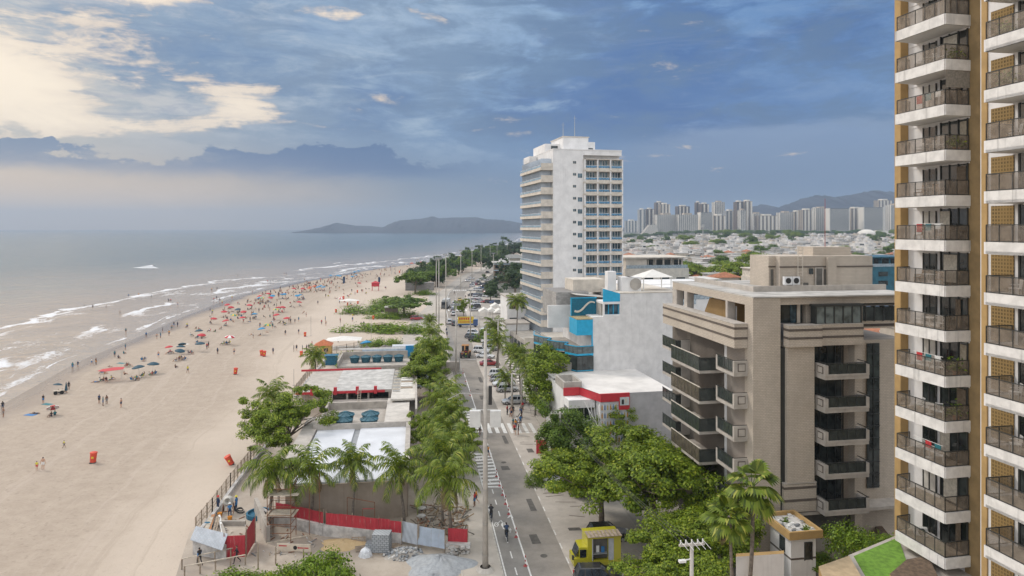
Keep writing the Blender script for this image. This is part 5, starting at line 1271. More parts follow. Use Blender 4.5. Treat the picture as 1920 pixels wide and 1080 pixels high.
heap('gravel_heap','grey gravel heap on the far kiosk plot',722,676,6,5,3.4,Mground('gravel_brown',(0.22,0.20,0.18),(0.3,0.27,0.24),(0.25,0.22,0.2),1,.4)); heap('gravel_heap','brown gravel heap left of the grey one on the far plot',688,674,4,4,3,MATS['gravel_brown'])
# palisades and sheets
def sheet(name,label,pts,z0,z1,mat,cat='fence panel',lean=0.0,group=None):
    t=thing(name,label,cat,group=group); o0=P2(*pts[0]); t.location=(o0.x,o0.y,0)
    for i in range(len(pts)-1):
        m=MB(); p=P2(*pts[i])-o0; q_=P2(*pts[i+1])-o0
        n_=max(1,int((q_-p).length/1.05)); d=(q_-p)/n_
        for j in range(n_):
            a=p+d*j+Vector((0,0,0)); b_=p+d*(j+.985); dz=.06*math.sin(j*2.1+i)
            m.add([(a.x,a.y,z0+dz),(b_.x,b_.y,z0+dz),(b_.x,b_.y+lean,z1+dz),(a.x,a.y+lean,z1+dz),(a.x,a.y+.03,z0+dz),(b_.x,b_.y+.03,z0+dz),(b_.x,b_.y+.03+lean,z1+dz),(a.x,a.y+.03+lean,z1+dz)],[(0,1,2,3),(7,6,5,4),(3,2,6,7),(0,3,7,4),(1,5,6,2)],mat)
        m.build('sheet',t)
    m=MB()
    for p_ in pts:
        p=P2(*p_)-o0; m.bar((p.x,p.y+.1,0),(p.x,p.y+.1,z1+.25),.08,.08,wood)
    m.build('post',t); return t
lw=MB(); rzd=[]
lowp=[(485,968),(503,980),(607,1004),(755,1020)]
t=thing('low_wall','whitewashed low rubble wall under the red panels','wall'); 
m=MB()
for i in range(len(lowp)-1): wall_between(m,P2(*lowp[i]),P2(*lowp[i+1]),0,1.15,.35,M('whitewash',(0.46,0.44,0.42),.9,.3,1.2,streak=.3))
m.build('masonry',t)
sheet('panel_fence','long red corrugated fence panels with peeling paint on the low wall',[(611,1004),(660,1010),(710,1016),(753,1021)],1.1,2.35,rc)
sheet('panel_fence','short run of red corrugated panels beside the scaffold',[(517,982),(562,992),(606,1002)],1.1,2.3,rc)
sheet('panel_fence','leaning blue-grey metal sheets right of the red fence',[(753,1022),(785,1030)],0.4,2.2,gc,lean=.5)
sheet('panel_fence','blue-striped white sheets beside the gravel heap',[(783,1030),(834,1040)],0.5,2.2,bc_,lean=.3)
sheet('panel_fence','single bright red panel on the stone wall by the sidewalk',[(840,1034),(877,1036)],1.0,2.3,rc)
t=thing('stone_wall','broken stone wall end under the single red panel','wall'); m=MB(); wall_between(m,P2(836,1036),P2(882,1037),0,1.0,.5,MATS['stone_pale']); 
for j in range(60):
    p=P2(838+random.random()*42,1038); zz9=random.random()*.8; m.box(p.x-.12,p.x+.14,p.y-.35-random.random()*.2,p.y-.2+random.random()*.05,zz9,zz9+.15,MATS['stone_pale'] if j%2 else conc)
m.build('masonry',t)
sheet('panel_fence','tall red corrugated panel nearest the shrubs',[(419,1048),(460,1046)],0.1,2.2,rc); sheet('panel_fence','red corrugated panel standing edge-on beside the pit',[(461,1046),(478,1018)],0.1,2.6,rc)
t=thing('lean_to_shed','small shed with a tilted zinc roof at the corner of the beach fence','shed'); p=P2(362,1040); q_=P2(424,1050); m=MB()
m.add([(p.x,p.y-.6,1.7),(q_.x,q_.y-.9,1.3),(q_.x,q_.y+.4,2.3),(p.x,p.y+.6,2.5),(p.x,p.y-.6,1.75),(q_.x,q_.y-.9,1.35),(q_.x,q_.y+.4,2.35),(p.x,p.y+.6,2.55)],[(3,2,1,0),(4,5,6,7),(0,1,5,4),(1,2,6,5)],gc); m.build('roof',t)
m=MB(); wall_between(m,p,q_,0,1.5,.08,MATS['whitewash']); m.build('wall',t)
# pit walls, rim, planks
t=thing('concrete_pit','low concrete retaining walls round an open pit','wall'); m=MB()
wall_between(m,P2(480,962),P2(503,1018),0,1.7,.4,conc); wall_between(m,P2(414,985),P2(460,985),0,.5,.3,conc); wall_between(m,P2(414,986),P2(424,1012),0,.4,.25,conc); wall_between(m,P2(500,1020),P2(575,1006),0,.12,.2,palew); m.build('concrete',t)
def planks(name,label,L_,cat='planks',z=.1):
    t=thing(name,label,cat,P2(*L_[0][0]).to_tuple())
    o0=P2(*L_[0][0])
    for (a,b_,w_,mm) in L_:
        m=MB(); p=P2(*a)-o0;q=P2(*b_)-o0; m.bar((p.x,p.y,z),(q.x,q.y,z+.5),w_,.06,mm); m.build('plank',t)
planks('plank_pile','planks and pipes leaning by the beach fence',[((380,1010),(396,980),.5,palew),((388,1012),(400,975),.35,M('plank_orange',(0.42,0.2,0.09),.8)),((396,1012),(408,978),.2,wood),((402,1010),(411,980),.15,wood)])
planks('white_pipe','white plastic pipe beside the plank pile',[((418,1006),(411,976),.22,MATS['cloth_white'])],'pipe')
planks('board_pile','grey boards laid on the wall top between red panels',[((578,986),(606,962),.6,wood),((598,984),(622,955),.5,wood),((612,962),(652,966),.6,wood),((650,968),(684,972),.5,palew)],z=1.4)
for (px,py,lab) in ((672,1018,'empty wooden pallet standing by the wall'),(680,1030,'flat wooden pallet left of the bricks'),(737,1026,'flat wooden pallet right of the bricks')):
    t=thing('pallet',lab,'pallet',P2(px,py).to_tuple(),.3); m=MB()
    for j in range(7): m.box(-.7,.7,-.55+j*.17,-.45+j*.17,.12,.15,wood)
    for j in (-.65,0,.65): m.box(j-.05,j+.05,-.55,.6,0,.12,wood)
    m.build('slats',t)
    if px==672: t.rotation_euler=(1.2,0,.1)
t=thing('block_stack','shrink-wrapped stack of grey concrete blocks on a pallet','block stack',P2(716,1034).to_tuple(),-.05)
blk=Mbrick('block_grey',(0.34,0.36,0.38),(0.43,0.45,0.47),(0.14,0.15,0.16),.4,.2,ms=.03); m=MB(); m.box(-.85,.85,-.6,.6,.12,1.9,blk); m.box(-1.5,-.85,-.6,.3,.12,1.0,blk); m.build('blocks',t); m=MB(); m.box(-.9,.9,-.65,.65,0,.12,wood); m.build('pallet_base',t)
m=MB(); m.lathe([(0,.9),(.5,.5),(.7,.0)],9,M('bag_white',(0.6,0.62,0.65),.6,.2,4),c=(-1.4,-.9,0)); m.build('torn_bag',t)
t=thing('barrier_board','low pale barrier board with red marks and a black centre','sign',P2(551,1036).to_tuple(),-.08); m=MB(); m.box(-1.7,1.7,-.04,.04,.15,.85,M('board_pale',(0.6,0.52,0.42),.7,.1)); m.build('board',t)
m=MB(); m.cyl((.15,-.045,.5),(.15,-.06,.5),.2,.2,12,trim); m.box(.5,1.5,-.06,-.045,.45,.55,redp); m.add([(.5,-.05,.4),(.5,-.05,.62),(.36,-.05,.5)],[(0,2,1)],redp); m.box(-1.5,-.7,-.06,-.045,.6,.7,redp); m.build('marks',t)
# scaffold
t=thing('scaffold_tower','thin steel scaffold tower with two plank platforms by the brown wall','scaffold',P2(528,1010).to_tuple()); m=MB()
for x in (-1.2,1.2):
    for y in (-.8,.9): m.cyl((x,y,0),(x,y,6.2),.04,.04,5,rust)
for z in (.9,1.8,2.7,3.6,4.5,5.4):
    for x in (-1.2,1.2): m.bar((x,-.8,z),(x,.9,z),.05,.05,rust)
    m.bar((-1.2,-.8,z),(1.2,-.8,z),.05,.05,rust); m.bar((-1.2,.9,z),(1.2,.9,z),.05,.05,rust)
m.build('frame',t)
for z,x0 in ((4.7,-1.1),(2.6,-1.5)):
    m=MB()
    for j in range(4): m.box(x0,x0+3.0,-.8+j*.44,-.4+j*.44,z,z+.06,palew)
    m.build('platform',t)
t=thing('red_frame','rusty red pipe frame standing against the brown wall','pipe frame',P2(700,985).to_tuple()); m=MB()
m.bar((-2.8,0,0),(-2.8,0,3.0),.06,.06,rust); m.bar((-2.8,0,3.0),(.2,-.3,2.6),.06,.06,rust); m.bar((.2,-.3,0),(.2,-.3,2.6),.06,.06,rust); m.bar((-1.1,-.3,1.9),(.1,-.3,1.9),.05,.05,redp); m.bar((-1.1,-.3,0),(-1.1,-.3,1.9),.05,.05,rust); m.build('pipes',t)
for j,(px,py,lab) in enumerate(((599,1002,'front'),(580,1003,'back'))):
    t=thing('steel_prop',f'thin rusty steel prop beside the pit, {"right" if j==0 else "left"} of the pair','prop',P2(px,py).to_tuple()); m=MB(); m.cyl((0,0,0),(0,0,6.5),.035,.035,5,rust); m.build('tube',t)
# mixer and paddling ring, tarps
t=thing('cement_mixer','grey cement mixer with its drum facing forward, between three workers','cement mixer',P2(428,962).to_tuple(),.2)
m=MB(); 
pf=[(.12,-.55),(.42,-.5),(.58,-.1),(.58,.2),(.34,.55)]
tm=MB(); tm.lathe([(0,-.55)]+[(r,z) for r,z in pf]+[(.27,.5),(0,.1)],16,M('mixer_drum',(0.42,0.40,0.36),.6,.2,3)); o=tm.build('drum',t,loc=(0,0,1.35)); o.rotation_euler=(1.25,0,0)
m.bar((-.6,-.3,0),(-.5,0,1.3),.07,.07,rust); m.bar((.6,-.3,0),(.5,0,1.3),.07,.07,rust); m.bar((-.6,.5,0),(-.5,0,1.3),.07,.07,rust); m.bar((.6,.5,0),(.5,0,1.3),.07,.07,rust); m.bar((-.6,-.3,.3),(.6,-.3,.3),.06,.06,rust); m.build('stand',t)
for s in (-.6,.6):
    m=MB(); m.cyl((s-.04,.5,.3),(s+.04,.5,.3),.3,.3,14,tyre); m.build('wheel',t)
t=thing('round_tub','low round tub with a dark blue rim behind the pit','tub',P2(485,968,).to_tuple()); m=MB(); m.lathe([(.0,.2),(1.1,.25),(1.15,.5),(1.3,.5),(1.3,0)],22,bluebit); m.build('rim',t)
t=thing('tarp_bundle','crumpled dark blue tarp bundle against the beach fence','tarp',P2(389,988).to_tuple()); m=MB(); m.lathe([(0,.55),(.3,.5),(.55,.2),(.62,0)],9,bluebit,sx=1.1,sy=.7); m.build('tarp',t)
for px,py,lab in ((431,975,'orange bucket on the ground in front of the mixer'),(412,968,'yellow sand bag beside the mixer')):
    t=thing('bucket',lab,'bucket',P2(px,py).to_tuple()); m=MB(); m.lathe([(0,0),(.2,0),(.26,.4),(.22,.4),(0,.1)],12,cl['orange']); m.build('pail',t)
t=thing('hose','black rubber hose curled on the ground right of the mixer','hose',(0,0,0)); m=MB(); pts=[]
for k in range(30):
    a=k*.42; p=P2(450+8*math.cos(a)*(1-k/60),960+4*math.sin(a)*(1-k/60)); pts.append((p.x,p.y,.1+.01*k))
m.tube(pts,[.06]*30,6,trim); m.build('loop',t)
# beach fence: a run of posts with mesh and a low wall
def fence_run(name,label,pts,h,step,mesh,wallh=0.5,cat='fence'):
    t=thing(name,label,cat); P_=[P2(*p) for p in pts]; t.location=P_[0]; o0=P_[0].copy()
    mp=MB(); mm_=MB(); mw=MB(); off=0
    for i in range(len(P_)-1):
        a=P_[i]-o0;b_=P_[i+1]-o0; ln=(b_-a).length; n_=max(1,int(ln/step))
        for j in range(n_+1):
            p=a.lerp(b_,j/n_); mp.bar((p.x,p.y,0),(p.x,p.y,h+.15*((j*7+i)%3)/2),.11,.11,wood)
        for zz in (wallh+.1,h*.6,h): mp.bar((a.x,a.y,zz),(b_.x,b_.y,zz),.05,.05,wood)
        d=(b_-a).normalized(); nn=Vector((-d.y,d.x,0))*.03
        k_=int(ln/.4)
        for j in range(k_): 
            p=a.lerp(b_,(j+.5)/k_); mm_.bar((p.x,p.y,wallh),(p.x,p.y,h-.05),.045,.03,mesh,up=(1,0,0))
        if wallh: wall_between(mw,a+Vector((.5,0,0)),b_+Vector((.5,0,0)),0,wallh,.35,MATS['whitewash'])
    mp.build('posts',t); mm_.build('mesh_panel',t)
    if wallh: mw.build('low_wall',t)
meshg=M('fence_mesh',(0.27,0.23,0.18),.8,.2,4)
fence_run('beach_fence','weathered post and mesh fence along the sand beside the building site',[(367,1000),(398,962),(432,915),(470,866),(498,832)],1.7,1.5,meshg)
fence_run('beach_fence','weathered mesh fence on the sand from the almond tree to the orange hut',[(548,748),(572,716),(596,690),(612,668)],1.8,2.2,meshg)
fence_run('beach_fence','grey slatted fence running behind the orange hut to the dune shrubs',[(612,668),(650,660),(690,652)],2.0,2.5,meshg,0)
t=thing('wooden_handrail','wooden handrail of the beach ramp beside two walkers','handrail'); m=MB()
for (a,b_) in (((341,1068),(462,1041)),((346,1082),(460,1060))):
    p=P2(*a);q=P2(*b_); m.bar((p.x,p.y,1.0),(q.x,q.y,1.0),.1,.07,palew)
    for j in range(5): r=p.lerp(q,j/4); m.bar((r.x,r.y,0),(r.x,r.y,1.0),.1,.1,wood)
m.build('rails',t)
for j,(px,py) in enumerate(((484,1068),(517,1058),(569,1062),(484,1052))):
    t=thing('wooden_post',f'bare wooden post behind the shrubs, {["first","third","fourth","second"][j]} from the left','post',P2(px,py).to_tuple()); m=MB(); m.cyl((0,0,0),(0,0,1.7),.07,.06,7,wood); m.build('shaft',t)
for j,(px,py) in enumerate(((790,975),(791,960),(790,948))):
    t=thing('stool',f'round white plastic stool in the yard, {["nearest","middle","farthest"][j]} of the three','stool',P2(px,py).to_tuple()); m=MB(); m.cyl((0,0,.42),(0,0,.5),.5,.5,14,MATS['whitewash']); m.build('top',t); m=MB(); m.cyl((0,0,0),(0,0,.42),.1,.1,7,rust); m.build('stem',t)
t=thing('site_debris','jumble of broken wood and fronds in the yard behind the red panels','debris'); m=MB()
for j in range(150):
    p=P2(780+random.random()*98,955+random.random()*55); a=random.random()*3.1; l_=.3+random.random()*1.2; m.bar((p.x,p.y,.05+random.random()*.5),(p.x+math.cos(a)*l_,p.y+math.sin(a)*l_,.1+random.random()*.7),.1,.07,random.choice([wood,deadf,inner,rust,bark]))
m.build('scraps',t); t['kind']='stuff'
t=thing('rubbish_scatter','scattered broken wood and cement bits round the pit and mixer','debris'); m=MB()
for j in range(160):
    p=P2(375+random.random()*240,965+random.random()*80); a=random.random()*3.1; l_=.15+random.random()*.6; m.bar((p.x,p.y,.04),(p.x+math.cos(a)*l_,p.y+math.sin(a)*l_,.06+random.random()*.12),.09,.05,random.choice([wood,palew,conc,rust,MATS['stone_dark'],MATS['stone_pale']]))
m.build('scraps',t); t['kind']='stuff'
# workers
def pp(pz,px,py,rz,label,z=0,**k): return person(pz,P2(px,py,z).to_tuple(),rz,label,**k)
def helmet(o,c):
    m=MB(); hd=POSES['standing']['ht']; m.lathe([(0,.13),(.09,.1),(.135,.02),(.17,-.01)],12,cl[c]); h_=m.build('helmet',o,loc=(0,.0,1.66)); return h_
helmet(pp('standing',409,958,2.6,'worker in dark blue clothes left of the cement mixer',top='navy',short='navy',leg='navy',arm='navy'),'red')
helmet(pp('walking',431,972,.4,'worker in blue clothes bending in front of the cement mixer drum',top='blue',short='navy',leg='navy'),'white')
helmet(pp('standing',443,958,1.4,'worker in blue with a yellow helmet right of the cement mixer',top='blue',short='blue',leg='navy'),'yellow')
pp('walking',372+2,1060,0.9,'person in black with a blue top walking by the ramp handrail',top='black',short='black',leg='black',arm='blue')
pp('walking',444,1056,2.0,'person in black walking past the red corrugated panel',top='black',short='black',leg='black',arm='black')
# far plot objects: hut, container, tent, wall
def box_thing(name,label,cat,px,py,w_,d_,h_,mat,vp=780,roof=None,ov=.3,rh=.8,parts=None):
    o_,r_=frame(px,Dp(py),vp); t=thing(name,label,cat,o_,r_); m=MB(); m.box(0,w_,0,d_,0,h_,mat); m.build('wall',t)
    if roof:
        m=MB(); m.add([(-ov,-ov,h_),(w_+ov,-ov,h_),(w_+ov,d_+ov,h_),(-ov,d_+ov,h_),(w_/2,d_/2,h_+rh)],[(0,1,4),(1,2,4),(2,3,4),(3,0,4),(3,2,1,0)],roof); m.build('roof',t)
    if parts: parts(t)
    return t
def hutp(t):
    m=MB(); m.box(.6,1.6,-.04,0,0,2.0,inner); m.build('door',t); m=MB(); m.box(2.2,3.2,-.04,0,1.1,1.9,darkg); m.build('window',t)
box_thing('lifeguard_hut','small yellow hut with an orange tiled roof at the edge of the sand','hut',590,668,3.9,3.6,2.6,M('hut_yellow',(0.5,0.33,0.10),.7,.15),roof=M('tile_orange',(0.42,0.13,0.05),.8,.15),rh=1.3,parts=hutp)
def tentp(t):
    m=MB()
    for a in (0,8): 
        for b_ in (0,4): m.bar((a,b_,0),(a,b_,2.2),.1,.1,mullw)
    m.build('legs',t)
t=box_thing('white_tent','long white canopy beside the orange-roofed hut','tent',612,656,8.5,5,.1,ten,roof=ten,rh=.9,parts=tentp); 
for c in t.children:
    if c.name.startswith('roof'): c.location=(0,0,2.2)
box_thing('site_container','long pale grey site cabin on the far kiosk plot','cabin',735,672,11.5,3,2.9,M('cabin_grey',(0.5,0.53,0.56),.6,.12,streak=.3),parts=lambda t:(lambda m:(m.box(-1.9,-.1,.3,2.6,0,2.7,inner),m.build('dark_end',t)))(MB()))
for j,(px,py,w_,h_,d_,l_) in enumerate(((640,690,9,3.2,.5,'grey concrete wall slab beside the green shrub'),(683,700,.6,2.6,12,'long grey concrete wall of the far plot'),(768,700,11,2.2,.5,'low grey wall behind the blue panel'))):
    box_thing('concrete_wall',l_,'wall',px,py,w_,d_,h_,conc)
box_thing('blue_bin_shed','small dark blue shed on the sand side of the kiosks','shed',610,685,2.6,2.2,2.2,bluebit,roof=bluebit,rh=.2)
box_thing('grey_kiosk','round-roofed grey beach kiosk under the dune shrub','kiosk',722,590,4.6,4,2.6,M('kiosk_brown',(0.16,0.13,0.10),.8,.3,2),roof=roofg,rh=.7)
box_thing('grey_wall_block','long grey panelled wall on the beach before the tree line','wall',760,545,14.5,6,3.8,Mbrick('wall_grey_rough',(0.22,0.21,0.20),(0.3,0.285,0.27),(0.14,0.13,0.12),1,.5))
box_thing('bamboo_shelter','small brown bamboo shelter on the sand by the green bush','shelter',702,622,3.4,3,2.2,M('kiosk_brown',None),roof=wood,rh=.5)
# ================= trees
A1=make_tree('almond_tree','x','tree',6.0,3.6,3.6,150,230,.28,leaf_a,.26,.45,.17,layers=5,nlimb=8)
A2=make_tree('almond_tree','x','tree',6.4,3.2,4.4,190,240,.27,leaf_a,.28,.5,.16,nlimb=9)
A3=make_tree('dark_tree','x','tree',4.6,4.4,3.6,140,210,.27,leaf_d,.25,.8,.2,nlimb=7)
A4=make_tree('street_tree','x','tree',4.2,5.2,3.4,130,210,.27,leaf_a,.22,.7,.2,nlimb=7)
Fr=make_tree('far_tree','x','tree',5.2,4.6,3.0,60,60,.75,leaf_f,.3,.7,.24,nlimb=5)
Fr2=make_tree('far_tree','x','tree',6.2,3.0,5.0,60,60,.75,leaf_d,.3,.6,.22,nlimb=5)
def tp(pr,px,py,rz,label,sc_,group=None,z=0): return pr.put(P2(px,py,z).to_tuple(),rz,label,group,sc_)
tp(A1,542,858,.5,'wide almond tree spreading over the beach fence beside the white-roofed hall',(.92,.92,1.1))
# big tree group on the right of the road
BX=[(1232,1010,'large spreading almond tree filling the centre of the right foreground',(1.16,1.16,1.25),.3),
 (1128,990,'near almond tree whose branches reach over the road',(1.0,1.0,1.0),1.5),
 (1322,1110,'almond tree crown at the bottom edge in front of the fan palms',(.8,.8,.95),2.6),
 (1268,1165,'low almond tree crown behind the forked utility pole',(.72,.72,.8),4.0)]
for px,py,lb,s,r in BX: tp(A2,px,py,r,lb,s,'almond trees by the apartment block')
tp(A3,1085,905,.6,'darker round tree beside the utility pole, left of the big almond trees',(.98,.98,1.02))
tp(A4,1048,812,1.1,'tall bright green street tree in front of the red-fascia building',(1.25,1.25,1.3))
tp(A4,1160,862,2.2,'green tree crown right below the shop building wall',(.8,.8,.75),)
# palms
PA=make_palm('coconut_palm','x',6.4,22,3.7,.5); PB=make_palm('coconut_palm','x',6.2,20,3.9,-.6); PC=make_palm('coconut_palm','x',7.4,24,3.6,.2)
PF=make_palm('fan_palm','x',12.0,17,2.2,.3,fan=True,dead=3); PT=make_palm('royal_palm','x',13.5,22,3.6,.3)
g1='coconut palms in front of the brown wall'
for pr,px,py,rz,s,lb in ((PA,504,1004,.3,1.0,'coconut palm with drooping fronds left of the scaffold, leftmost of the front row'),(PB,588,988,1.3,1.0,'coconut palm standing right of the scaffold, before the white roof'),(PC,664,985,2.2,.88,'coconut palm in the middle of the brown wall'),(PA,757,995,3.9,1.02,'coconut palm at the right corner of the brown wall')):
    tp(pr,px,py,rz,lb,s,g1)
tp(PB,517,815,.9,'coconut palm with brown fronds behind the almond tree by the sand',.98); tp(PC,590,735,2.0,'coconut palm beside the fence near the orange hut',.92)
g2='coconut palms in a row along the sidewalk'
row=[(848,1030,PB,.2,1.1,'nearest of the sidewalk palms, beside the single red panel'),(832,985,PC,1.9,1.0,'second sidewalk palm from the bottom, behind the nearest one'),(856,945,PA,2.7,1.0,'third sidewalk palm, level with the lower zebra crossing'),(828,905,PB,4.1,1.0,'fourth sidewalk palm, right of the white roof'),(845,872,PC,5.2,.95,'fifth sidewalk palm, beside the roof of the hall'),(822,836,PA,.9,1.0,'sixth sidewalk palm, level with the water tanks'),(836,800,PB,2.0,.95,'seventh sidewalk palm, beside the zebra crossing'),(815,745,PC,3.0,1.2,'tall palm right of the kiosk with red beams'),(818,722,PA,3.6,1.05,'palm under the flat almond crown near the blue panel'),(812,668,PB,1.3,.95,'palm on the green strip beside the promenade path'),(806,640,PC,4.4,.8,'small palm at the far tip of the green strip')]
for px,py,pr,rz,s,lb in row: tp(pr,px,py,rz,lb,s,g2)
for px,py,s,lb in ((806,752,(.95,.95,1.0),'flat-topped almond tree above the blue panel, beside the tall palm'),(812,700,(.7,.7,.9),'layered almond tree at the end of the promenade path'),(868,890,(.62,.62,.75),'low almond tree between the sidewalk palms and the lamp post'),(822,860,(.6,.6,.85),'low almond tree among the sidewalk palms by the tank deck')): tp(A1,px,py,px*.1,lb,s)
g3='palms in front of the hotel'
for px,py,pr,rz,s,lb in ((968,668,PT,.5,1.0,'tall slender palm standing alone against the hotel base'),(925,660,PA,1,1.0,'short palm left of the tall slender palm'),(932,690,PB,2,1.0,'palm beside the parking bays below the hotel'),(958,700,PC,3,.7,'small palm by the hotel garden'),(975,745,PC,4,1.05,'palm over the dark garden wall, left of the street tree'),(992,760,PA,5,1.1,'palm crown beside the street tree'),(1004,780,PC,.4,.95,'palm leaning against the street tree'),(948,752,PB,1.5,.7,'young palm on the pavement by the white cars')): tp(pr,px,py,rz,lb,s,g3)
PF.put((X_at(1404,50),50,0),.4,'taller fan palm beside the beige apartment block','fan palms',1.06); PF.put((X_at(1374,49),49,0),2.4,'shorter fan palm left of the taller one','fan palms',.9)
PA.put(P2(1152,845).to_tuple(),.7,'small palm in front of the bottle mural',None,.62)
# shrubs
SH=make_bush('shrub','x','shrub',2.4,1.7,5200,.24,leaf_s)
for k,(px,py,s,lb) in enumerate(((470,1105,(1.3,1.0,.8),'bright green shrub at the bottom edge, leftmost of three'),(548,1098,(1.2,1,1.15),'bright green shrub at the bottom edge, middle of three'),(612,1095,(1.1,1,1.65),'taller bright green shrub at the bottom edge, rightmost of three'),(414,1108,(1.0,.8,.5),'low green shrub by the ramp handrail'))): SH.put(P2(px,py).to_tuple(),k*1.3,lb,'shrubs at the bottom edge',s)
DB=make_bush('dune_shrub','x','shrub',6,2.2,3200,.42,leaf_s)
for k,(px,py,s,lb) in enumerate(((704,584,(2.0,2.2,1.0),'low spreading dune shrub left of the beach kiosk'),(740,572,(1.6,2.0,1.2),'dense dune shrub behind the beach kiosk'),(733,622,(1.0,2.6,1.1),'green dune shrub beside the promenade path'),(715,648,(.8,1.0,.8),'small dune shrub above the grey cabin'),(735,596,(1.5,.8,.9),'dune shrub in front of the beach kiosk'),(793,552,(.9,1.2,.8),'small green bush at the bend of the promenade path'),(660,688,(.55,.7,1.2),'green shrub between concrete walls near the hut'),(636,722,(.3,.9,.8),'thin shrubs behind the fence palm'),(1010,905,(.3,.4,.5),'small weeds by the parking apron kerb'))): DB.put(P2(px,py).to_tuple(),k*.8,lb,'dune shrubs',s)
tp(Fr2,758,594,.3,'flat-topped dark green tree over the beach kiosk',(1.35,1.35,.85))
tp(A1,869,592,.3,'small round tree on the traffic island',(.48,.48,.7))
# tree line of the far promenade
rr=random.Random(11); g4='trees lining the far promenade'
k=0
for i in range(44):
    Y=330+i*13+(i%3)*6; a=-9-rr.random()*15
    if Y>620: a=-9-rr.random()*24
    X=L(Y)+a
    if X<coast(Y)+16: X=coast(Y)+20
    (Fr if i%3 else Fr2).put((X,Y,0),rr.random()*6,'dark green tree in the far promenade tree line',g4,(.95+.5*rr.random(),.95+.5*rr.random(),1.05+.5*rr.random()))
for (px,Y,s,lb) in ((812,372,1.5,'large dark tree at the near end of the far promenade tree line'),(790,395,1.2,'dark tree on the sand beside the grey panelled wall'),(963,360,1.7,'tall green tree right of the brown three-storey building'),(966,330,1.5,'bright green tree touching the hotel edge'),(918,330,.9,'dark tree by the far parking lot'),(920,300,.8,'low dark tree between parking rows'),(930,480,1.6,'bushy tree behind the brown three-storey building'),(962,700,2.2,'lone umbrella-shaped tree on the far shore'),(948,560,1.5,'tree behind the flat roofs by the far shore')):
    Fr.put((X_at(px,Y),Y,0),rr.random()*6,lb,None,s)
for k,(px,py) in enumerate(((905,640),(918,628),(1075,668),(978,640))):
    SH.put(P2(px,py).to_tuple(),k,['green hedge by the far parked cars','green bush beside the palm near the hotel','bush on the pavement below the terraces','bush by the hotel podium'][k],None,1.2)
DB.put(P2(1596,1030,5).to_tuple(),.3,'loose green shrubs on the planter at the foot of the beige block',None,(.42,.4,.8))
SH.put((X_at(1640,52),52,7.6),.3,'green bush in the garden below the apartment tower',None,.7)
SH.put((X_at(1540,58),58,3.2),2,'bush between the gatehouse and the beige block',None,.6)
# ================= poles
pc=M('pole_concrete',(0.44,0.41,0.37),.85,.12,1.5,streak=.3)
def lamp_proto(h,r):
    t=thing('lamp_post','x','lamp post'); m=MB(); m.cyl((0,0,0),(0,0,h),r,r*.55,12,pc); m.build('pole',t,smooth=True)
    m=MB(); m.lathe([(r*1.9,0),(r*1.9,.25),(r,.3)],12,pc); m.build('base',t)
    m=MB(); m.bar((-.8,0,h-.1),(.8,0,h-.1),.1,.1,steel); m.build('crossbar',t)
    for s in (-.8,-.27,.27,.8):
        m=MB(); m.box(s-.2,s+.2,-.3,.0,h-.02,h+.35,M('lamp_housing',(0.3,0.31,0.32),.4)); m.build('floodlight',t)
    return Proto(t)
# the big mast in the foreground
t=thing('lighting_mast','thick pale concrete lighting mast beside the bicycle lane in the foreground','lamp post',P2(910,1072).to_tuple())
Dm=Dp(1072); hm=(1072-621)*Dm/F
m=MB(); m.cyl((0,0,0),(0,0,hm),.29,.13,18,pc); m.build('shaft',t,smooth=True); m=MB(); m.lathe([(.85,0),(.85,.15),(.5,.5)],16,pc); m.build('base',t)
m=MB()
for z in (1.6,4.5,7.6,12.4): m.lathe([(.30-.0075*z,z),(.315-.0075*z,z+.06)],16,steel)
m.build('bands',t)
zb_=zat(800,Dm)
for s in (-1,1):
    m=MB(); m.box(s*.95-.5 if s<0 else .45,-.45 if s<0 else s*.95+.5,-.25,.3,zb_,zb_+1.5,M('cabinet_white',(0.6,0.6,0.58),.6,.08)); m.build('cabinet',t)
m=MB(); zt_=zat(738,Dm); m.bar((-.3,0,zt_),(-2.3,.3,zt_-.05),.07,.07,steel); m.bar((-2.3,.3,zt_),(-3.6,1,zt_-.8),.06,.06,steel); m.build('bracket_arm',t)
m=MB(); m.box(.3,.62,-.2,.2,zt_-1.0,zt_+.7,trim); m.build('signal_head',t)
LP=lamp_proto(17,.2)
gl='slim lamp posts along the promenade'
for k,(px,py,top_,lb) in enumerate(((855,716,572,'slim lamp post left of the road beside the tall palm'),(823,640,485,'slim pale lamp post on the promenade, right of its twin'),(818,600,487,'slim pale lamp post on the promenade, left of its twin'),(836,612,478,'lamp post by the truck at the start of the road curve'),(864,545,470,'lamp post among the far tree line, left one'),(885,525,465,'lamp post among the far tree line, middle one'),(902,508,461,'lamp post among the far tree line, right one'),(919,498,460,'white lamp post beyond the brown building'),(932,489,458,'distant lamp post near the shore, left one'),(951,484,455,'distant lamp post near the shore, middle one'),(925,535,475,'lamp post standing by the brown building'),(882,640,545,'lamp post beside the far parking bays'))):
    D=Dp(py); h=(py-top_)*D/F; LP.put(P2(px,py).to_tuple(),0,lb,gl,(1.0,1.0,h/17))
def util_pole(px,py,top_,label,arms=1,r=.17,fork=False):
    D=Dp(py); h=(py-top_)*D/F; t=thing('utility_pole',label,'utility pole',P2(px,py).to_tuple(),.15); m=MB(); m.cyl((0,0,0),(0,0,h),r*1.3,r*.8,10,pc); m.build('pole',t,smooth=True)
    for a in range(arms):
        m=MB(); z=h-.35-a*.9; m.box(-1.25,1.25,-.08,.08,z,z+.16,pc); m.build('crossarm',t)
        m=MB()
        for s in (-1.1,-.45,.45,1.1): m.cyl((s,0,z+.16),(s,0,z+.42),.06,.05,7,mullw)
        m.build('insulators',t)
    return h
hp={}
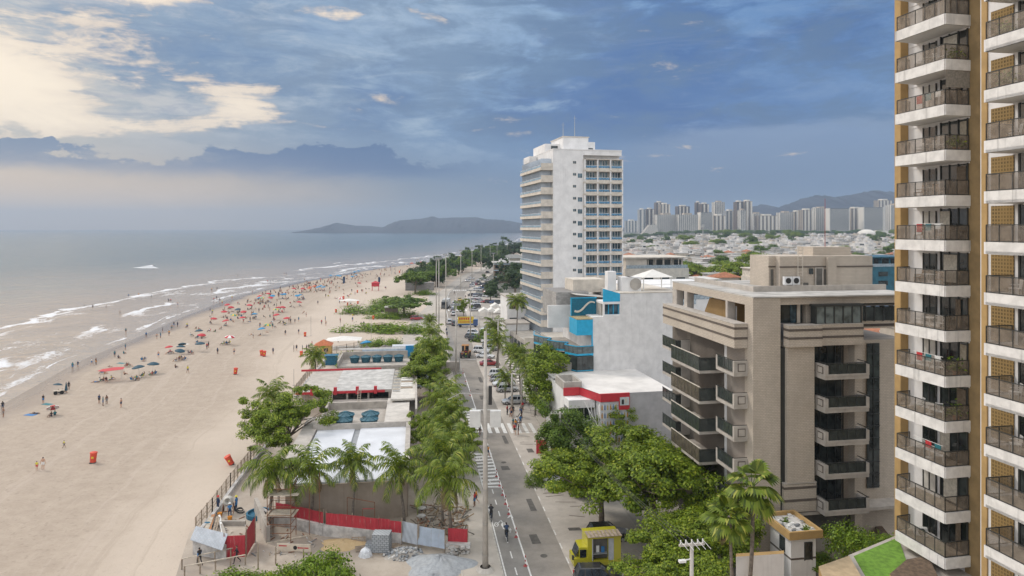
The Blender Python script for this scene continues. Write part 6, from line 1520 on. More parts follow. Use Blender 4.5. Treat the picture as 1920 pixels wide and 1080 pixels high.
for k,(px,py,top_,arms,lb) in enumerate(((1050,905,772,1,'weathered utility pole in front of the darker round tree'),(978,768,690,2,'wooden utility pole by the parked silver cars'),(934,690,598,1,'utility pole at the edge of the parking bays'),(912,655,595,1,'utility pole left of the small palm'),(898,640,592,0,'bare pole beside the yellow billboard truck'),(960,770,700,0,'thin pole beside the pedestrians on the pavement'))):
    h=util_pole(px,py,top_,lb,arms); hp[k]=(P2(px,py),h)
t=thing('utility_pole','near utility pole with a white crossarm among the almond leaves','utility pole',(X_at(1297,44),44,0),.15)
zt1=zat(1022,44); m=MB(); m.cyl((0,0,0),(0,0,zt1+.1),.17,.12,12,pc); m.build('pole',t,smooth=True); m=MB(); m.box(-.85,.85,-.08,.08,zt1-.03,zt1+.09,pc); m.build('crossarm',t)
m=MB()
for s in (-.75,-.4,0,.4,.75): m.cyl((s,0,zt1+.12),(s,0,zt1+.36),.05,.04,7,mullw); m.bar((s,-.0,zt1+.3),(s+.15,-.9,zt1+.1),.02,.02,mullw)
m.build('insulators',t); m=MB(); m.bar((0,0,zt1-.9),(-.75,-.1,zt1-.9),.06,.06,mullw); m.box(-.9,-.45,-.2,.05,zt1-1.02,zt1-.88,mullw); m.build('street_light',t)
pn=(X_at(1297,44),44,zt1)
wires=[((hp[0][0].x,hp[0][0].y,hp[0][1]-.2),pn),((hp[1][0].x,hp[1][0].y,hp[1][1]-.2),(hp[0][0].x,hp[0][0].y,hp[0][1]-.2)),((hp[2][0].x,hp[2][0].y,hp[2][1]-.2),(hp[1][0].x,hp[1][0].y,hp[1][1]-.2)),((hp[3][0].x,hp[3][0].y,hp[3][1]-.2),(hp[2][0].x,hp[2][0].y,hp[2][1]-.2))]
for k,(a,b_) in enumerate(wires):
    t=thing('power_line',['sagging wires from the round tree pole to the near crossarm','wires between the silver car pole and the round tree pole','wires over the parked cars','wires over the far parking bays'][k],'power line')
    for j in range(3):
        m=MB(); pts=[]
        for i in range(11):
            u=i/10; p=Vector(a).lerp(Vector(b_),u); p.z-=1.1*4*u*(1-u)*(.6+.3*j); p.x+=(j-1)*.5; pts.append(p)
        m.tube(pts,[.022]*11,4,trim); m.build('wire',t)
# signal posts
t=thing('traffic_light','black traffic light hanging above the road beside the digger','traffic light',P2(862,705).to_tuple()); m=MB(); m.cyl((0,0,0),(0,0,5.2),.09,.07,8,steel); m.bar((0,0,5.1),(1.2,0,5.1),.08,.08,steel); m.build('post',t); m=MB(); m.box(1.0,1.7,-.2,.2,4.0,5.6,trim); hd=m.build('signal_head',t)
for j,cc in enumerate(('red','yellow','green')):
    q=MB(); q.cyl((1.35,-.2,5.3-j*.5),(1.35,-.24,5.3-j*.5),.15,.15,10,cl[cc]); q.build('lens',hd)
# bollards between the bicycle lane and the road
def bol_proto():
    t=thing('flex_bollard','x','bollard'); bs=M('bollard_red',(0.36,.05,.05),.5,.1)
    m=MB(); m.lathe([(.2,0),(.2,.05),(.08,.08)],10,bs); m.build('base',t)
    m=MB()
    for j in range(5): m.cyl((0,0,.05+j*.19),(0,0,.24+j*.19),.055,.055,9,bs if j%2==0 else mullw)
    m.build('tube',t); return Proto(t)
BOL=bol_proto(); names=['nearest','second nearest','third nearest','fourth nearest','fifth nearest','sixth nearest','seventh nearest','eighth nearest','ninth nearest','tenth nearest']
for k,py in enumerate((1062,1008,965,946,929,912,894,742,716,700)):
    Y=Dp(py); BOL.put((L(Y)-.22,Y,.034),0,f'{names[k]} red and white bollard on the line beside the bicycle lane','bollards along the bicycle lane')
# ================= vehicles
def cp(kind,color,px,py,head,label,group='cars parked along the road'): return car(kind,color,P2(px,py).to_tuple(),head,label,group)
cp('hatchback','silver',963,757,PI+.12,'silver hatchback parked nearest the pedestrians'); cp('hatchback','silver',951,734,.2+PI*0,'silver hatchback behind the nearest silver one'); cp('hatchback','silver',938,716,-.1,'pale silver hatchback third in the angled row'); cp('suv','white',936,706,-.12,'white car half hidden behind the third silver hatchback')
cp('sedan','red',918,685,.15,'dark red car parked beside the utility pole'); cp('sedan','white',910,671,-.25,'white sedan parked beyond the dark red car'); cp('suv','white',903,661,-.2,'white car next to the digger')
cp('suv','black',893,640,-.15,'dark suv parked below the white one'); cp('suv','white',889,628,-.1,'white suv near the yellow billboard truck'); cp('hatchback','grey',885,634,-.1,'grey hatchback between the dark and white suvs')
cp('sedan','grey',1042,890,.12,'dark grey sedan half under the tree by the road'); cp('hatchback','white',1050,903,-.05,'white car with its nose under the almond branches')
cp('suv','black',1140,1012,.1,'black car deep in the shade under the almond trees')
g5='queue of cars driving on the road'
for k,(px,py,c,kk) in enumerate(((843,607,'white','suv'),(852,610,'grey','suv'),(850,591,'white','sedan'),(849,584,'silver','hatchback'),(849,577,'white','sedan'),(851,571,'white','hatchback'),(862,564,'yellow','sedan'),(888,533,'grey','hatchback'),(906,524,'black','sedan'),(885,538,'white','suv'),(914,512,'black','hatchback'))):
    car(kk,c,P2(px,py).to_tuple(),PI/2+.1 if k<7 else 1.2,f'{"taxi yellow" if c=="yellow" else c} {kk} driving in the queue',g5)
g6='cars in the far parking lot'
rr=random.Random(5); cs=['white','silver','black','grey','white','beige','red','blue','white']
for r_,(y0,x0,n_) in enumerate(((566,884,7),(555,886,7),(545,893,4),(535,892,4),(526,897,3))):
    for j in range(n_):
        px=x0+j*8.5+rr.random()*2; c=cs[(j*5+r_*2)%9]; car(rr.choice(['sedan','hatchback','suv']),c,P2(px,y0+j*.6).to_tuple(),rr.choice([.1,.2,3.2]),f'{c} car in the far parking lot before the hotel',g6)
for j in range(9):
    c=cs[(j*4)%9]; car('sedan',c,P2(878+j*6,528+j*3.5-(j%2)*8).to_tuple(),.8,f'{c} car in the far parking lot before the hotel',g6)
for j,(px,py) in enumerate(((1088,742+0),(1022,655),(790,541),(800,540),(781,600))):
    car('sedan' if j!=4 else 'suv',['beige','grey','blue','black','red'][j],P2(px,py).to_tuple(),.3,['beige car behind the street tree','grey car in the garden yard by the terraces','blue car stopped at the end of the promenade','black car stopped at the end of the promenade','dark red car on the promenade path by the dune shrubs'][j])
for j,(Y,a,c_) in enumerate(((138,7.2,'white'),(178,9.0,'silver'),(184,9.5,'black'),(190,9.8,'white'),(196,10.2,'beige'),(204,10.8,'grey'),(212,11.5,'white'),(262,11,'silver'),(272,12,'black'),(282,12.5,'white'),(296,13,'red'),(306,13.5,'white'),(318,14,'grey'))):
    car(['sedan','hatchback','suv'][j%3],c_,(L(Y)+a,Y,.05),.15 if j%2 else 3.3,f'{c_} car parked along the right kerb beyond the silver cars','cars parked along the road')
# truck, billboard truck, food truck, digger
t=thing('lorry','grey lorry with a dark cab driving on the road curve','lorry',P2(833,580).to_tuple(),-.05); m=MB(); m.box(-1.25,1.25,2.2,9,.9,3.6,M('lorry_box',(0.45,0.45,0.44),.6)); m.build('box',t); m=MB(); m.box(-1.2,1.2,0,2.0,.6,2.9,PAINT['grey']); m.box(-1.05,1.05,-.05,.02,1.6,2.7,cglass); m.build('cab',t)
for x in (-1.1,1.1):
    for y in (.8,3.6,7.6): m=MB(); m.cyl((x-.15,y,.5),(x+.15,y,.5),.5,.5,14,tyre); m.build('wheel',t)
t=thing('billboard_truck','blue truck carrying a yellow billboard by the kerb','truck',P2(873,613).to_tuple(),.12)
m=MB(); m.box(-2.4,2.4,-.5,.5,.6,1.0,PAINT['blue']); m.build('bed',t); m=MB(); m.box(2.4,3.9,-.9,.9,.5,2.4,PAINT['blue']); m.box(3.0,3.92,-.8,.8,1.5,2.2,cglass); m.build('cab',t); m=MB(); m.box(-2.5,2.6,-.62,-.5,1.2,3.4,M('ad_yellow',(0.62,0.46,0.04),.6)); bd=m.build('billboard',t)
m=MB()
for j in range(6): m.box(-2.1+j*.7,-1.7+j*.7,-.66,-.62,2.4,3.1,redp)
m.box(-2.0,2.1,-.66,-.62,1.6,1.8,redp); m.build('lettering',bd)
for x in (-1.7,3.1):
    for y in (-.7,.7): m=MB(); m.cyl((x,y-.12,.42),(x,y+.12,.42),.42,.42,14,tyre); m.build('wheel',t)
dg=M('digger_orange',(0.36,0.17,0.05),.6,.25,3)
t=thing('digger','muddy orange backhoe digger standing on the road ahead','digger',P2(872,672).to_tuple(),0); m=MB(); m.box(-.9,.9,0,2.6,.9,1.7,dg); m.box(-.7,.7,2.6,3.8,.9,1.6,dg); m.build('body',t)
m=MB()
for x in (-.8,.72):
    for y in (.3,1.9): m.box(x,x+.08,y,y+.08,1.7,3.0,trim)
m.box(-.9,.9,.2,2.1,3.0,3.12,dg); m.box(-.75,.75,.4,.45,1.7,3.0,cglass); m.build('cab',t)
m=MB(); m.bar((0,-.1,1.2),(0,-1.1,3.3),.3,.3,dg); m.bar((0,-1.1,3.3),(0,-2.2,1.6),.24,.24,dg); m.box(-.4,.4,-2.6,-2.0,.9,1.6,trim); m.build('backhoe_arm',t); m=MB(); m.box(-1.2,1.2,4.3,4.9,.2,1.1,dg); m.bar((-.6,3.4,1.2),(-.6,4.4,.6),.16,.16,dg); m.bar((.6,3.4,1.2),(.6,4.4,.6),.16,.16,dg); m.build('front_bucket',t)
for x in (-1.0,1.0):
    for y,r_ in ((.5,.72),(3.2,.5)): m=MB(); m.cyl((x-.22,y,r_),(x+.22,y,r_),r_,r_,16,tyre); m.build('wheel',t)
# food truck
yel=carpaint('truck_yellow',(0.44,0.40,0.025)); 
o_,r_=frame(1102,63.5,760)
t=thing('food_truck','bright yellow food truck with an open serving hatch under the almond tree','food truck',(o_[0],o_[1],0),r_)
m=MB(); m.box(0,3.2,0,2.1,.5,.9,yel); m.box(0,.5,0,2.1,.9,3.0,yel); m.box(2.0,3.2,0,2.1,.9,3.0,yel); m.box(.5,2.0,0,.08,.9,1.0,yel); m.box(.5,2.0,1.9,2.1,.9,3.0,yel); m.box(-.05,3.25,-.03,2.15,3.0,3.12,yel); m.build('body',t)
m=MB(); m.box(.5,2.0,.4,.5,1.0,3.0,inner); m.box(.55,1.95,.05,.6,1.5,1.56,steel); m.box(.9,1.2,.3,.38,1.6,2.2,cl['white']); m.box(1.4,1.7,.3,.38,1.5,2.1,cl['blue']); m.build('serving_hatch',t)
m=MB(); m.box(.42,.5,-.06,0,1.0,3.0,M('sticker_grey',(0.4,0.42,0.45),.5)); m.box(2.0,2.5,-.03,-.001,.95,2.95,MATS['sticker_grey'])
m.build('side_poster',t)
m=MB()
for k in range(9): m.box(-.1+k*.37,.2+k*.37,-.5,.9,3.35+k*.0,3.39,wood)
m.build('roof_awning',t)
cab=MB(); cab.prism([(-1.3,.15),(0,.05),(0,2.0),(-1.3,1.9)],.5,1.25,yel); cab.prism([(-.75,.25),(0,.15),(0,1.9),(-.75,1.8)],1.25,2.2,yel); cab.build('cab',t)
m=MB(); m.add([(-1.1,.35,1.27),(-.77,.35,2.1),(-.77,1.75,2.1),(-1.1,1.75,1.27)],[(0,3,2,1)],cglass); m.box(-.7,-.1,.12,.24,1.3,2.0,cglass); m.build('windscreen',t)
for x in (-.8,2.5):
    for y in (.1,2.0): m=MB(); m.cyl((x,y-.12,.4),(x,y+.12,.4),.4,.4,14,tyre); m.build('wheel',t)
m=MB(); m.bar((-1.2,.0,1.5),(-1.45,-.25,1.5),.05,.05,trim); m.box(-1.55,-1.4,-.35,-.15,1.35,1.75,trim); m.build('wing_mirror',t)
cc=car('suv','black',(X_at(1122,61.4),61.4,0),.06,'black car parked behind the yellow food truck at the bottom edge','cars parked along the road')
# bicycles and street people
def bicycle(loc,rz,label,c='black'):
    t=thing('bicycle',label,'bicycle',loc,rz); mt=cl[c]
    for y in (-.5,.55):
        m=MB(); prev=None
        for k in range(19):
            a=2*PI*k/18; p=(0,y+.33*math.cos(a),.34+.33*math.sin(a))
            if prev: m.bar(prev,p,.045,.045,tyre)
            prev=p
        for k in range(6): a=k*PI/3; m.bar((0,y,.34),(0,y+.32*math.cos(a),.34+.32*math.sin(a)),.01,.01,steel)
        m.build('wheel',t)
    m=MB(); 
    for a,b_ in (((0,-.5,.34),(0,0,.34)),((0,0,.34),(0,-.2,.88)),((0,-.5,.34),(0,-.17,.75)),((0,0,.34),(0,.38,.85)),((0,-.17,.78),(0,.38,.88)),((0,.38,.95),(0,.55,.34)),((-.28,.48,1.04),(.28,.48,1.04)),((0,.38,.95),(0,.48,1.04))): m.bar(a,b_,.045,.045,mt)
    m.build('frame',t); m=MB(); m.box(-.07,.07,-.33,-.07,.88,.93,trim); m.build('saddle',t); return t
for px,py,top_,lb,cb in ((921,975,'black','navy','basket'),(950,1012,'navy','black','x')):
    p=P2(px,py); z=.034
    bicycle((p.x,p.y,z),.12,'dark bicycle ridden along the bicycle lane, '+('behind' if py<1000 else 'ahead')+' of the other as seen from here' if False else ('farther of the two ridden bicycles on the bicycle lane' if py<1000 else 'nearer of the two ridden bicycles on the bicycle lane'),'navy')
    person('cycling',(p.x,p.y,z),.12,'cyclist in dark clothes, the farther of two on the bicycle lane' if py<1000 else 'cyclist in a dark top carrying a white bag, the nearer of two',skin=2,top=top_,short='black',leg='black',arm=top_)
t=thing('shopping_bag','white bag hanging from the nearer bicycle handlebar','bag',(P2(950,1012).x+.32,P2(950,1012).y+.45,.55)); m=MB(); m.lathe([(0,0),(.14,.02),(.17,.3),(.06,.45)],9,cl['white']); m.build('sack',t)
W=[(951,778,'standing','red','navy'),(957,781,'walking','navy','blue'),(962,779,'standing','black','black'),(959,782,'standing',None,'navy'),
 (975,782,'walking','blue','white'),(978,783,'standing','navy','black'),(960+5,815,'walking','red','black'),(972,815,'standing','black','black'),(967,806,'walking','orange','navy'),(962,803,'standing','teal','grey'),(969,800,'walking','white','blue'),(976,798,'standing','blue','navy'),
 (894,787,'walking','blue','navy'),(899,811,'walking','navy','navy'),(900,816,'standing','teal','black'),(885,834,'standing','black','navy'),(878,832,'walking','navy','black'),(890,950,'standing','red','blue'),(893,945,'walking','orange','navy'),(776,797,'standing','navy','navy'),(790,806,'walking','black','grey'),(1026,800,'standing','blue','navy'),(980,771,'standing','red','grey'),(984,755,'walking','white','black'),(866,672,'standing','red','navy'),(838,632,'walking','navy','navy'),(945,668,'walking','white','navy'),(951,664,'standing','red','black'),(994,742,'standing','grey','black'),(852,552,'walking','navy','black'),(873,560,'standing','black','black'),(796,568,'walking','black','navy'),(837,625,'walking','navy','grey'),(915,858,'walking','orange','navy')]
for k,(px,py,pz,tp_,sh) in enumerate(W):
    onroad='by the parked silver cars' if 940<px<1000 and py<790 else ('on the main zebra crossing' if 940<px<990 else ('on the palm sidewalk' if px<905 and py>780 else 'farther along the road'))
    person(pz,P2(px,py,.14 if px<905 or px>985 else .04).to_tuple(),random.random()*6,f'pedestrian in {"a bare torso" if tp_ is None else "a "+tp_+" top"} and {sh} shorts {onroad}',skin=k%3,top=tp_,short=sh,leg='black' if k%4==0 else None,group='pedestrians')
# ================= gatehouse, walls and podium at the right
org,rz=frame(1502,57,740)
t=thing('gatehouse','small white gatehouse with an ochre-rimmed flat roof of stones and plants','gatehouse',(org[0],org[1],0),rz)
zr_=zat(1003,57); wh=zr_-.2
m=MB(); m.box(-.9,1.35,0,3.2,0,wh,white); m.build('wall',t); m=MB(); m.box(-.92,1.37,-.02,3.22,wh-1.85,wh-1.7,band); m.build('dark_stripe',t)
m=MB(); m.box(-1.3,1.75,-.4,-.2,wh,wh+.65,ochre); m.box(-1.3,1.75,3.6,3.8,wh,wh+.65,ochre); m.box(-1.3,-1.1,-.2,3.6,wh,wh+.65,ochre); m.box(1.55,1.75,-.2,3.6,wh,wh+.65,ochre); m.build('roof_rim',t)
m=MB(); m.box(-1.1,1.55,-.2,3.6,wh,wh+.3,MATS['stone_pale']); 
for j in range(40):
    x=-1+random.random()*2.4;y=-.1+random.random()*3.5; s=.06+.1*random.random(); m.box(x,x+s*2,y,y+s*2,wh+.3,wh+.3+s,random.choice([mullw,MATS['stone_dark'],MATS['stone_pale'],MATS['stone_pale']]))
m.build('roof_stones',t)
m=MB(); m.box(.35,.95,-.05,-.01,wh-1.9,wh-.5,darkg); w_=m.build('window',t); m=MB(); m.box(.28,.35,-.07,0,wh-1.95,wh-.45,mull); m.box(.95,1.02,-.07,0,wh-1.95,wh-.45,mull); m.box(.28,1.02,-.07,0,wh-.5,wh-.43,mull); m.build('frame',w_)
m=MB(); m.box(-.95,-.91,.9,1.7,wh-1.6,wh-.4,darkg); m.build('window',t)
R_=Matrix.Rotation(rz,4,'Z')
def gl_(a,b_,z): v=Vector(org)+R_@Vector((a,b_,0)); return (v.x,v.y,z)
for j,(a,b_) in enumerate(((0,2.3),(.8,.6))):
    t=thing('roof_plant',['spiky plant at the far side of the gatehouse roof','dry succulent at the near side of the gatehouse roof'][j],'plant',gl_(a,b_,wh+.3)); Pp=rng.normal(size=(90,3))*np.array([.16,.16,.1]); Pp[:,2]=np.abs(Pp[:,2])*2; leafmesh('leaves',Pp,rng.normal(size=(90,3)),.16,leaf_s,t)
# perimeter wall, deck with lawn
def poly_thing(name,label,cat,pts,D,z0,z1,mat,mtop=None):
    """plot walls in world metres"""
    m=MB(); m.prism(pts,z0,z1,mat,mtop); o=m.build(name); tag(o,label,cat); return o
def XY(px,D): return (X_at(px,D),D)
poly_thing('boundary_wall','white boundary wall with an ochre cap left of the gatehouse','wall',[XY(1380,51),XY(1470,51.5),XY(1470,52),XY(1380,51.5)],0,0,zat(1044,51),white,ochre)
zl=zat(1035,49)
poly_thing('podium_wall','ochre podium wall holding the lawn below the tower','wall',[XY(1590,48.5),XY(1690,52),XY(1890,50),XY(1930,36),XY(1712,36)],0,0,zl,ochre,slabm)
poly_thing('lawn','bright green lawn on the podium below the tower','lawn',[XY(1601,48.3),XY(1684,51.2),XY(1700,47.5),XY(1690,43.5),XY(1712,38.2),XY(1700,38.0),XY(1640,43.6)],0,zl-.1,zl+.05,M('lawn_green',(0.13,0.26,0.03),.9,.25,3,bmp=.5))
poly_thing('planter_box','ochre hexagonal planter beside the lawn','planter',[XY(1668,45.0),XY(1700,47.0),XY(1740,47.5),XY(1760,44.5),XY(1725,40.5)],0,zl-.2,zl+.45,ochre,M('planter_earth',(0.13,0.09,0.06),.9,.3,4))
poly_thing('low_terrace','low sand-coloured terrace roof in front of the lawn','terrace',[XY(1535,46),XY(1592,47.5),XY(1650,41),XY(1590,37)],0,0,zat(1062,46),ochre,M('terrace_sand',(0.42,0.32,0.2),.9,.15,2))
poly_thing('garden_wall','low ochre-capped garden wall behind the gatehouse','wall',[XY(1530,62),XY(1690,58),XY(1690,57.4),XY(1530,61.4)],0,0,zat(1018,60),greyc,ochre)
poly_thing('side_path','grey planter ledge at the foot of the beige block','planter',[XY(1540,66),XY(1640,66),XY(1690,60),XY(1690,61),XY(1640,68),XY(1540,67)],0,0,zat(1012,63),tiled,M('planter_earth',None))
# dark garden wall along the inner sidewalk, brown gate
t=thing('garden_fence','long dark glazed garden fence with white posts by the mosaic pavement','fence'); m=MB(); mw=MB()
Yp=list(range(98,190,5))
for i in range(len(Yp)-1):
    a=interp(Yp[i],[98,160,200],[13.2,14,17]); b_=interp(Yp[i+1],[98,160,200],[13.2,14,17]); p=(L(Yp[i])+a,Yp[i]);q=(L(Yp[i+1])+b_,Yp[i+1])
    wall_between(m,p,q,0,2.4,.2,M('hedge_wall_dark',(0.04,0.055,0.04),.8,.4,3)); mw.bar((p[0]-.15,p[1],0),(p[0]-.15,p[1],2.9),.25,.25,mullw if i%2==0 else steel)
m.build('panel',t); mw.build('posts',t)
for k,(px,py,w_,d_,h_,mat,lb) in enumerate(((895,640,0,0,0,None,''),)): pass
# awnings and small buildings before the hotel
def awning(px,py,w_,d_,h_,lb):
    o_,r_=frame(px,Dp(py),800); t=thing('awning',lb,'awning',o_,r_,'white awnings by the parking lot'); m=MB()
    m.add([(0,0,h_),(w_,0,h_),(w_,d_,h_),(0,d_,h_),(w_/2,0,h_+1.2),(w_/2,d_,h_+1.2)],[(0,4,5,3),(4,1,2,5),(0,1,4),(3,5,2)],ten); m.build('cover',t); m=MB()
    for a in (0,w_):
        for b_ in (0,d_): m.bar((a,b_,0),(a,b_,h_),.1,.1,steel)
    m.build('posts',t)
for k,(px,py) in enumerate(((898,600),(912,600),(926,602),(935,590),(920,590))): awning(px,py,4,5,2.8,f'white pitched awning before the hotel, {["leftmost front","second front","third front","rightmost back","left back"][k]} one')
def small_building(name,lb,px,D,w_,d_,h_,mat,vp=800,floors=2,wins=4,roof=None):
    o_,r_=frame(px,D,vp); t=thing(name,lb,'building',o_,r_); m=MB(); m.box(0,w_,0,d_,0,h_,mat); m.build('wall',t)
    m=MB(); m.box(-.2,w_+.2,-.2,d_+.2,h_,h_+.35,roof or slabm); m.build('roof',t)
    fh=h_/floors
    for f_ in range(floors):
        m=MB()
        for j in range(wins):
            a=(j+.2)*w_/wins; m.box(a,a+w_/wins*.6,-.06,-.01,f_*fh+fh*.3,f_*fh+fh*.75,darkg)
        m.build('windows',t)
    return t
small_building('white_annex','small white building touching the left side of the hotel',951,185,6.5,10,13,white,700,3,2)
small_building('white_annex','white low annex with blank walls below the hotel palm',950,176,6,8,7,white,700,1,1)
brn=M('timber_brown',(0.17,0.12,0.085),.8,.3,1.5,streak=.3)
o_,r_=frame(927,395,860); t=thing('timber_building','brown three-storey building with pale blue balcony edges','building',o_,r_); m=MB(); m.box(0,15,0,14,0,11.5,brn); m.build('wall',t); m=MB(); m.box(-1,16,-1,15,11.5,12,roofg); m.box(3,9,2,8,12,14,white); m.build('roof',t)
for z in (3.4,7.2,10.8):
    m=MB(); m.box(-.8,15.8,-1.2,.0,z,z+.4,M('edge_blue',(0.35,0.45,0.52),.6)); m.build('balcony_edge',t)
for z in (1,4.8,8.5):
    m=MB(); 
    for j in range(5): m.box(.6+j*2.9,2.6+j*2.9,-.08,-.01,z,z+1.7,darkg)
    m.build('windows',t)
o_,r_=frame(945,470,860); t=thing('beach_bar','wide low building with an overhanging grey roof by the shore','building',o_,r_); m=MB(); m.box(0,14,0,12,0,11,cream); m.build('wall',t); m=MB(); m.add([(-2,-2,11),(16,-2,11),(16,14,11),(-2,14,11),(4,5,13.5),(10,5,13.5)],[(0,1,5,4),(1,2,5),(2,3,4,5),(3,0,4),(3,2,1,0)],M('roof_slate',(0.2,0.2,0.19),.8,.2)); m.build('roof',t)
# ================= the beach
rr=random.Random(21)
def bz(x,y): return beach_z(x-coast(y))
def BP(px,py):
    x,y,_=G(px,py); z=bz(x,y)
    if z<-0.02: x,y,_=G(px,py,z)
    return (x,y,max(z,-0.75))
tops=[None,None,None,'black','navy','red','white','teal','blue','yellow']; shs=['black','navy','blue','red','teal','orange','grey','green']
def desc(pz,tp_,sh):
    return f'{"bare-chested" if tp_ is None else tp_+"-topped"} person in {sh} shorts '+{'standing':'standing','walking':'walking','sitting':'seated','lying':'lying','chair':'in a beach chair'}[pz]
def where(px,py):
    x,y,_=G(px,py); d=x-coast(y)
    if d<2: return ' in the shallows'
    if d<14: return ' on wet sand'
    if y<150: return ' on the near sand'
    if y<260: return ' among near parasols'
    if y<420: return ' in mid crowd'
    return ' far along the beach'
def bperson(px,py,pz=None,top='?',sh=None,scale=1.0,skin=None,rz=None,label=None):
    pz=pz or rr.choice(['standing','standing','walking','sitting','sitting','chair','lying']); top=rr.choice(tops) if top=='?' else top; sh=sh or rr.choice(shs)
    loc=BP(px,py); rz=rr.random()*6.28 if rz is None else rz
    if pz=='chair':
        CHAIR[rr.choice(['red','white','blue','yellow'])].put(loc,rz,'beach chair under a person'+where(px,py),'beach chairs')
    return person(pz,loc,rz,label or desc(pz,top,sh)+where(px,py),skin=rr.randrange(3) if skin is None else skin,top=top,short=sh,group='people on the beach',scale=scale)
def par(px,py,c,tilt=None,s=1.0,label=None):
    nm={'red':'red','blue':'bright blue','navy':'dark navy','orange':'orange and red','green':'green and yellow','white':'white'}[c[0]] if c!=('red','white') else 'red and white'
    tilt=tilt or ((rr.random()-.5)*.35,(rr.random()-.5)*.35)
    return PAR[c].put(BP(px,py),rr.random()*6,label or f'{nm} parasol'+where(px,py),'parasols on the beach',s,tilt)
R_=('red','red');B_=('blue','blue');N_=('navy','navy');O_=('orange','red');Gn=('green','yellow');RW=('red','white')
# near figures placed one by one
for a in ((5,770,'standing','black','navy'),(6.5,782,'standing',None,'grey'),(81,757,'standing','black','blue'),(186,757,'standing','navy','black'),(193,761,'standing','teal','blue'),(200,758,'standing',None,'grey'),(227,764,'standing',None,'navy'),(136,693,'standing','teal','blue'),(146,690,'walking','navy','navy'),(172,685,'walking','white','blue'),(180,684,'standing',None,'orange'),(215,670,'standing','teal','navy'),(235,656,'standing','teal','blue'),(297,671,'standing',None,'blue'),(408,664,'standing','navy','black'),(439,665,'standing',None,'navy'),(352,700,'walking','yellow','navy'),(129,731,'standing','black','black'),(118,737,'sitting','navy','black'),(110,738,'sitting','black','navy'),(388,655,'standing','red','navy'),(391,652,'standing','black','black'),(236,625,'standing','teal','black'),(274,633,'standing','blue','navy'),(305,624,'standing','navy','black'),(326,613,'standing','black','blue'),(333,613,'standing','navy','navy'),(301,634,'standing','teal','blue'),(294,636,'walking',None,'grey'),(317,630,'standing','orange','navy'),(322,619,'standing',None,'teal'),(174,583,'standing','navy','black'),(199,583,'standing',None,'navy'),(225,592,'standing',None,'black'),(241,562,'standing','blue','navy'),(260,560,'standing','orange','black'),(284,562,'standing','teal','navy'),(316,568,'standing','navy','black'),(320,568,'standing','red','navy'),(333,574,'standing',None,'blue'),(397,547,'standing','orange','black'),(407,545,'standing','navy','black'),(401,565,'standing','red','grey'),(406,562,'standing','navy','black'),(412,566,'standing','black','navy'),(502,530,'standing','red','navy'),(507,530,'standing',None,'blue'),(512,529,'standing','navy','navy'),(533,517,'standing',None,'navy'),(537,517,'standing','navy','black'),(186,573,'lying',None,'navy'),
 (206,688,'lying',None,'navy'),(222,672,'sitting','navy','black'),(232,664,'sitting','teal','grey'),(233,703,'sitting',None,'black'),(329,690,'sitting',None,'navy'),(267,677,'chair','teal','navy'),(271,677,'chair','navy','teal'),(237,688,'chair','black','navy'),(243,688,'chair','grey','navy'),(354,664,'chair','navy','black'),(360,664,'chair','teal','navy'),(66,776,'lying','navy','black'),(535,629,'standing','black','navy'),(560,627,'standing','navy','grey'),(596,571,'standing','navy','black'),(574,594,'standing',None,'navy'),(610,602,'standing','teal','blue'),(603,609,'walking','red','navy'),(611,611,'standing',None,'grey'),(638,605,'standing','red','black'),(645,617,'walking','navy','black'),(661,603,'standing','navy','blue'),(512,664,'standing','navy','navy'),(551,659,'standing','navy','black'),(556,658,'standing','black','navy'),(567,659,'standing','teal','black'),(575,658,'standing','navy','black'),(579,657,'walking','black','black'),(585,651,'standing','red','navy'),(634,642,'standing','orange','black'),(545,606,'standing','navy','black'),(553,607,'walking','black','navy'),(560,603,'standing','teal','blue'),(677,613,'walking','black','navy'),(682,612,'standing','navy','black'),(684,620,'standing','black','black')):
    bperson(a[0],a[1],a[2],a[3],a[4])
bperson(80.5,881,'standing',None,'white',skin=0,rz=.3,label='bare-chested adult in white shorts holding a child\'s hand on the near sand')
bperson(69,882,'standing','yellow','red',scale=.72,skin=0,rz=.3,label='small child in a yellow top beside the bare-chested adult')
bperson(120,840,'walking','yellow','navy',scale=.66,label='small child in a yellow shirt alone on the near sand')
def extra(name,label,cat,px,py,fn,rz=0):
    t=thing(name,label,cat,BP(px,py),rz); fn(t); return t
def tow(c):
    def f(t): m=MB(); m.box(-.5,.5,-1,1,.0,.03,cl[c]); m.build('cloth',t)
    return f
extra('beach_towel','teal towel spread beside the standing person at the far left','towel',89,758,tow('teal'),1.2); extra('beach_towel','light blue towel on the near sand by a reclining person','towel',57,778,tow('blue'),1.3)
extra('beach_towel','pale towel on the sand between seated people','towel',227,681,tow('teal'),1.2); extra('beach_towel','white towel in the crowd by a lying person','towel',348,645,tow('white'),1.2)
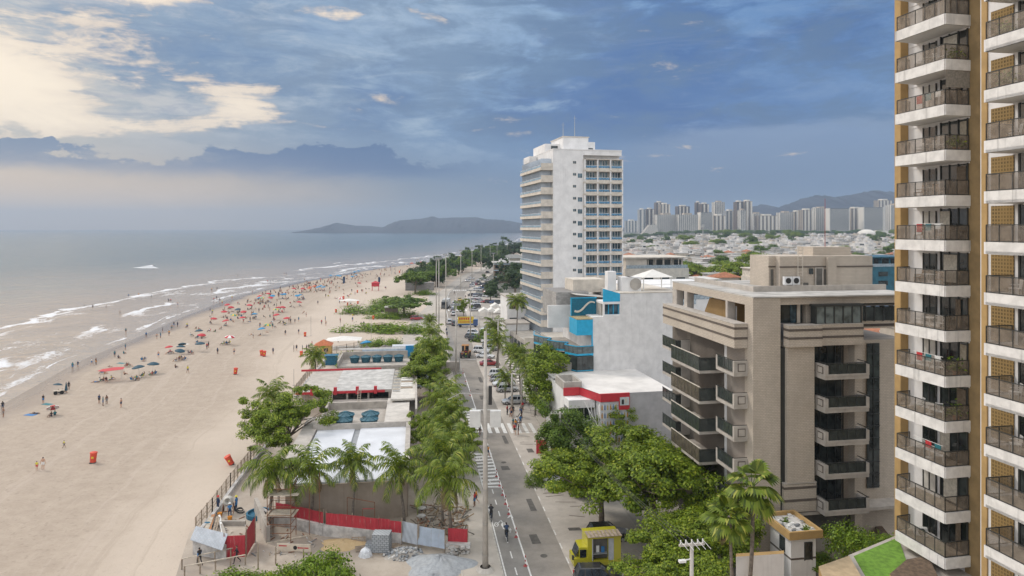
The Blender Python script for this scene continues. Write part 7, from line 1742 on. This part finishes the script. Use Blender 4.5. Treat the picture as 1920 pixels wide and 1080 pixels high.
# big red canopy and its people
t=thing('sun_canopy','wide flat red sun canopy over a seated group on the near sand','canopy',BP(208,714),.2); m=MB(); m.add([(-2.3,-.8,2.3),(-.6,-1.6,2.3),(2.6,-.9,2.5),(2.3,1.1,2.6),(.2,1.5,2.55),(-1.9,.6,2.4)],[(0,1,2,3,4,5)],parm['red']); m.add([(-2.3,-.8,2.27),(-.6,-1.6,2.27),(2.6,-.9,2.47),(2.3,1.1,2.57),(.2,1.5,2.52),(-1.9,.6,2.37)],[(5,4,3,2,1,0)],parm['red']); m.build('cloth',t)
m=MB()
for x,y,z in ((-1.8,-.6,2.3),(2.2,-.7,2.45),(2.0,.9,2.5),(-1.5,.5,2.4)): m.bar((x,y,0),(x,y,z),.05,.05,steel)
m.build('poles',t)
for k,(px,py) in enumerate(((180,717),(187,715),(194,714),(199,716),(205,713),(209,711),(196,701),(192,701))): bperson(px,py,['lying','sitting','sitting','chair'][k%4])
par(100,781,RW,(.3,-.5),.85,'tilted red and white parasol over one person on the near sand'); bperson(96,781,'sitting','black','navy'); bperson(103,779,'sitting','teal','navy')
par(262,706,N_,None,1.1,'dark navy parasol left of its twin on the near sand'); par(286,700,N_,None,1.1,'dark navy parasol right of its twin on the near sand')
for px,py in ((248,714),(253,714),(257,713),(262,711),(270,704),(280,704),(285,703),(290,703),(266,708)): bperson(px,py,rr.choice(['chair','sitting']))
m_=thing('closed_parasol','closed dark parasol standing beside a beach cart','parasol',BP(124,738)); m=MB(); m.lathe([(.02,0),(.02,.5),(.26,.6),(.22,1.1),(.05,2.2),(0,2.3)],9,parm['navy']); m.build('folded_cloth',m_)
t=thing('beach_cart','beach vendor cart with dark wheels and a pale frame','cart',BP(110,739),.6); m=MB(); m.box(-.9,.9,-.4,.4,.5,.75,palew); m.bar((.9,0,.7),(1.7,0,1.1),.06,.06,steel); m.build('tray',t)
for s in (-.5,.5): m=MB(); m.cyl((0+s,-.5,.35),(s,-.42,.35),.35,.35,12,tyre); m.build('wheel',t)
par(106,735,N_,(.1,.2),.75,'small dark parasol leaning over the vendor cart')
par(335,672,N_,(.1,-.2),1.05,'lowest of the stacked dark parasols'); par(338,664,N_,(.2,0),1.0,'middle of the stacked dark parasols'); par(342,657,N_,(.3,-.2),.9,'upper of the stacked dark parasols')
for px,py in ((330,678),(336,676),(341,674),(345,676)): bperson(px,py,'chair')
par(375,659,N_,(0,0),1.1,'dark square parasol beside two standing people'); par(318,662,R_,None,.85,'small red parasol above two seated people'); bperson(316,664,'chair','red','black'); bperson(321,663,'chair','red','navy')
par(430,647,RW,None,1.2,'red and white parasol nearest the litter bins'); [bperson(417+4*j,647-j*.5,'chair') for j in range(4)]
# the crowd
cols=[R_,R_,R_,RW,O_,B_,Gn,N_,R_]
clusters=[(377,640,R_,4),(373,632,N_,3),(400,608,R_,2),(425,612,R_,3),(437,601,Gn,3),(455,606,R_,2),(465,605,None,3),(350,612,None,3),(362,632,None,3),(372,618,None,3),(398,623,None,3),(414,615,None,2),(420,594,R_,4),(457,594,R_,3),(477,599,B_,4),(470,590,None,3),(447,589,N_,2),(432,585,R_,4),(427,580,R_,2),(441,585,None,3),(467,581,R_,3),(487,567,B_,3),(492,567,Gn,2),(488,563,R_,2),(502,558,R_,2),(507,566,R_,3),(511,562,B_,2),(517,590,Gn,4),(522,586,R_,3),(529,585,R_,3),(528,560,B_,4),(533,559,B_,2),(550,548,R_,2),(557,562,B_,3),(563,561,B_,3),(570,560,None,3),(568,548,R_,3),(578,548,O_,3),(582,545,O_,3),(590,543,O_,3),(597,545,B_,3),(602,543,B_,2),(608,545,B_,3),(560,575,R_,2),(538,607,R_,3),(513,613,None,3),(490,615,None,4),(504,607,None,3),(528,608,None,4),(520,600,R_,2),(535,602,None,2),(477,627,None,2),(492,628,B_,2),(500,620,Gn,1),(470,630,None,2),(612,557,None,3),(627,558,None,3),(633,543,None,3),(640,567,RW,3),(655,572,('white','white'),4),(620,522,B_,3),(634,522,B_,3),(638,523,B_,2),(660,524,B_,4),(668,521,B_,2),(673,537,R_,3),(706,537,O_,4),(690,543,None,3),(722,541,None,3),(662,551,None,3),(690,551,None,3),(641,530,N_,1),(672,513,B_,3),(665,515,B_,2),(700,505,None,4),(722,506,None,3)]
def cluster(px,py,c,n):
    s=(py-CY)/200.0
    if c: par(px,py,c)
    for j in range(max(1,(n*6+5)//10) if n>1 else n):
        bperson(px+(rr.random()-.5)*16*s,py+(rr.random()-.35)*7*s,rr.choice(['sitting','chair','standing','sitting','lying','chair']))
for c in clusters: cluster(*c)
for k in range(26):
    u=k/25; Y=560+u*420; x=coast(Y)+14+rr.random()*18; px=CX+x*F/Y; py=CY+H*F/Y
    PAR[rr.choice([B_,O_,Gn,R_,B_,N_])].put((x,Y,bz(x,Y)),0,'tiny parasol at the far end of the beach','parasols far along the beach',1.5)
for k in range(12):
    u=rr.random(); Y=240+u*420; x=coast(Y)+4+rr.random()*10; px=CX+x*F/Y; py=CY+H*F/Y; bperson(px,py,rr.choice(['standing','walking']))
for k in range(10):
    px=rr.uniform(430,700); py=rr.uniform(545,600)
    if px-430<(600-py)*2: continue
    bperson(px,py,rr.choice(['standing','walking','sitting']))
# litter bins
for px,py,s,tl,lb in ((174,868,1.15,(0,.08),'orange-red litter bin alone in the middle of the near sand'),(441,702,1.1,(0,.1),'orange-red litter bin on the sand between the tracks'),(435,871,1.1,(.1,-.45),'tilted orange-red litter bin near the fence of the building site'),(491,667,1.1,(0,-.1),'left one of two litter bins side by side'),(495,668.5,1.1,(0,.1),'right one of two litter bins side by side'),(565,668,1.0,(0,0),'litter bin nearest the orange-roofed hut'),(572,631,1.0,(0,0),'litter bin behind the hut on the open sand'),(644,562,1.2,(0,0),'litter bin among the middle parasols'),(630,586,1.0,(0,0),'litter bin left of the beach kiosk'),(671,570,1.1,(0,0),'litter bin by the white vendor tent'),(652,573,1,(0,0),'litter bin below the white vendor tent'),(700,613-14,1,(0,0),'litter bin at the edge of the dune shrubs'),(670,549,1,(0,0),'litter bin on the far sand before the lifeguard tower'),(749,512,1.3,(0,0),'litter bin far along the beach')):
    BIN.put(BP(px,py),.3,lb,'litter bins on the beach',s,tl)
for px,py,h,lb in ((583,630,8,'volleyball pole left of the other on open sand'),(638,627,8,'volleyball pole right of the other on open sand'),(692,613,9,'tall thin pole by the bamboo shelter'),(696,640,9,'thin pole near the blue parasol'),(551,723,4.5,'thin stake in the sand near the fence palm')):
    t=thing('thin_pole',lb,'pole',BP(px,py)); m=MB(); m.cyl((0,0,0),(0,0,h*.75),.05,.04,6,steel); m.build('shaft',t); m=MB(); m.cyl((0,0,0),(0,0,.12),.3,.25,9,conc); m.build('foot',t)
for k,(px,py) in enumerate(((643,536),(709,537))):
    t=thing('feather_banner',f'tall blue feather banner {"left of" if k==0 else "beside"} the {"far parasols" if k==0 else "red lifeguard tower"}','banner',BP(px,py)); m=MB(); m.cyl((0,0,0),(0,0,5),.05,.03,6,steel); m.build('pole',t); m=MB(); m.add([(0,0,1.2),(.9,.1,1.4),(1.3,.1,4.2),(.8,.1,5.2),(0,0,5)],[(0,1,2,3,4)],cl['navy']); m.build('cloth',t)
t=thing('lifeguard_tower','red raised lifeguard stand on legs at the far sand','lifeguard stand',BP(704,545)); m=MB(); m.box(-1.8,1.8,-1,1,2.2,4.0,redp); m.add([(-2.2,-1.4,4),(2.2,-1.4,4),(2.2,1.4,4),(-2.2,1.4,4),(0,0,5)],[(0,1,4),(1,2,4),(2,3,4),(3,0,4)],redp); m.build('cabin',t); m=MB()
for x in (-1.6,1.6):
    for y in (-.8,.8): m.bar((x,y,0),(x,y,2.2),.15,.15,redp)
m.build('legs',t)
t=thing('vendor_tent','white open vendor tent on the sand by the red bins','tent',BP(655,574)); m=MB(); m.add([(-4,-1.5,2.3),(4,-1.5,2.3),(4,1.5,2.3),(-4,1.5,2.3),(0,0,3.1)],[(0,1,4),(1,2,4),(2,3,4),(3,0,4)],ten); m.build('cover',t); m=MB()
for x in (-3.9,0,3.9):
    for y in (-1.4,1.4): m.bar((x,y,0),(x,y,2.3),.08,.08,mullw)
m.build('posts',t)
par(688,660,B_,(.1,.2),1.3,'bright blue parasol by the concrete wall of the far plot')
for k,(px,py) in enumerate(((783,470),(852,492),(738,508))):
    t=thing('lookout_stand',['slender lifeguard frame on the far sand','distant lifeguard frame by the shore','grey lookout frame before the panelled wall'][k],'lookout',BP(px,max(py,500)+k*3)); m=MB()
    for x in (-1,1):
        for y in (-1,1): m.bar((x*1.4,y*1.4,0),(x,y,6),.15,.15,steel)
    m.box(-1.2,1.2,-1.2,1.2,6,6.2,wood); m.build('frame',t)
# jet ski with its wake, far bird-like swimmers
p=G(287,500,-.3); t=thing('jet_ski','dark jet ski with a rider heading right across the sea','jet ski',(p[0],p[1],-.3),-PI/2); m=MB(); m.lathe([(0,-.1),(.5,0),(.55,.3),(.3,.5),(0,.55)],12,trim,sx=1,sy=2.6); m.bar((0,.5,.5),(0,.9,1.0),.2,.3,trim); m.build('hull',t,smooth=True)
person('sitting',(p[0],p[1],.1),-PI/2,'jet ski rider in dark clothes out on the sea',skin=1,top='black',short='black')
m=MB(); fm=M('wake_foam',(0.62,0.64,0.66),.7,.1,1)
q=[G(248,502,-.26),G(285,499,-.26),G(298,503,-.26),G(268,503.2,-.26)]; m.add([(a[0],a[1],-.22) for a in q],[(0,3,2,1)],fm); q=[G(262,501,-.26),G(286,497.5,-.26),G(290,501,-.26)]; m.add([(a[0],a[1],.1) for a in q],[(0,2,1)],fm)
o=m.build('jet_ski_wake'); tag(o,'short white wake behind the jet ski','wake')
for k,(px,py) in enumerate(((74,447),(446,516),(158,574))):
    p=G(px,py,-.3); person('standing',(p[0],p[1],-1.3),k,['lone surfer far out on the sea at the left','swimmer beyond the breaking wave','swimmer near the small breaking wave'][k],skin=2,top='black',short='black')

# the rest of the crowd, merged: far figures and parasols no one could count
def merged_crowd(spots,name,label):
    mats_=[skins[1],cl['black'],cl['navy'],cl['red'],cl['teal'],cl['white'],skins[2],hairm]
    V=[];Fc=[];MI=[];off=0
    cache={}
    for pz in ('standing','walking','sitting','chair'):
        me=BODY[pz]; n=len(me.vertices); co_=np.empty(n*3); me.vertices.foreach_get('co',co_); cache[pz]=(co_.reshape(-1,3),[tuple(p.vertices) for p in me.polygons],[p.material_index for p in me.polygons])
    for (x,y,z,pz) in spots:
        co_,fs,mi=cache[pz]; a=rr.random()*6.28; c_,s_=math.cos(a),math.sin(a); sk=rr.choice([0,6]); tp_=rr.choice([sk,sk,1,2,3,5]); sh_=rr.choice([1,2,3,4])
        P=np.stack([co_[:,0]*c_-co_[:,1]*s_+x,co_[:,0]*s_+co_[:,1]*c_+y,co_[:,2]+z],1); V.append(P)
        mp=[sk,tp_,sh_,7,sk,sk]
        for f_,m_ in zip(fs,mi): Fc.append(tuple(i+off for i in f_)); MI.append(mp[m_])
        off+=len(P)
    me=bpy.data.meshes.new(name); me.from_pydata(np.concatenate(V).tolist(),[],Fc)
    for m_ in mats_: me.materials.append(m_)
    me.polygons.foreach_set('material_index',MI); me.update(); o=bpy.data.objects.new(name,me); COL.objects.link(o); tag(o,label,'crowd',kind='stuff')
sp=[]
for k in range(230):
    Y=330+rr.random()**1.2*650; x=coast(Y)+10+abs(rr.gauss(0,15)); sp.append((x,Y,bz(x,Y),rr.choice(['standing','sitting','chair','walking'])))
for k in range(210):
    Y=235+rr.random()*230; x=coast(Y)+12+abs(rr.gauss(6,13)); sp.append((x,Y,bz(x,Y),rr.choice(['sitting','chair','sitting','chair','standing'])))
merged_crowd(sp,'distant_crowd','dense far crowd of bathers along the distant waterline')
print('PERSONS',sum(1 for o in COL.objects if o.name.startswith('person')))
# ================= town of low houses
rr=random.Random(33)
hw=[M('house_white',(0.56,0.54,0.515),.8,.2,.15,streak=.35),M('house_cream',(0.42,0.37,0.305),.85,.15,.4,streak=.3),M('house_grey',(0.28,0.27,0.255),.85,.15,.4,streak=.3)]
rt=M('roof_terracotta',(0.33,0.13,0.065),.85,.25,1); rwm=M('roof_white',(0.50,0.485,0.46),.85,.3,.2); hwin=Mglass('house_window',(0.025,0.035,0.04),.1)
def house_proto(k):
    rr2=random.Random(100+k); t=thing('house','x','house'); wm_=hw[[0,0,1,0,2,0,0,1][k%8]]; w_=9+rr2.random()*6; d_=9+rr2.random()*6; h1=5.6+rr2.random()*.8
    m=MB(); m.box(-w_/2,w_/2,-d_/2,d_/2,0,h1,wm_); up=rr2.random()<.75
    if up: x0=-w_/2+rr2.random()*3+.5; m.box(x0,x0+w_*.55,-d_/2+1.5+rr2.random()*2,d_/2-.6,h1+.003,h1+2.8,wm_)
    for (a,b_,c,e) in ((-w_/2,w_/2,-d_/2,-d_/2+.2),(-w_/2,w_/2,d_/2-.2,d_/2),(-w_/2,-w_/2+.2,-d_/2+.2,d_/2-.2),(w_/2-.2,w_/2,-d_/2+.2,d_/2-.2)): m.box(a,b_,c,e,h1,h1+.75,wm_)
    m.build('wall',t)
    m=MB()
    if k%4==2 and up: m.add([(x0-.5,-d_/2+1,h1+2.8),(x0+w_*.55+.5,-d_/2+1,h1+2.8),(x0+w_*.55+.5,d_/2,h1+2.8),(x0-.5,d_/2,h1+2.8),(x0+w_*.27,0,h1+4.6)],[(0,1,4),(1,2,4),(2,3,4),(3,0,4)],rt)
    elif k%4==2: m.add([(-w_/2-.5,-d_/2-.5,h1+.8),(w_/2+.5,-d_/2-.5,h1+.8),(w_/2+.5,d_/2+.5,h1+.8),(-w_/2-.5,d_/2+.5,h1+.8),(0,0,h1+2.8)],[(0,1,4),(1,2,4),(2,3,4),(3,0,4)],rt)
    else:
        m.box(-w_/2+.25,w_/2-.25,-d_/2+.25,d_/2-.25,h1+.01,h1+.12,rwm if k%3 else roofg)
        if up: m.box(x0-.2,x0+w_*.55+.2,-d_/2+1.3,d_/2-.5,h1+2.8,h1+3.0,rwm)
    m.build('roof',t)
    m=MB()
    for s in (-1,1):
        for f_ in (1.0,3.9):
            for j in range(3):
                a=-w_/2+(j+.25)*w_/3; 
                if rr2.random()<.8: m.box(a,a+w_/3*(.4+.35*rr2.random()),s*d_/2-.06,s*d_/2+.06,f_,f_+1.7,hwin)
                a=-d_/2+(j+.25)*d_/3
                if rr2.random()<.8: m.box(s*w_/2-.05,s*w_/2+.05,a,a+d_/3*.45,f_,f_+1.5,hwin)
    m.build('windows',t)
    m=MB(); m.cyl((w_/2-1.5,d_/2-1.5,h1),(w_/2-1.5,d_/2-1.5,h1+1.4),.7,.7,10,tankm if k%2 else hw[0]); m.box(-w_/2+1,-w_/2+2.4,-d_/2+1,-d_/2+2,h1,h1+1.5,hw[2]); m.build('roof_tank',t)
    return Proto(t),w_,d_
HP=[house_proto(k) for k in range(8)]
ang0=math.atan2(-(720-CX)/F,1)
occ=[]
def free(X,Y,r):
    for (x,y,q) in occ:
        if abs(x-X)<r+q and abs(y-Y)<r+q: return False
    return True
cand=[]
for i in range(9000):
    Y=150+ (rr.random()**1.5)*1700; px=rr.uniform(1165,1712); 
    if Y<230 and px<1235: continue
    X=X_at(px,Y)
    cand.append((Y,X,px))
placed=[]
cols_={0:'white',1:'white',2:'cream',3:'white',4:'grey',5:'white',6:'white',7:'cream'}
cand.sort()
for Y,X,px in cand:
    r=8.6 if Y<320 else 6.6
    if X-L(Y)<30: continue
    if not free(X,Y,r): continue
    occ.append((X,Y,r)); placed.append((X,Y,px))
near=placed[:262]; rest=placed[262:1150]
for i,(X,Y,px) in enumerate(near):
    k=rr.randrange(8); rzz=ang0+rr.choice([0,PI/2,PI,-PI/2])+rr.gauss(0,.06)
    o=HP[k][0].put((X,Y,gh(X,Y)-.3),rzz,None,'low houses of the town',((1.25,1.25,.95+.35*rr.random()) if Y<320 else (1,1,.85+.35*rr.random()))); roofw_='terracotta-roofed' if k%4==2 else 'flat-roofed'
    py=CY+(H-8)*F/Y; zone='beyond the beige block roof' if Y<210 else ('in the near rows of the town' if Y<330 else ('in the middle rows of the town' if Y<470 else 'in the far rows of the town'))
    o['label']=f'{cols_[k]} {roofw_} house {zone}'
m=MB()
for X,Y,px in rest:
    z=gh(X,Y)-.3; a=ang0+rr.choice([0,PI/2]); w_=9+rr.random()*8; d_=8+rr.random()*7; h=5+rr.random()*4; mm=hw[rr.choice([0,0,0,1,2])]
    c,s=math.cos(a),math.sin(a)
    def P_(x,y): return (X+x*c-y*s,Y+x*s+y*c)
    def rbox(x0,x1,y0,y1,z0,z1,mt,top=None):
        m.prism([P_(x0,y0),P_(x1,y0),P_(x1,y1),P_(x0,y1)],z0,z1,mt,top)
    rbox(-w_/2,w_/2,-d_/2,d_/2,z,z+h,mm,rt if rr.random()<.07 else (rwm if rr.random()<.6 else roofg))
    if rr.random()<.6: rbox(-w_/4,w_/4,-d_/4,d_/3,z+h,z+h+2.6,mm,rwm)
    for j in range(3):
        x=-w_/2+(j+.3)*w_/3; rbox(x,x+w_/4.5,-d_/2-.08,-d_/2,z+h-2.7,z+h-.8,hwin); rbox(x,x+w_/4.5,-d_/2-.08,-d_/2,z+.6,z+2.6,hwin)
o=m.build('distant_houses'); tag(o,'carpet of small white houses reaching to the tower blocks','houses',kind='stuff')
# nearer white buildings behind the party wall
def modern(px,D,w_,d_,h_,lb,mat=white,vp=720,openings=True,top=None):
    o_,r_=frame(px,D,vp); t=thing('terrace_house',lb,'building',o_,r_); occ.append((o_[0]+w_/2,D+d_/2,max(w_,d_)/2)); m=MB(); m.box(0,w_,0,d_,0,h_-3,mat); m.box(.5,w_*.35,.6,d_,h_-3+.003,h_,mat); m.box(w_*.35,w_-.5,3,d_,h_-3+.003,h_-.3,mat); m.build('wall',t)
    m=MB(); m.box(-.3,w_+.3,-.4,d_+.2,h_,h_+.35,mat); m.build('roof_slab',t)
    m=MB()
    for j in range(5): m.box(w_*.36+j*(w_*.6/5),w_*.36+j*(w_*.6/5)+.18,.3,.5,h_-3,h_,mat)
    m.build('columns',t); m=MB()
    for j in range(4): m.box(w_*.38+j*(w_*.6/4),w_*.38+(j+.75)*(w_*.6/4),2.9,2.98,h_-2.8,h_-.6,darkg)
    m.build('windows',t); m=MB(); m.box(w_*.02,w_*.98,-.05,.0,h_-3,h_-2.0,Mpane('rail_glass_grey',(0.3,0.36,0.4),.6)); m.build('railing',t)
    m=MB()
    for f_ in range(max(1,int((h_-3)/3))):
        for j in range(4): m.box((j+.2)*w_/4,(j+.75)*w_/4,-.06,-.01,f_*3+.8,f_*3+2.3,darkg)
    m.build('lower_windows',t)
    return t
modern(1168,140,20,12,20.0,'white terraced building with a columned roof terrace behind the hotel-side balconies')
modern(1172,200,20,16,23.0,'long white building with a row of columns behind the roof tent',cream)
modern(1175,128,13,9,17.8,'white flat building directly behind the roof tent')
modern(1232,128,8,10,20.5,'narrow white block right of the roof tent')
modern(1262,170,8,12,17,'wide white block above the beige roof edge')
modern(1385,185,17,12,15.5,'white house with a flat terrace left of the beige roof rooms')
modern(1420,260,20,12,16,'long cream building beyond the beige roof rooms',cream)
modern(1575,225,26,14,22,'blue-glazed long building under the red mast',M('glaze_teal',(0.02,0.10,0.14),.3,.3,.5))
t=box_thing('green_netting_block','low dark teal glazed block beside the town trees','building',1285,500,22,12,16,M('glaze_teal',None)); t.location=(X_at(1275,190),190,0)
# town trees
TT=make_tree('town_tree','x','tree',6.5,4.5,5.0,80,70,.75,leaf_d,.3,.7,.24,nlimb=5); TF=make_tree('flame_tree','x','tree',9.0,3.2,7.5,110,80,.7,leaf_a,.35,.5,.2,nlimb=7)
for px,Y,s,lb in ((1345,190,1.1,'dark green tree beside the teal block'),(1375,185,1.15,'dark green tree cluster above the beige roof'),(1392,182,.8,'rounded green tree just left of the roof rooms')): TT.put((X_at(px,Y),Y,0),px,lb,None,(s,s,s*1.25))
for px,Y,s,lb in ((1400,330,1.35,'wide bright green tree among the white houses'),(1432,345,1.1,'right half of the wide green tree pair'),(1362,400,1.1,'wide green tree farther back in the town'),(1415,470,1.3,'flat green tree crown in the far town'),(1205,420,1.1,'dark tree at the left of the town'),(1545,430,1.2,'green tree behind the long cream building'),(1480,380,1,'green tree among houses near the red mast')): TF.put((X_at(px,Y),Y,gh(X_at(px,Y),Y)),px,lb,None,s)
g='trees between the town houses'
n_=0
while n_<80:
    Y=260+rr.random()**1.2*1350; px=rr.uniform(1175,1700); X=X_at(px,Y); n_+=1
    (TT if rr.random()<.75 else TF).put((X,Y,gh(X,Y)),rr.random()*6,('green tree between houses in the far town' if Y>800 else 'green tree between houses in the mid town'),g,.7+.5*rr.random()+(.3 if Y>900 else 0))
g='trees at the foot of the tower blocks'
for k in range(50):
    Y=1750+rr.random()*150; px=1168+k*11+rr.random()*5; X=X_at(px,Y); TT.put((X,Y,gh(X,Y)),rr.random()*6,'dark tree in the belt before the tower blocks',g,(1.5+rr.random(),1.5+rr.random(),.75+.4*rr.random()))
# ================= skyline
wA=M('tower_white',(0.68,0.64,0.57),.8,.08,.02); wB=M('tower_beige',(0.40,0.335,0.265),.8,.1,.02); wC=M('tower_brown',(0.17,0.125,0.095),.8,.1,.02); wD=M('tower_grey',(0.42,0.43,0.43),.8,.1,.02); tgl=Mglass('tower_glass',(0.025,0.035,0.045),.2)
def tower(px0,px1,pyt,D,style,lb,steps=0):
    w_=(px1-px0)*D/F; z0=14; h=zat(pyt,D)-z0; d_=min(26,w_*.8+8); t=thing('tower_block',lb,'tower block',(X_at(px0,D),D,z0),ang0*.4)
    A_,B2={'w':(wA,wB),'b':(wB,wA),'n':(wC,wA),'g':(wD,wA),'h':(wA,wD)}[style]
    m=MB(); m.box(0,w_,0,d_,0,h,A_)
    if style!='h': m.box(w_*.3,w_*.7,2,d_-2,h,h+4.5,B2)
    m.build('wall',t)
    fl_=max(5,int(h/3.1)); cols=max(2,int(w_/5.5)); m=MB(); ms=MB()
    fh=h/fl_
    if style=='h':
        for f_ in range(fl_): m.box(w_*.04,w_*.96,-.12,-.02,f_*fh+fh*.35,f_*fh+fh*.95,tgl)
        for j in (0.0,.96): ms.box(w_*j,w_*(j+.04),-.6,0,0,h+1,wA)
    else:
        cw=w_/cols
        for j in range(cols):
            if (j%2)==0 or style=='w': 
                for f_ in range(fl_): m.box(j*cw+cw*.12,j*cw+cw*.88,-.12,-.02,f_*fh+fh*.22,f_*fh+fh*.85,tgl)
            else: ms.box(j*cw+cw*.15,j*cw+cw*.85,-1.3,0,2,h-2,B2)
        for f_ in range(fl_): m.box(-.12,-.02,d_*.2,d_*.45,f_*fh+fh*.3,f_*fh+fh*.8,tgl); m.box(-.12,-.02,d_*.6,d_*.85,f_*fh+fh*.3,f_*fh+fh*.8,tgl)
    m.build('windows',t)
    if ms.f: ms.build('balcony_stack',t)
    return t
ox=1160; sx=1/3.556
def TZ(a,b,y,D,st,lb): return tower(ox+a*sx,ox+b*sx,340+y*sx,D,st,lb)
T=[(48,130,262,2600,'g','low pale slab far left of the skyline beside the hotel'),(138,180,188,2300,'g','slim grey tower at the left end of the skyline'),(186,237,184,2320,'n','brownish tower second from the left end'),(250,300,140,2350,'n','dark brown tower with a pale crown, left cluster'),(278,345,152,2250,'b','beige stepped tower of the left cluster'),(392,476,166,2300,'n','dark round-shouldered tower behind the long slabs'),(256,392,222,2000,'w','long white ribbed slab, left one'),(400,532,222,1980,'w','long white ribbed slab, right one'),(518,546,140,2300,'n','narrow dark tower behind the blue glass block'),(552,604,150,2250,'n','brown tower beside the narrow dark one'),(545,630,206,2000,'h','blue-grey glass office block'),(640,710,138,2200,'w','tall white tower with dark crown right of the glass block'),(634,714,228,2030,'b','low beige block before the tall white tower'),(717,782,196,2100,'g','grey-white tower left of the tallest cluster'),(786,832,136,2050,'n','left tower of the tallest cluster'),(838,893,132,2060,'b','right tower of the tallest cluster'),(812,850,192,2000,'w','low front tower of the tallest cluster'),(898,960,215,2150,'w','white tower right of the tallest cluster'),(930,1062,228,2020,'b','broad beige-white stepped block in the middle'),(1076,1170,208,2100,'w','white rounded block right of the mountain gap'),(1172,1224,202,2150,'b','beige tower beside the white rounded block'),(1226,1300,190,2050,'b','beige twin-stack block right of the mountain gap'),(1302,1320,183,2120,'n','narrow brown tower between two slabs'),(1316,1402,178,2080,'w','white block with deep balconies'),(1404,1546,180,2000,'h','wide blue-grey gridded slab, left one'),(1550,1628,180,2040,'b','pale slab between the two gridded slabs'),(1632,1772,172,2000,'h','wide blue-grey gridded slab, right one'),(1732,1826,126,2250,'b','tall beige tower behind the right gridded slab'),(1816,1900,158,2020,'w','white tower at the right end beside the near balconies')]
for a in T: TZ(*a)
t=thing('stepped_building','white stepped ziggurat building at the left of the skyline','building',(X_at(1205,1950),1950,14),0); m=MB()
for k in range(9): m.box(k*2.4,46-k*.6,0,30,k*3,k*3+2.2,wA); m.box(k*2.4+1,45-k*.6,1,30,k*3+2.2,k*3+3,tgl)
m.build('wall',t)
t=thing('white_dome_hall','low white dome-roofed hall before the right tower blocks','hall',(X_at(1625,1700),1700,13),0); m=MB(); m.lathe([(22,0),(22,5),(18,10),(9,14),(0,15)],20,wA); m.build('dome',t,smooth=True); m=MB(); m.box(24,62,-8,10,0,12,wA); m.build('hall_wing',t)
# radio mast in the town
t=thing('radio_mast','thin pale mast rising from the town left of the skyline centre','mast',(X_at(1318,500),500,gh(X_at(1318,500),500))); m=MB(); m.cyl((0,0,0),(0,0,zat(415,500)-2),.5,.25,8,steel); m.build('shaft',t); m=MB(); m.box(-.9,.9,-.9,.9,zat(422,500)-2,zat(418,500)-2,steel); m.build('antenna_cluster',t)
# ---------------- drop prototypes never used, then make look-alike labels single each thing out
for v in [TK,BIN,BOL,LP,SH,DB,A1,A2,A3,A4,Fr,Fr2,PA,PB,PC,PF,PT,TT,TF,wch,wood_ch,tabp,acp]+list(PAR.values())+list(CHAIR.values())+list(CARS.values())+[h[0] for h in HP]: v.drop()
ORD=['first','second','third','fourth','fifth','sixth','seventh','eighth','ninth','tenth','eleventh','twelfth','thirteenth','fourteenth','fifteenth','sixteenth','seventeenth','eighteenth','nineteenth','twentieth']
byl={}
for o in COL.objects:
    if o.parent is None and 'label' in o.keys() and 'category' in o.keys(): byl.setdefault(o['label'],[]).append(o)
for lb,os_ in byl.items():
    if len(os_)<2: continue
    # split into rows by distance, then order left to right inside each row
    os_.sort(key=lambda o:o.location.y); n=len(os_)
    os2=sorted(os_,key=lambda o:o.location.x/max(1,o.location.y))
    if n<=20:
        for i,o in enumerate(os2): o['label']=f'{lb}, {ORD[i]} from the left'
    else:
        rows=[os_[i:i+10] for i in range(0,n,10)]
        for r,row in enumerate(rows):
            row.sort(key=lambda o:o.location.x/max(1,o.location.y))
            for i,o in enumerate(row): o['label']=f'{lb}, {ORD[min(r,19)]} row, {ORD[i]} from left'

for o in COL.objects:
    if o.parent is None and 'label' in o.keys() and 'category' in o.keys():
        n=len(o['label'].replace(',',' ').split())
        if n>16 or n<4: print('LABELLEN',n,o.name,o['label'])
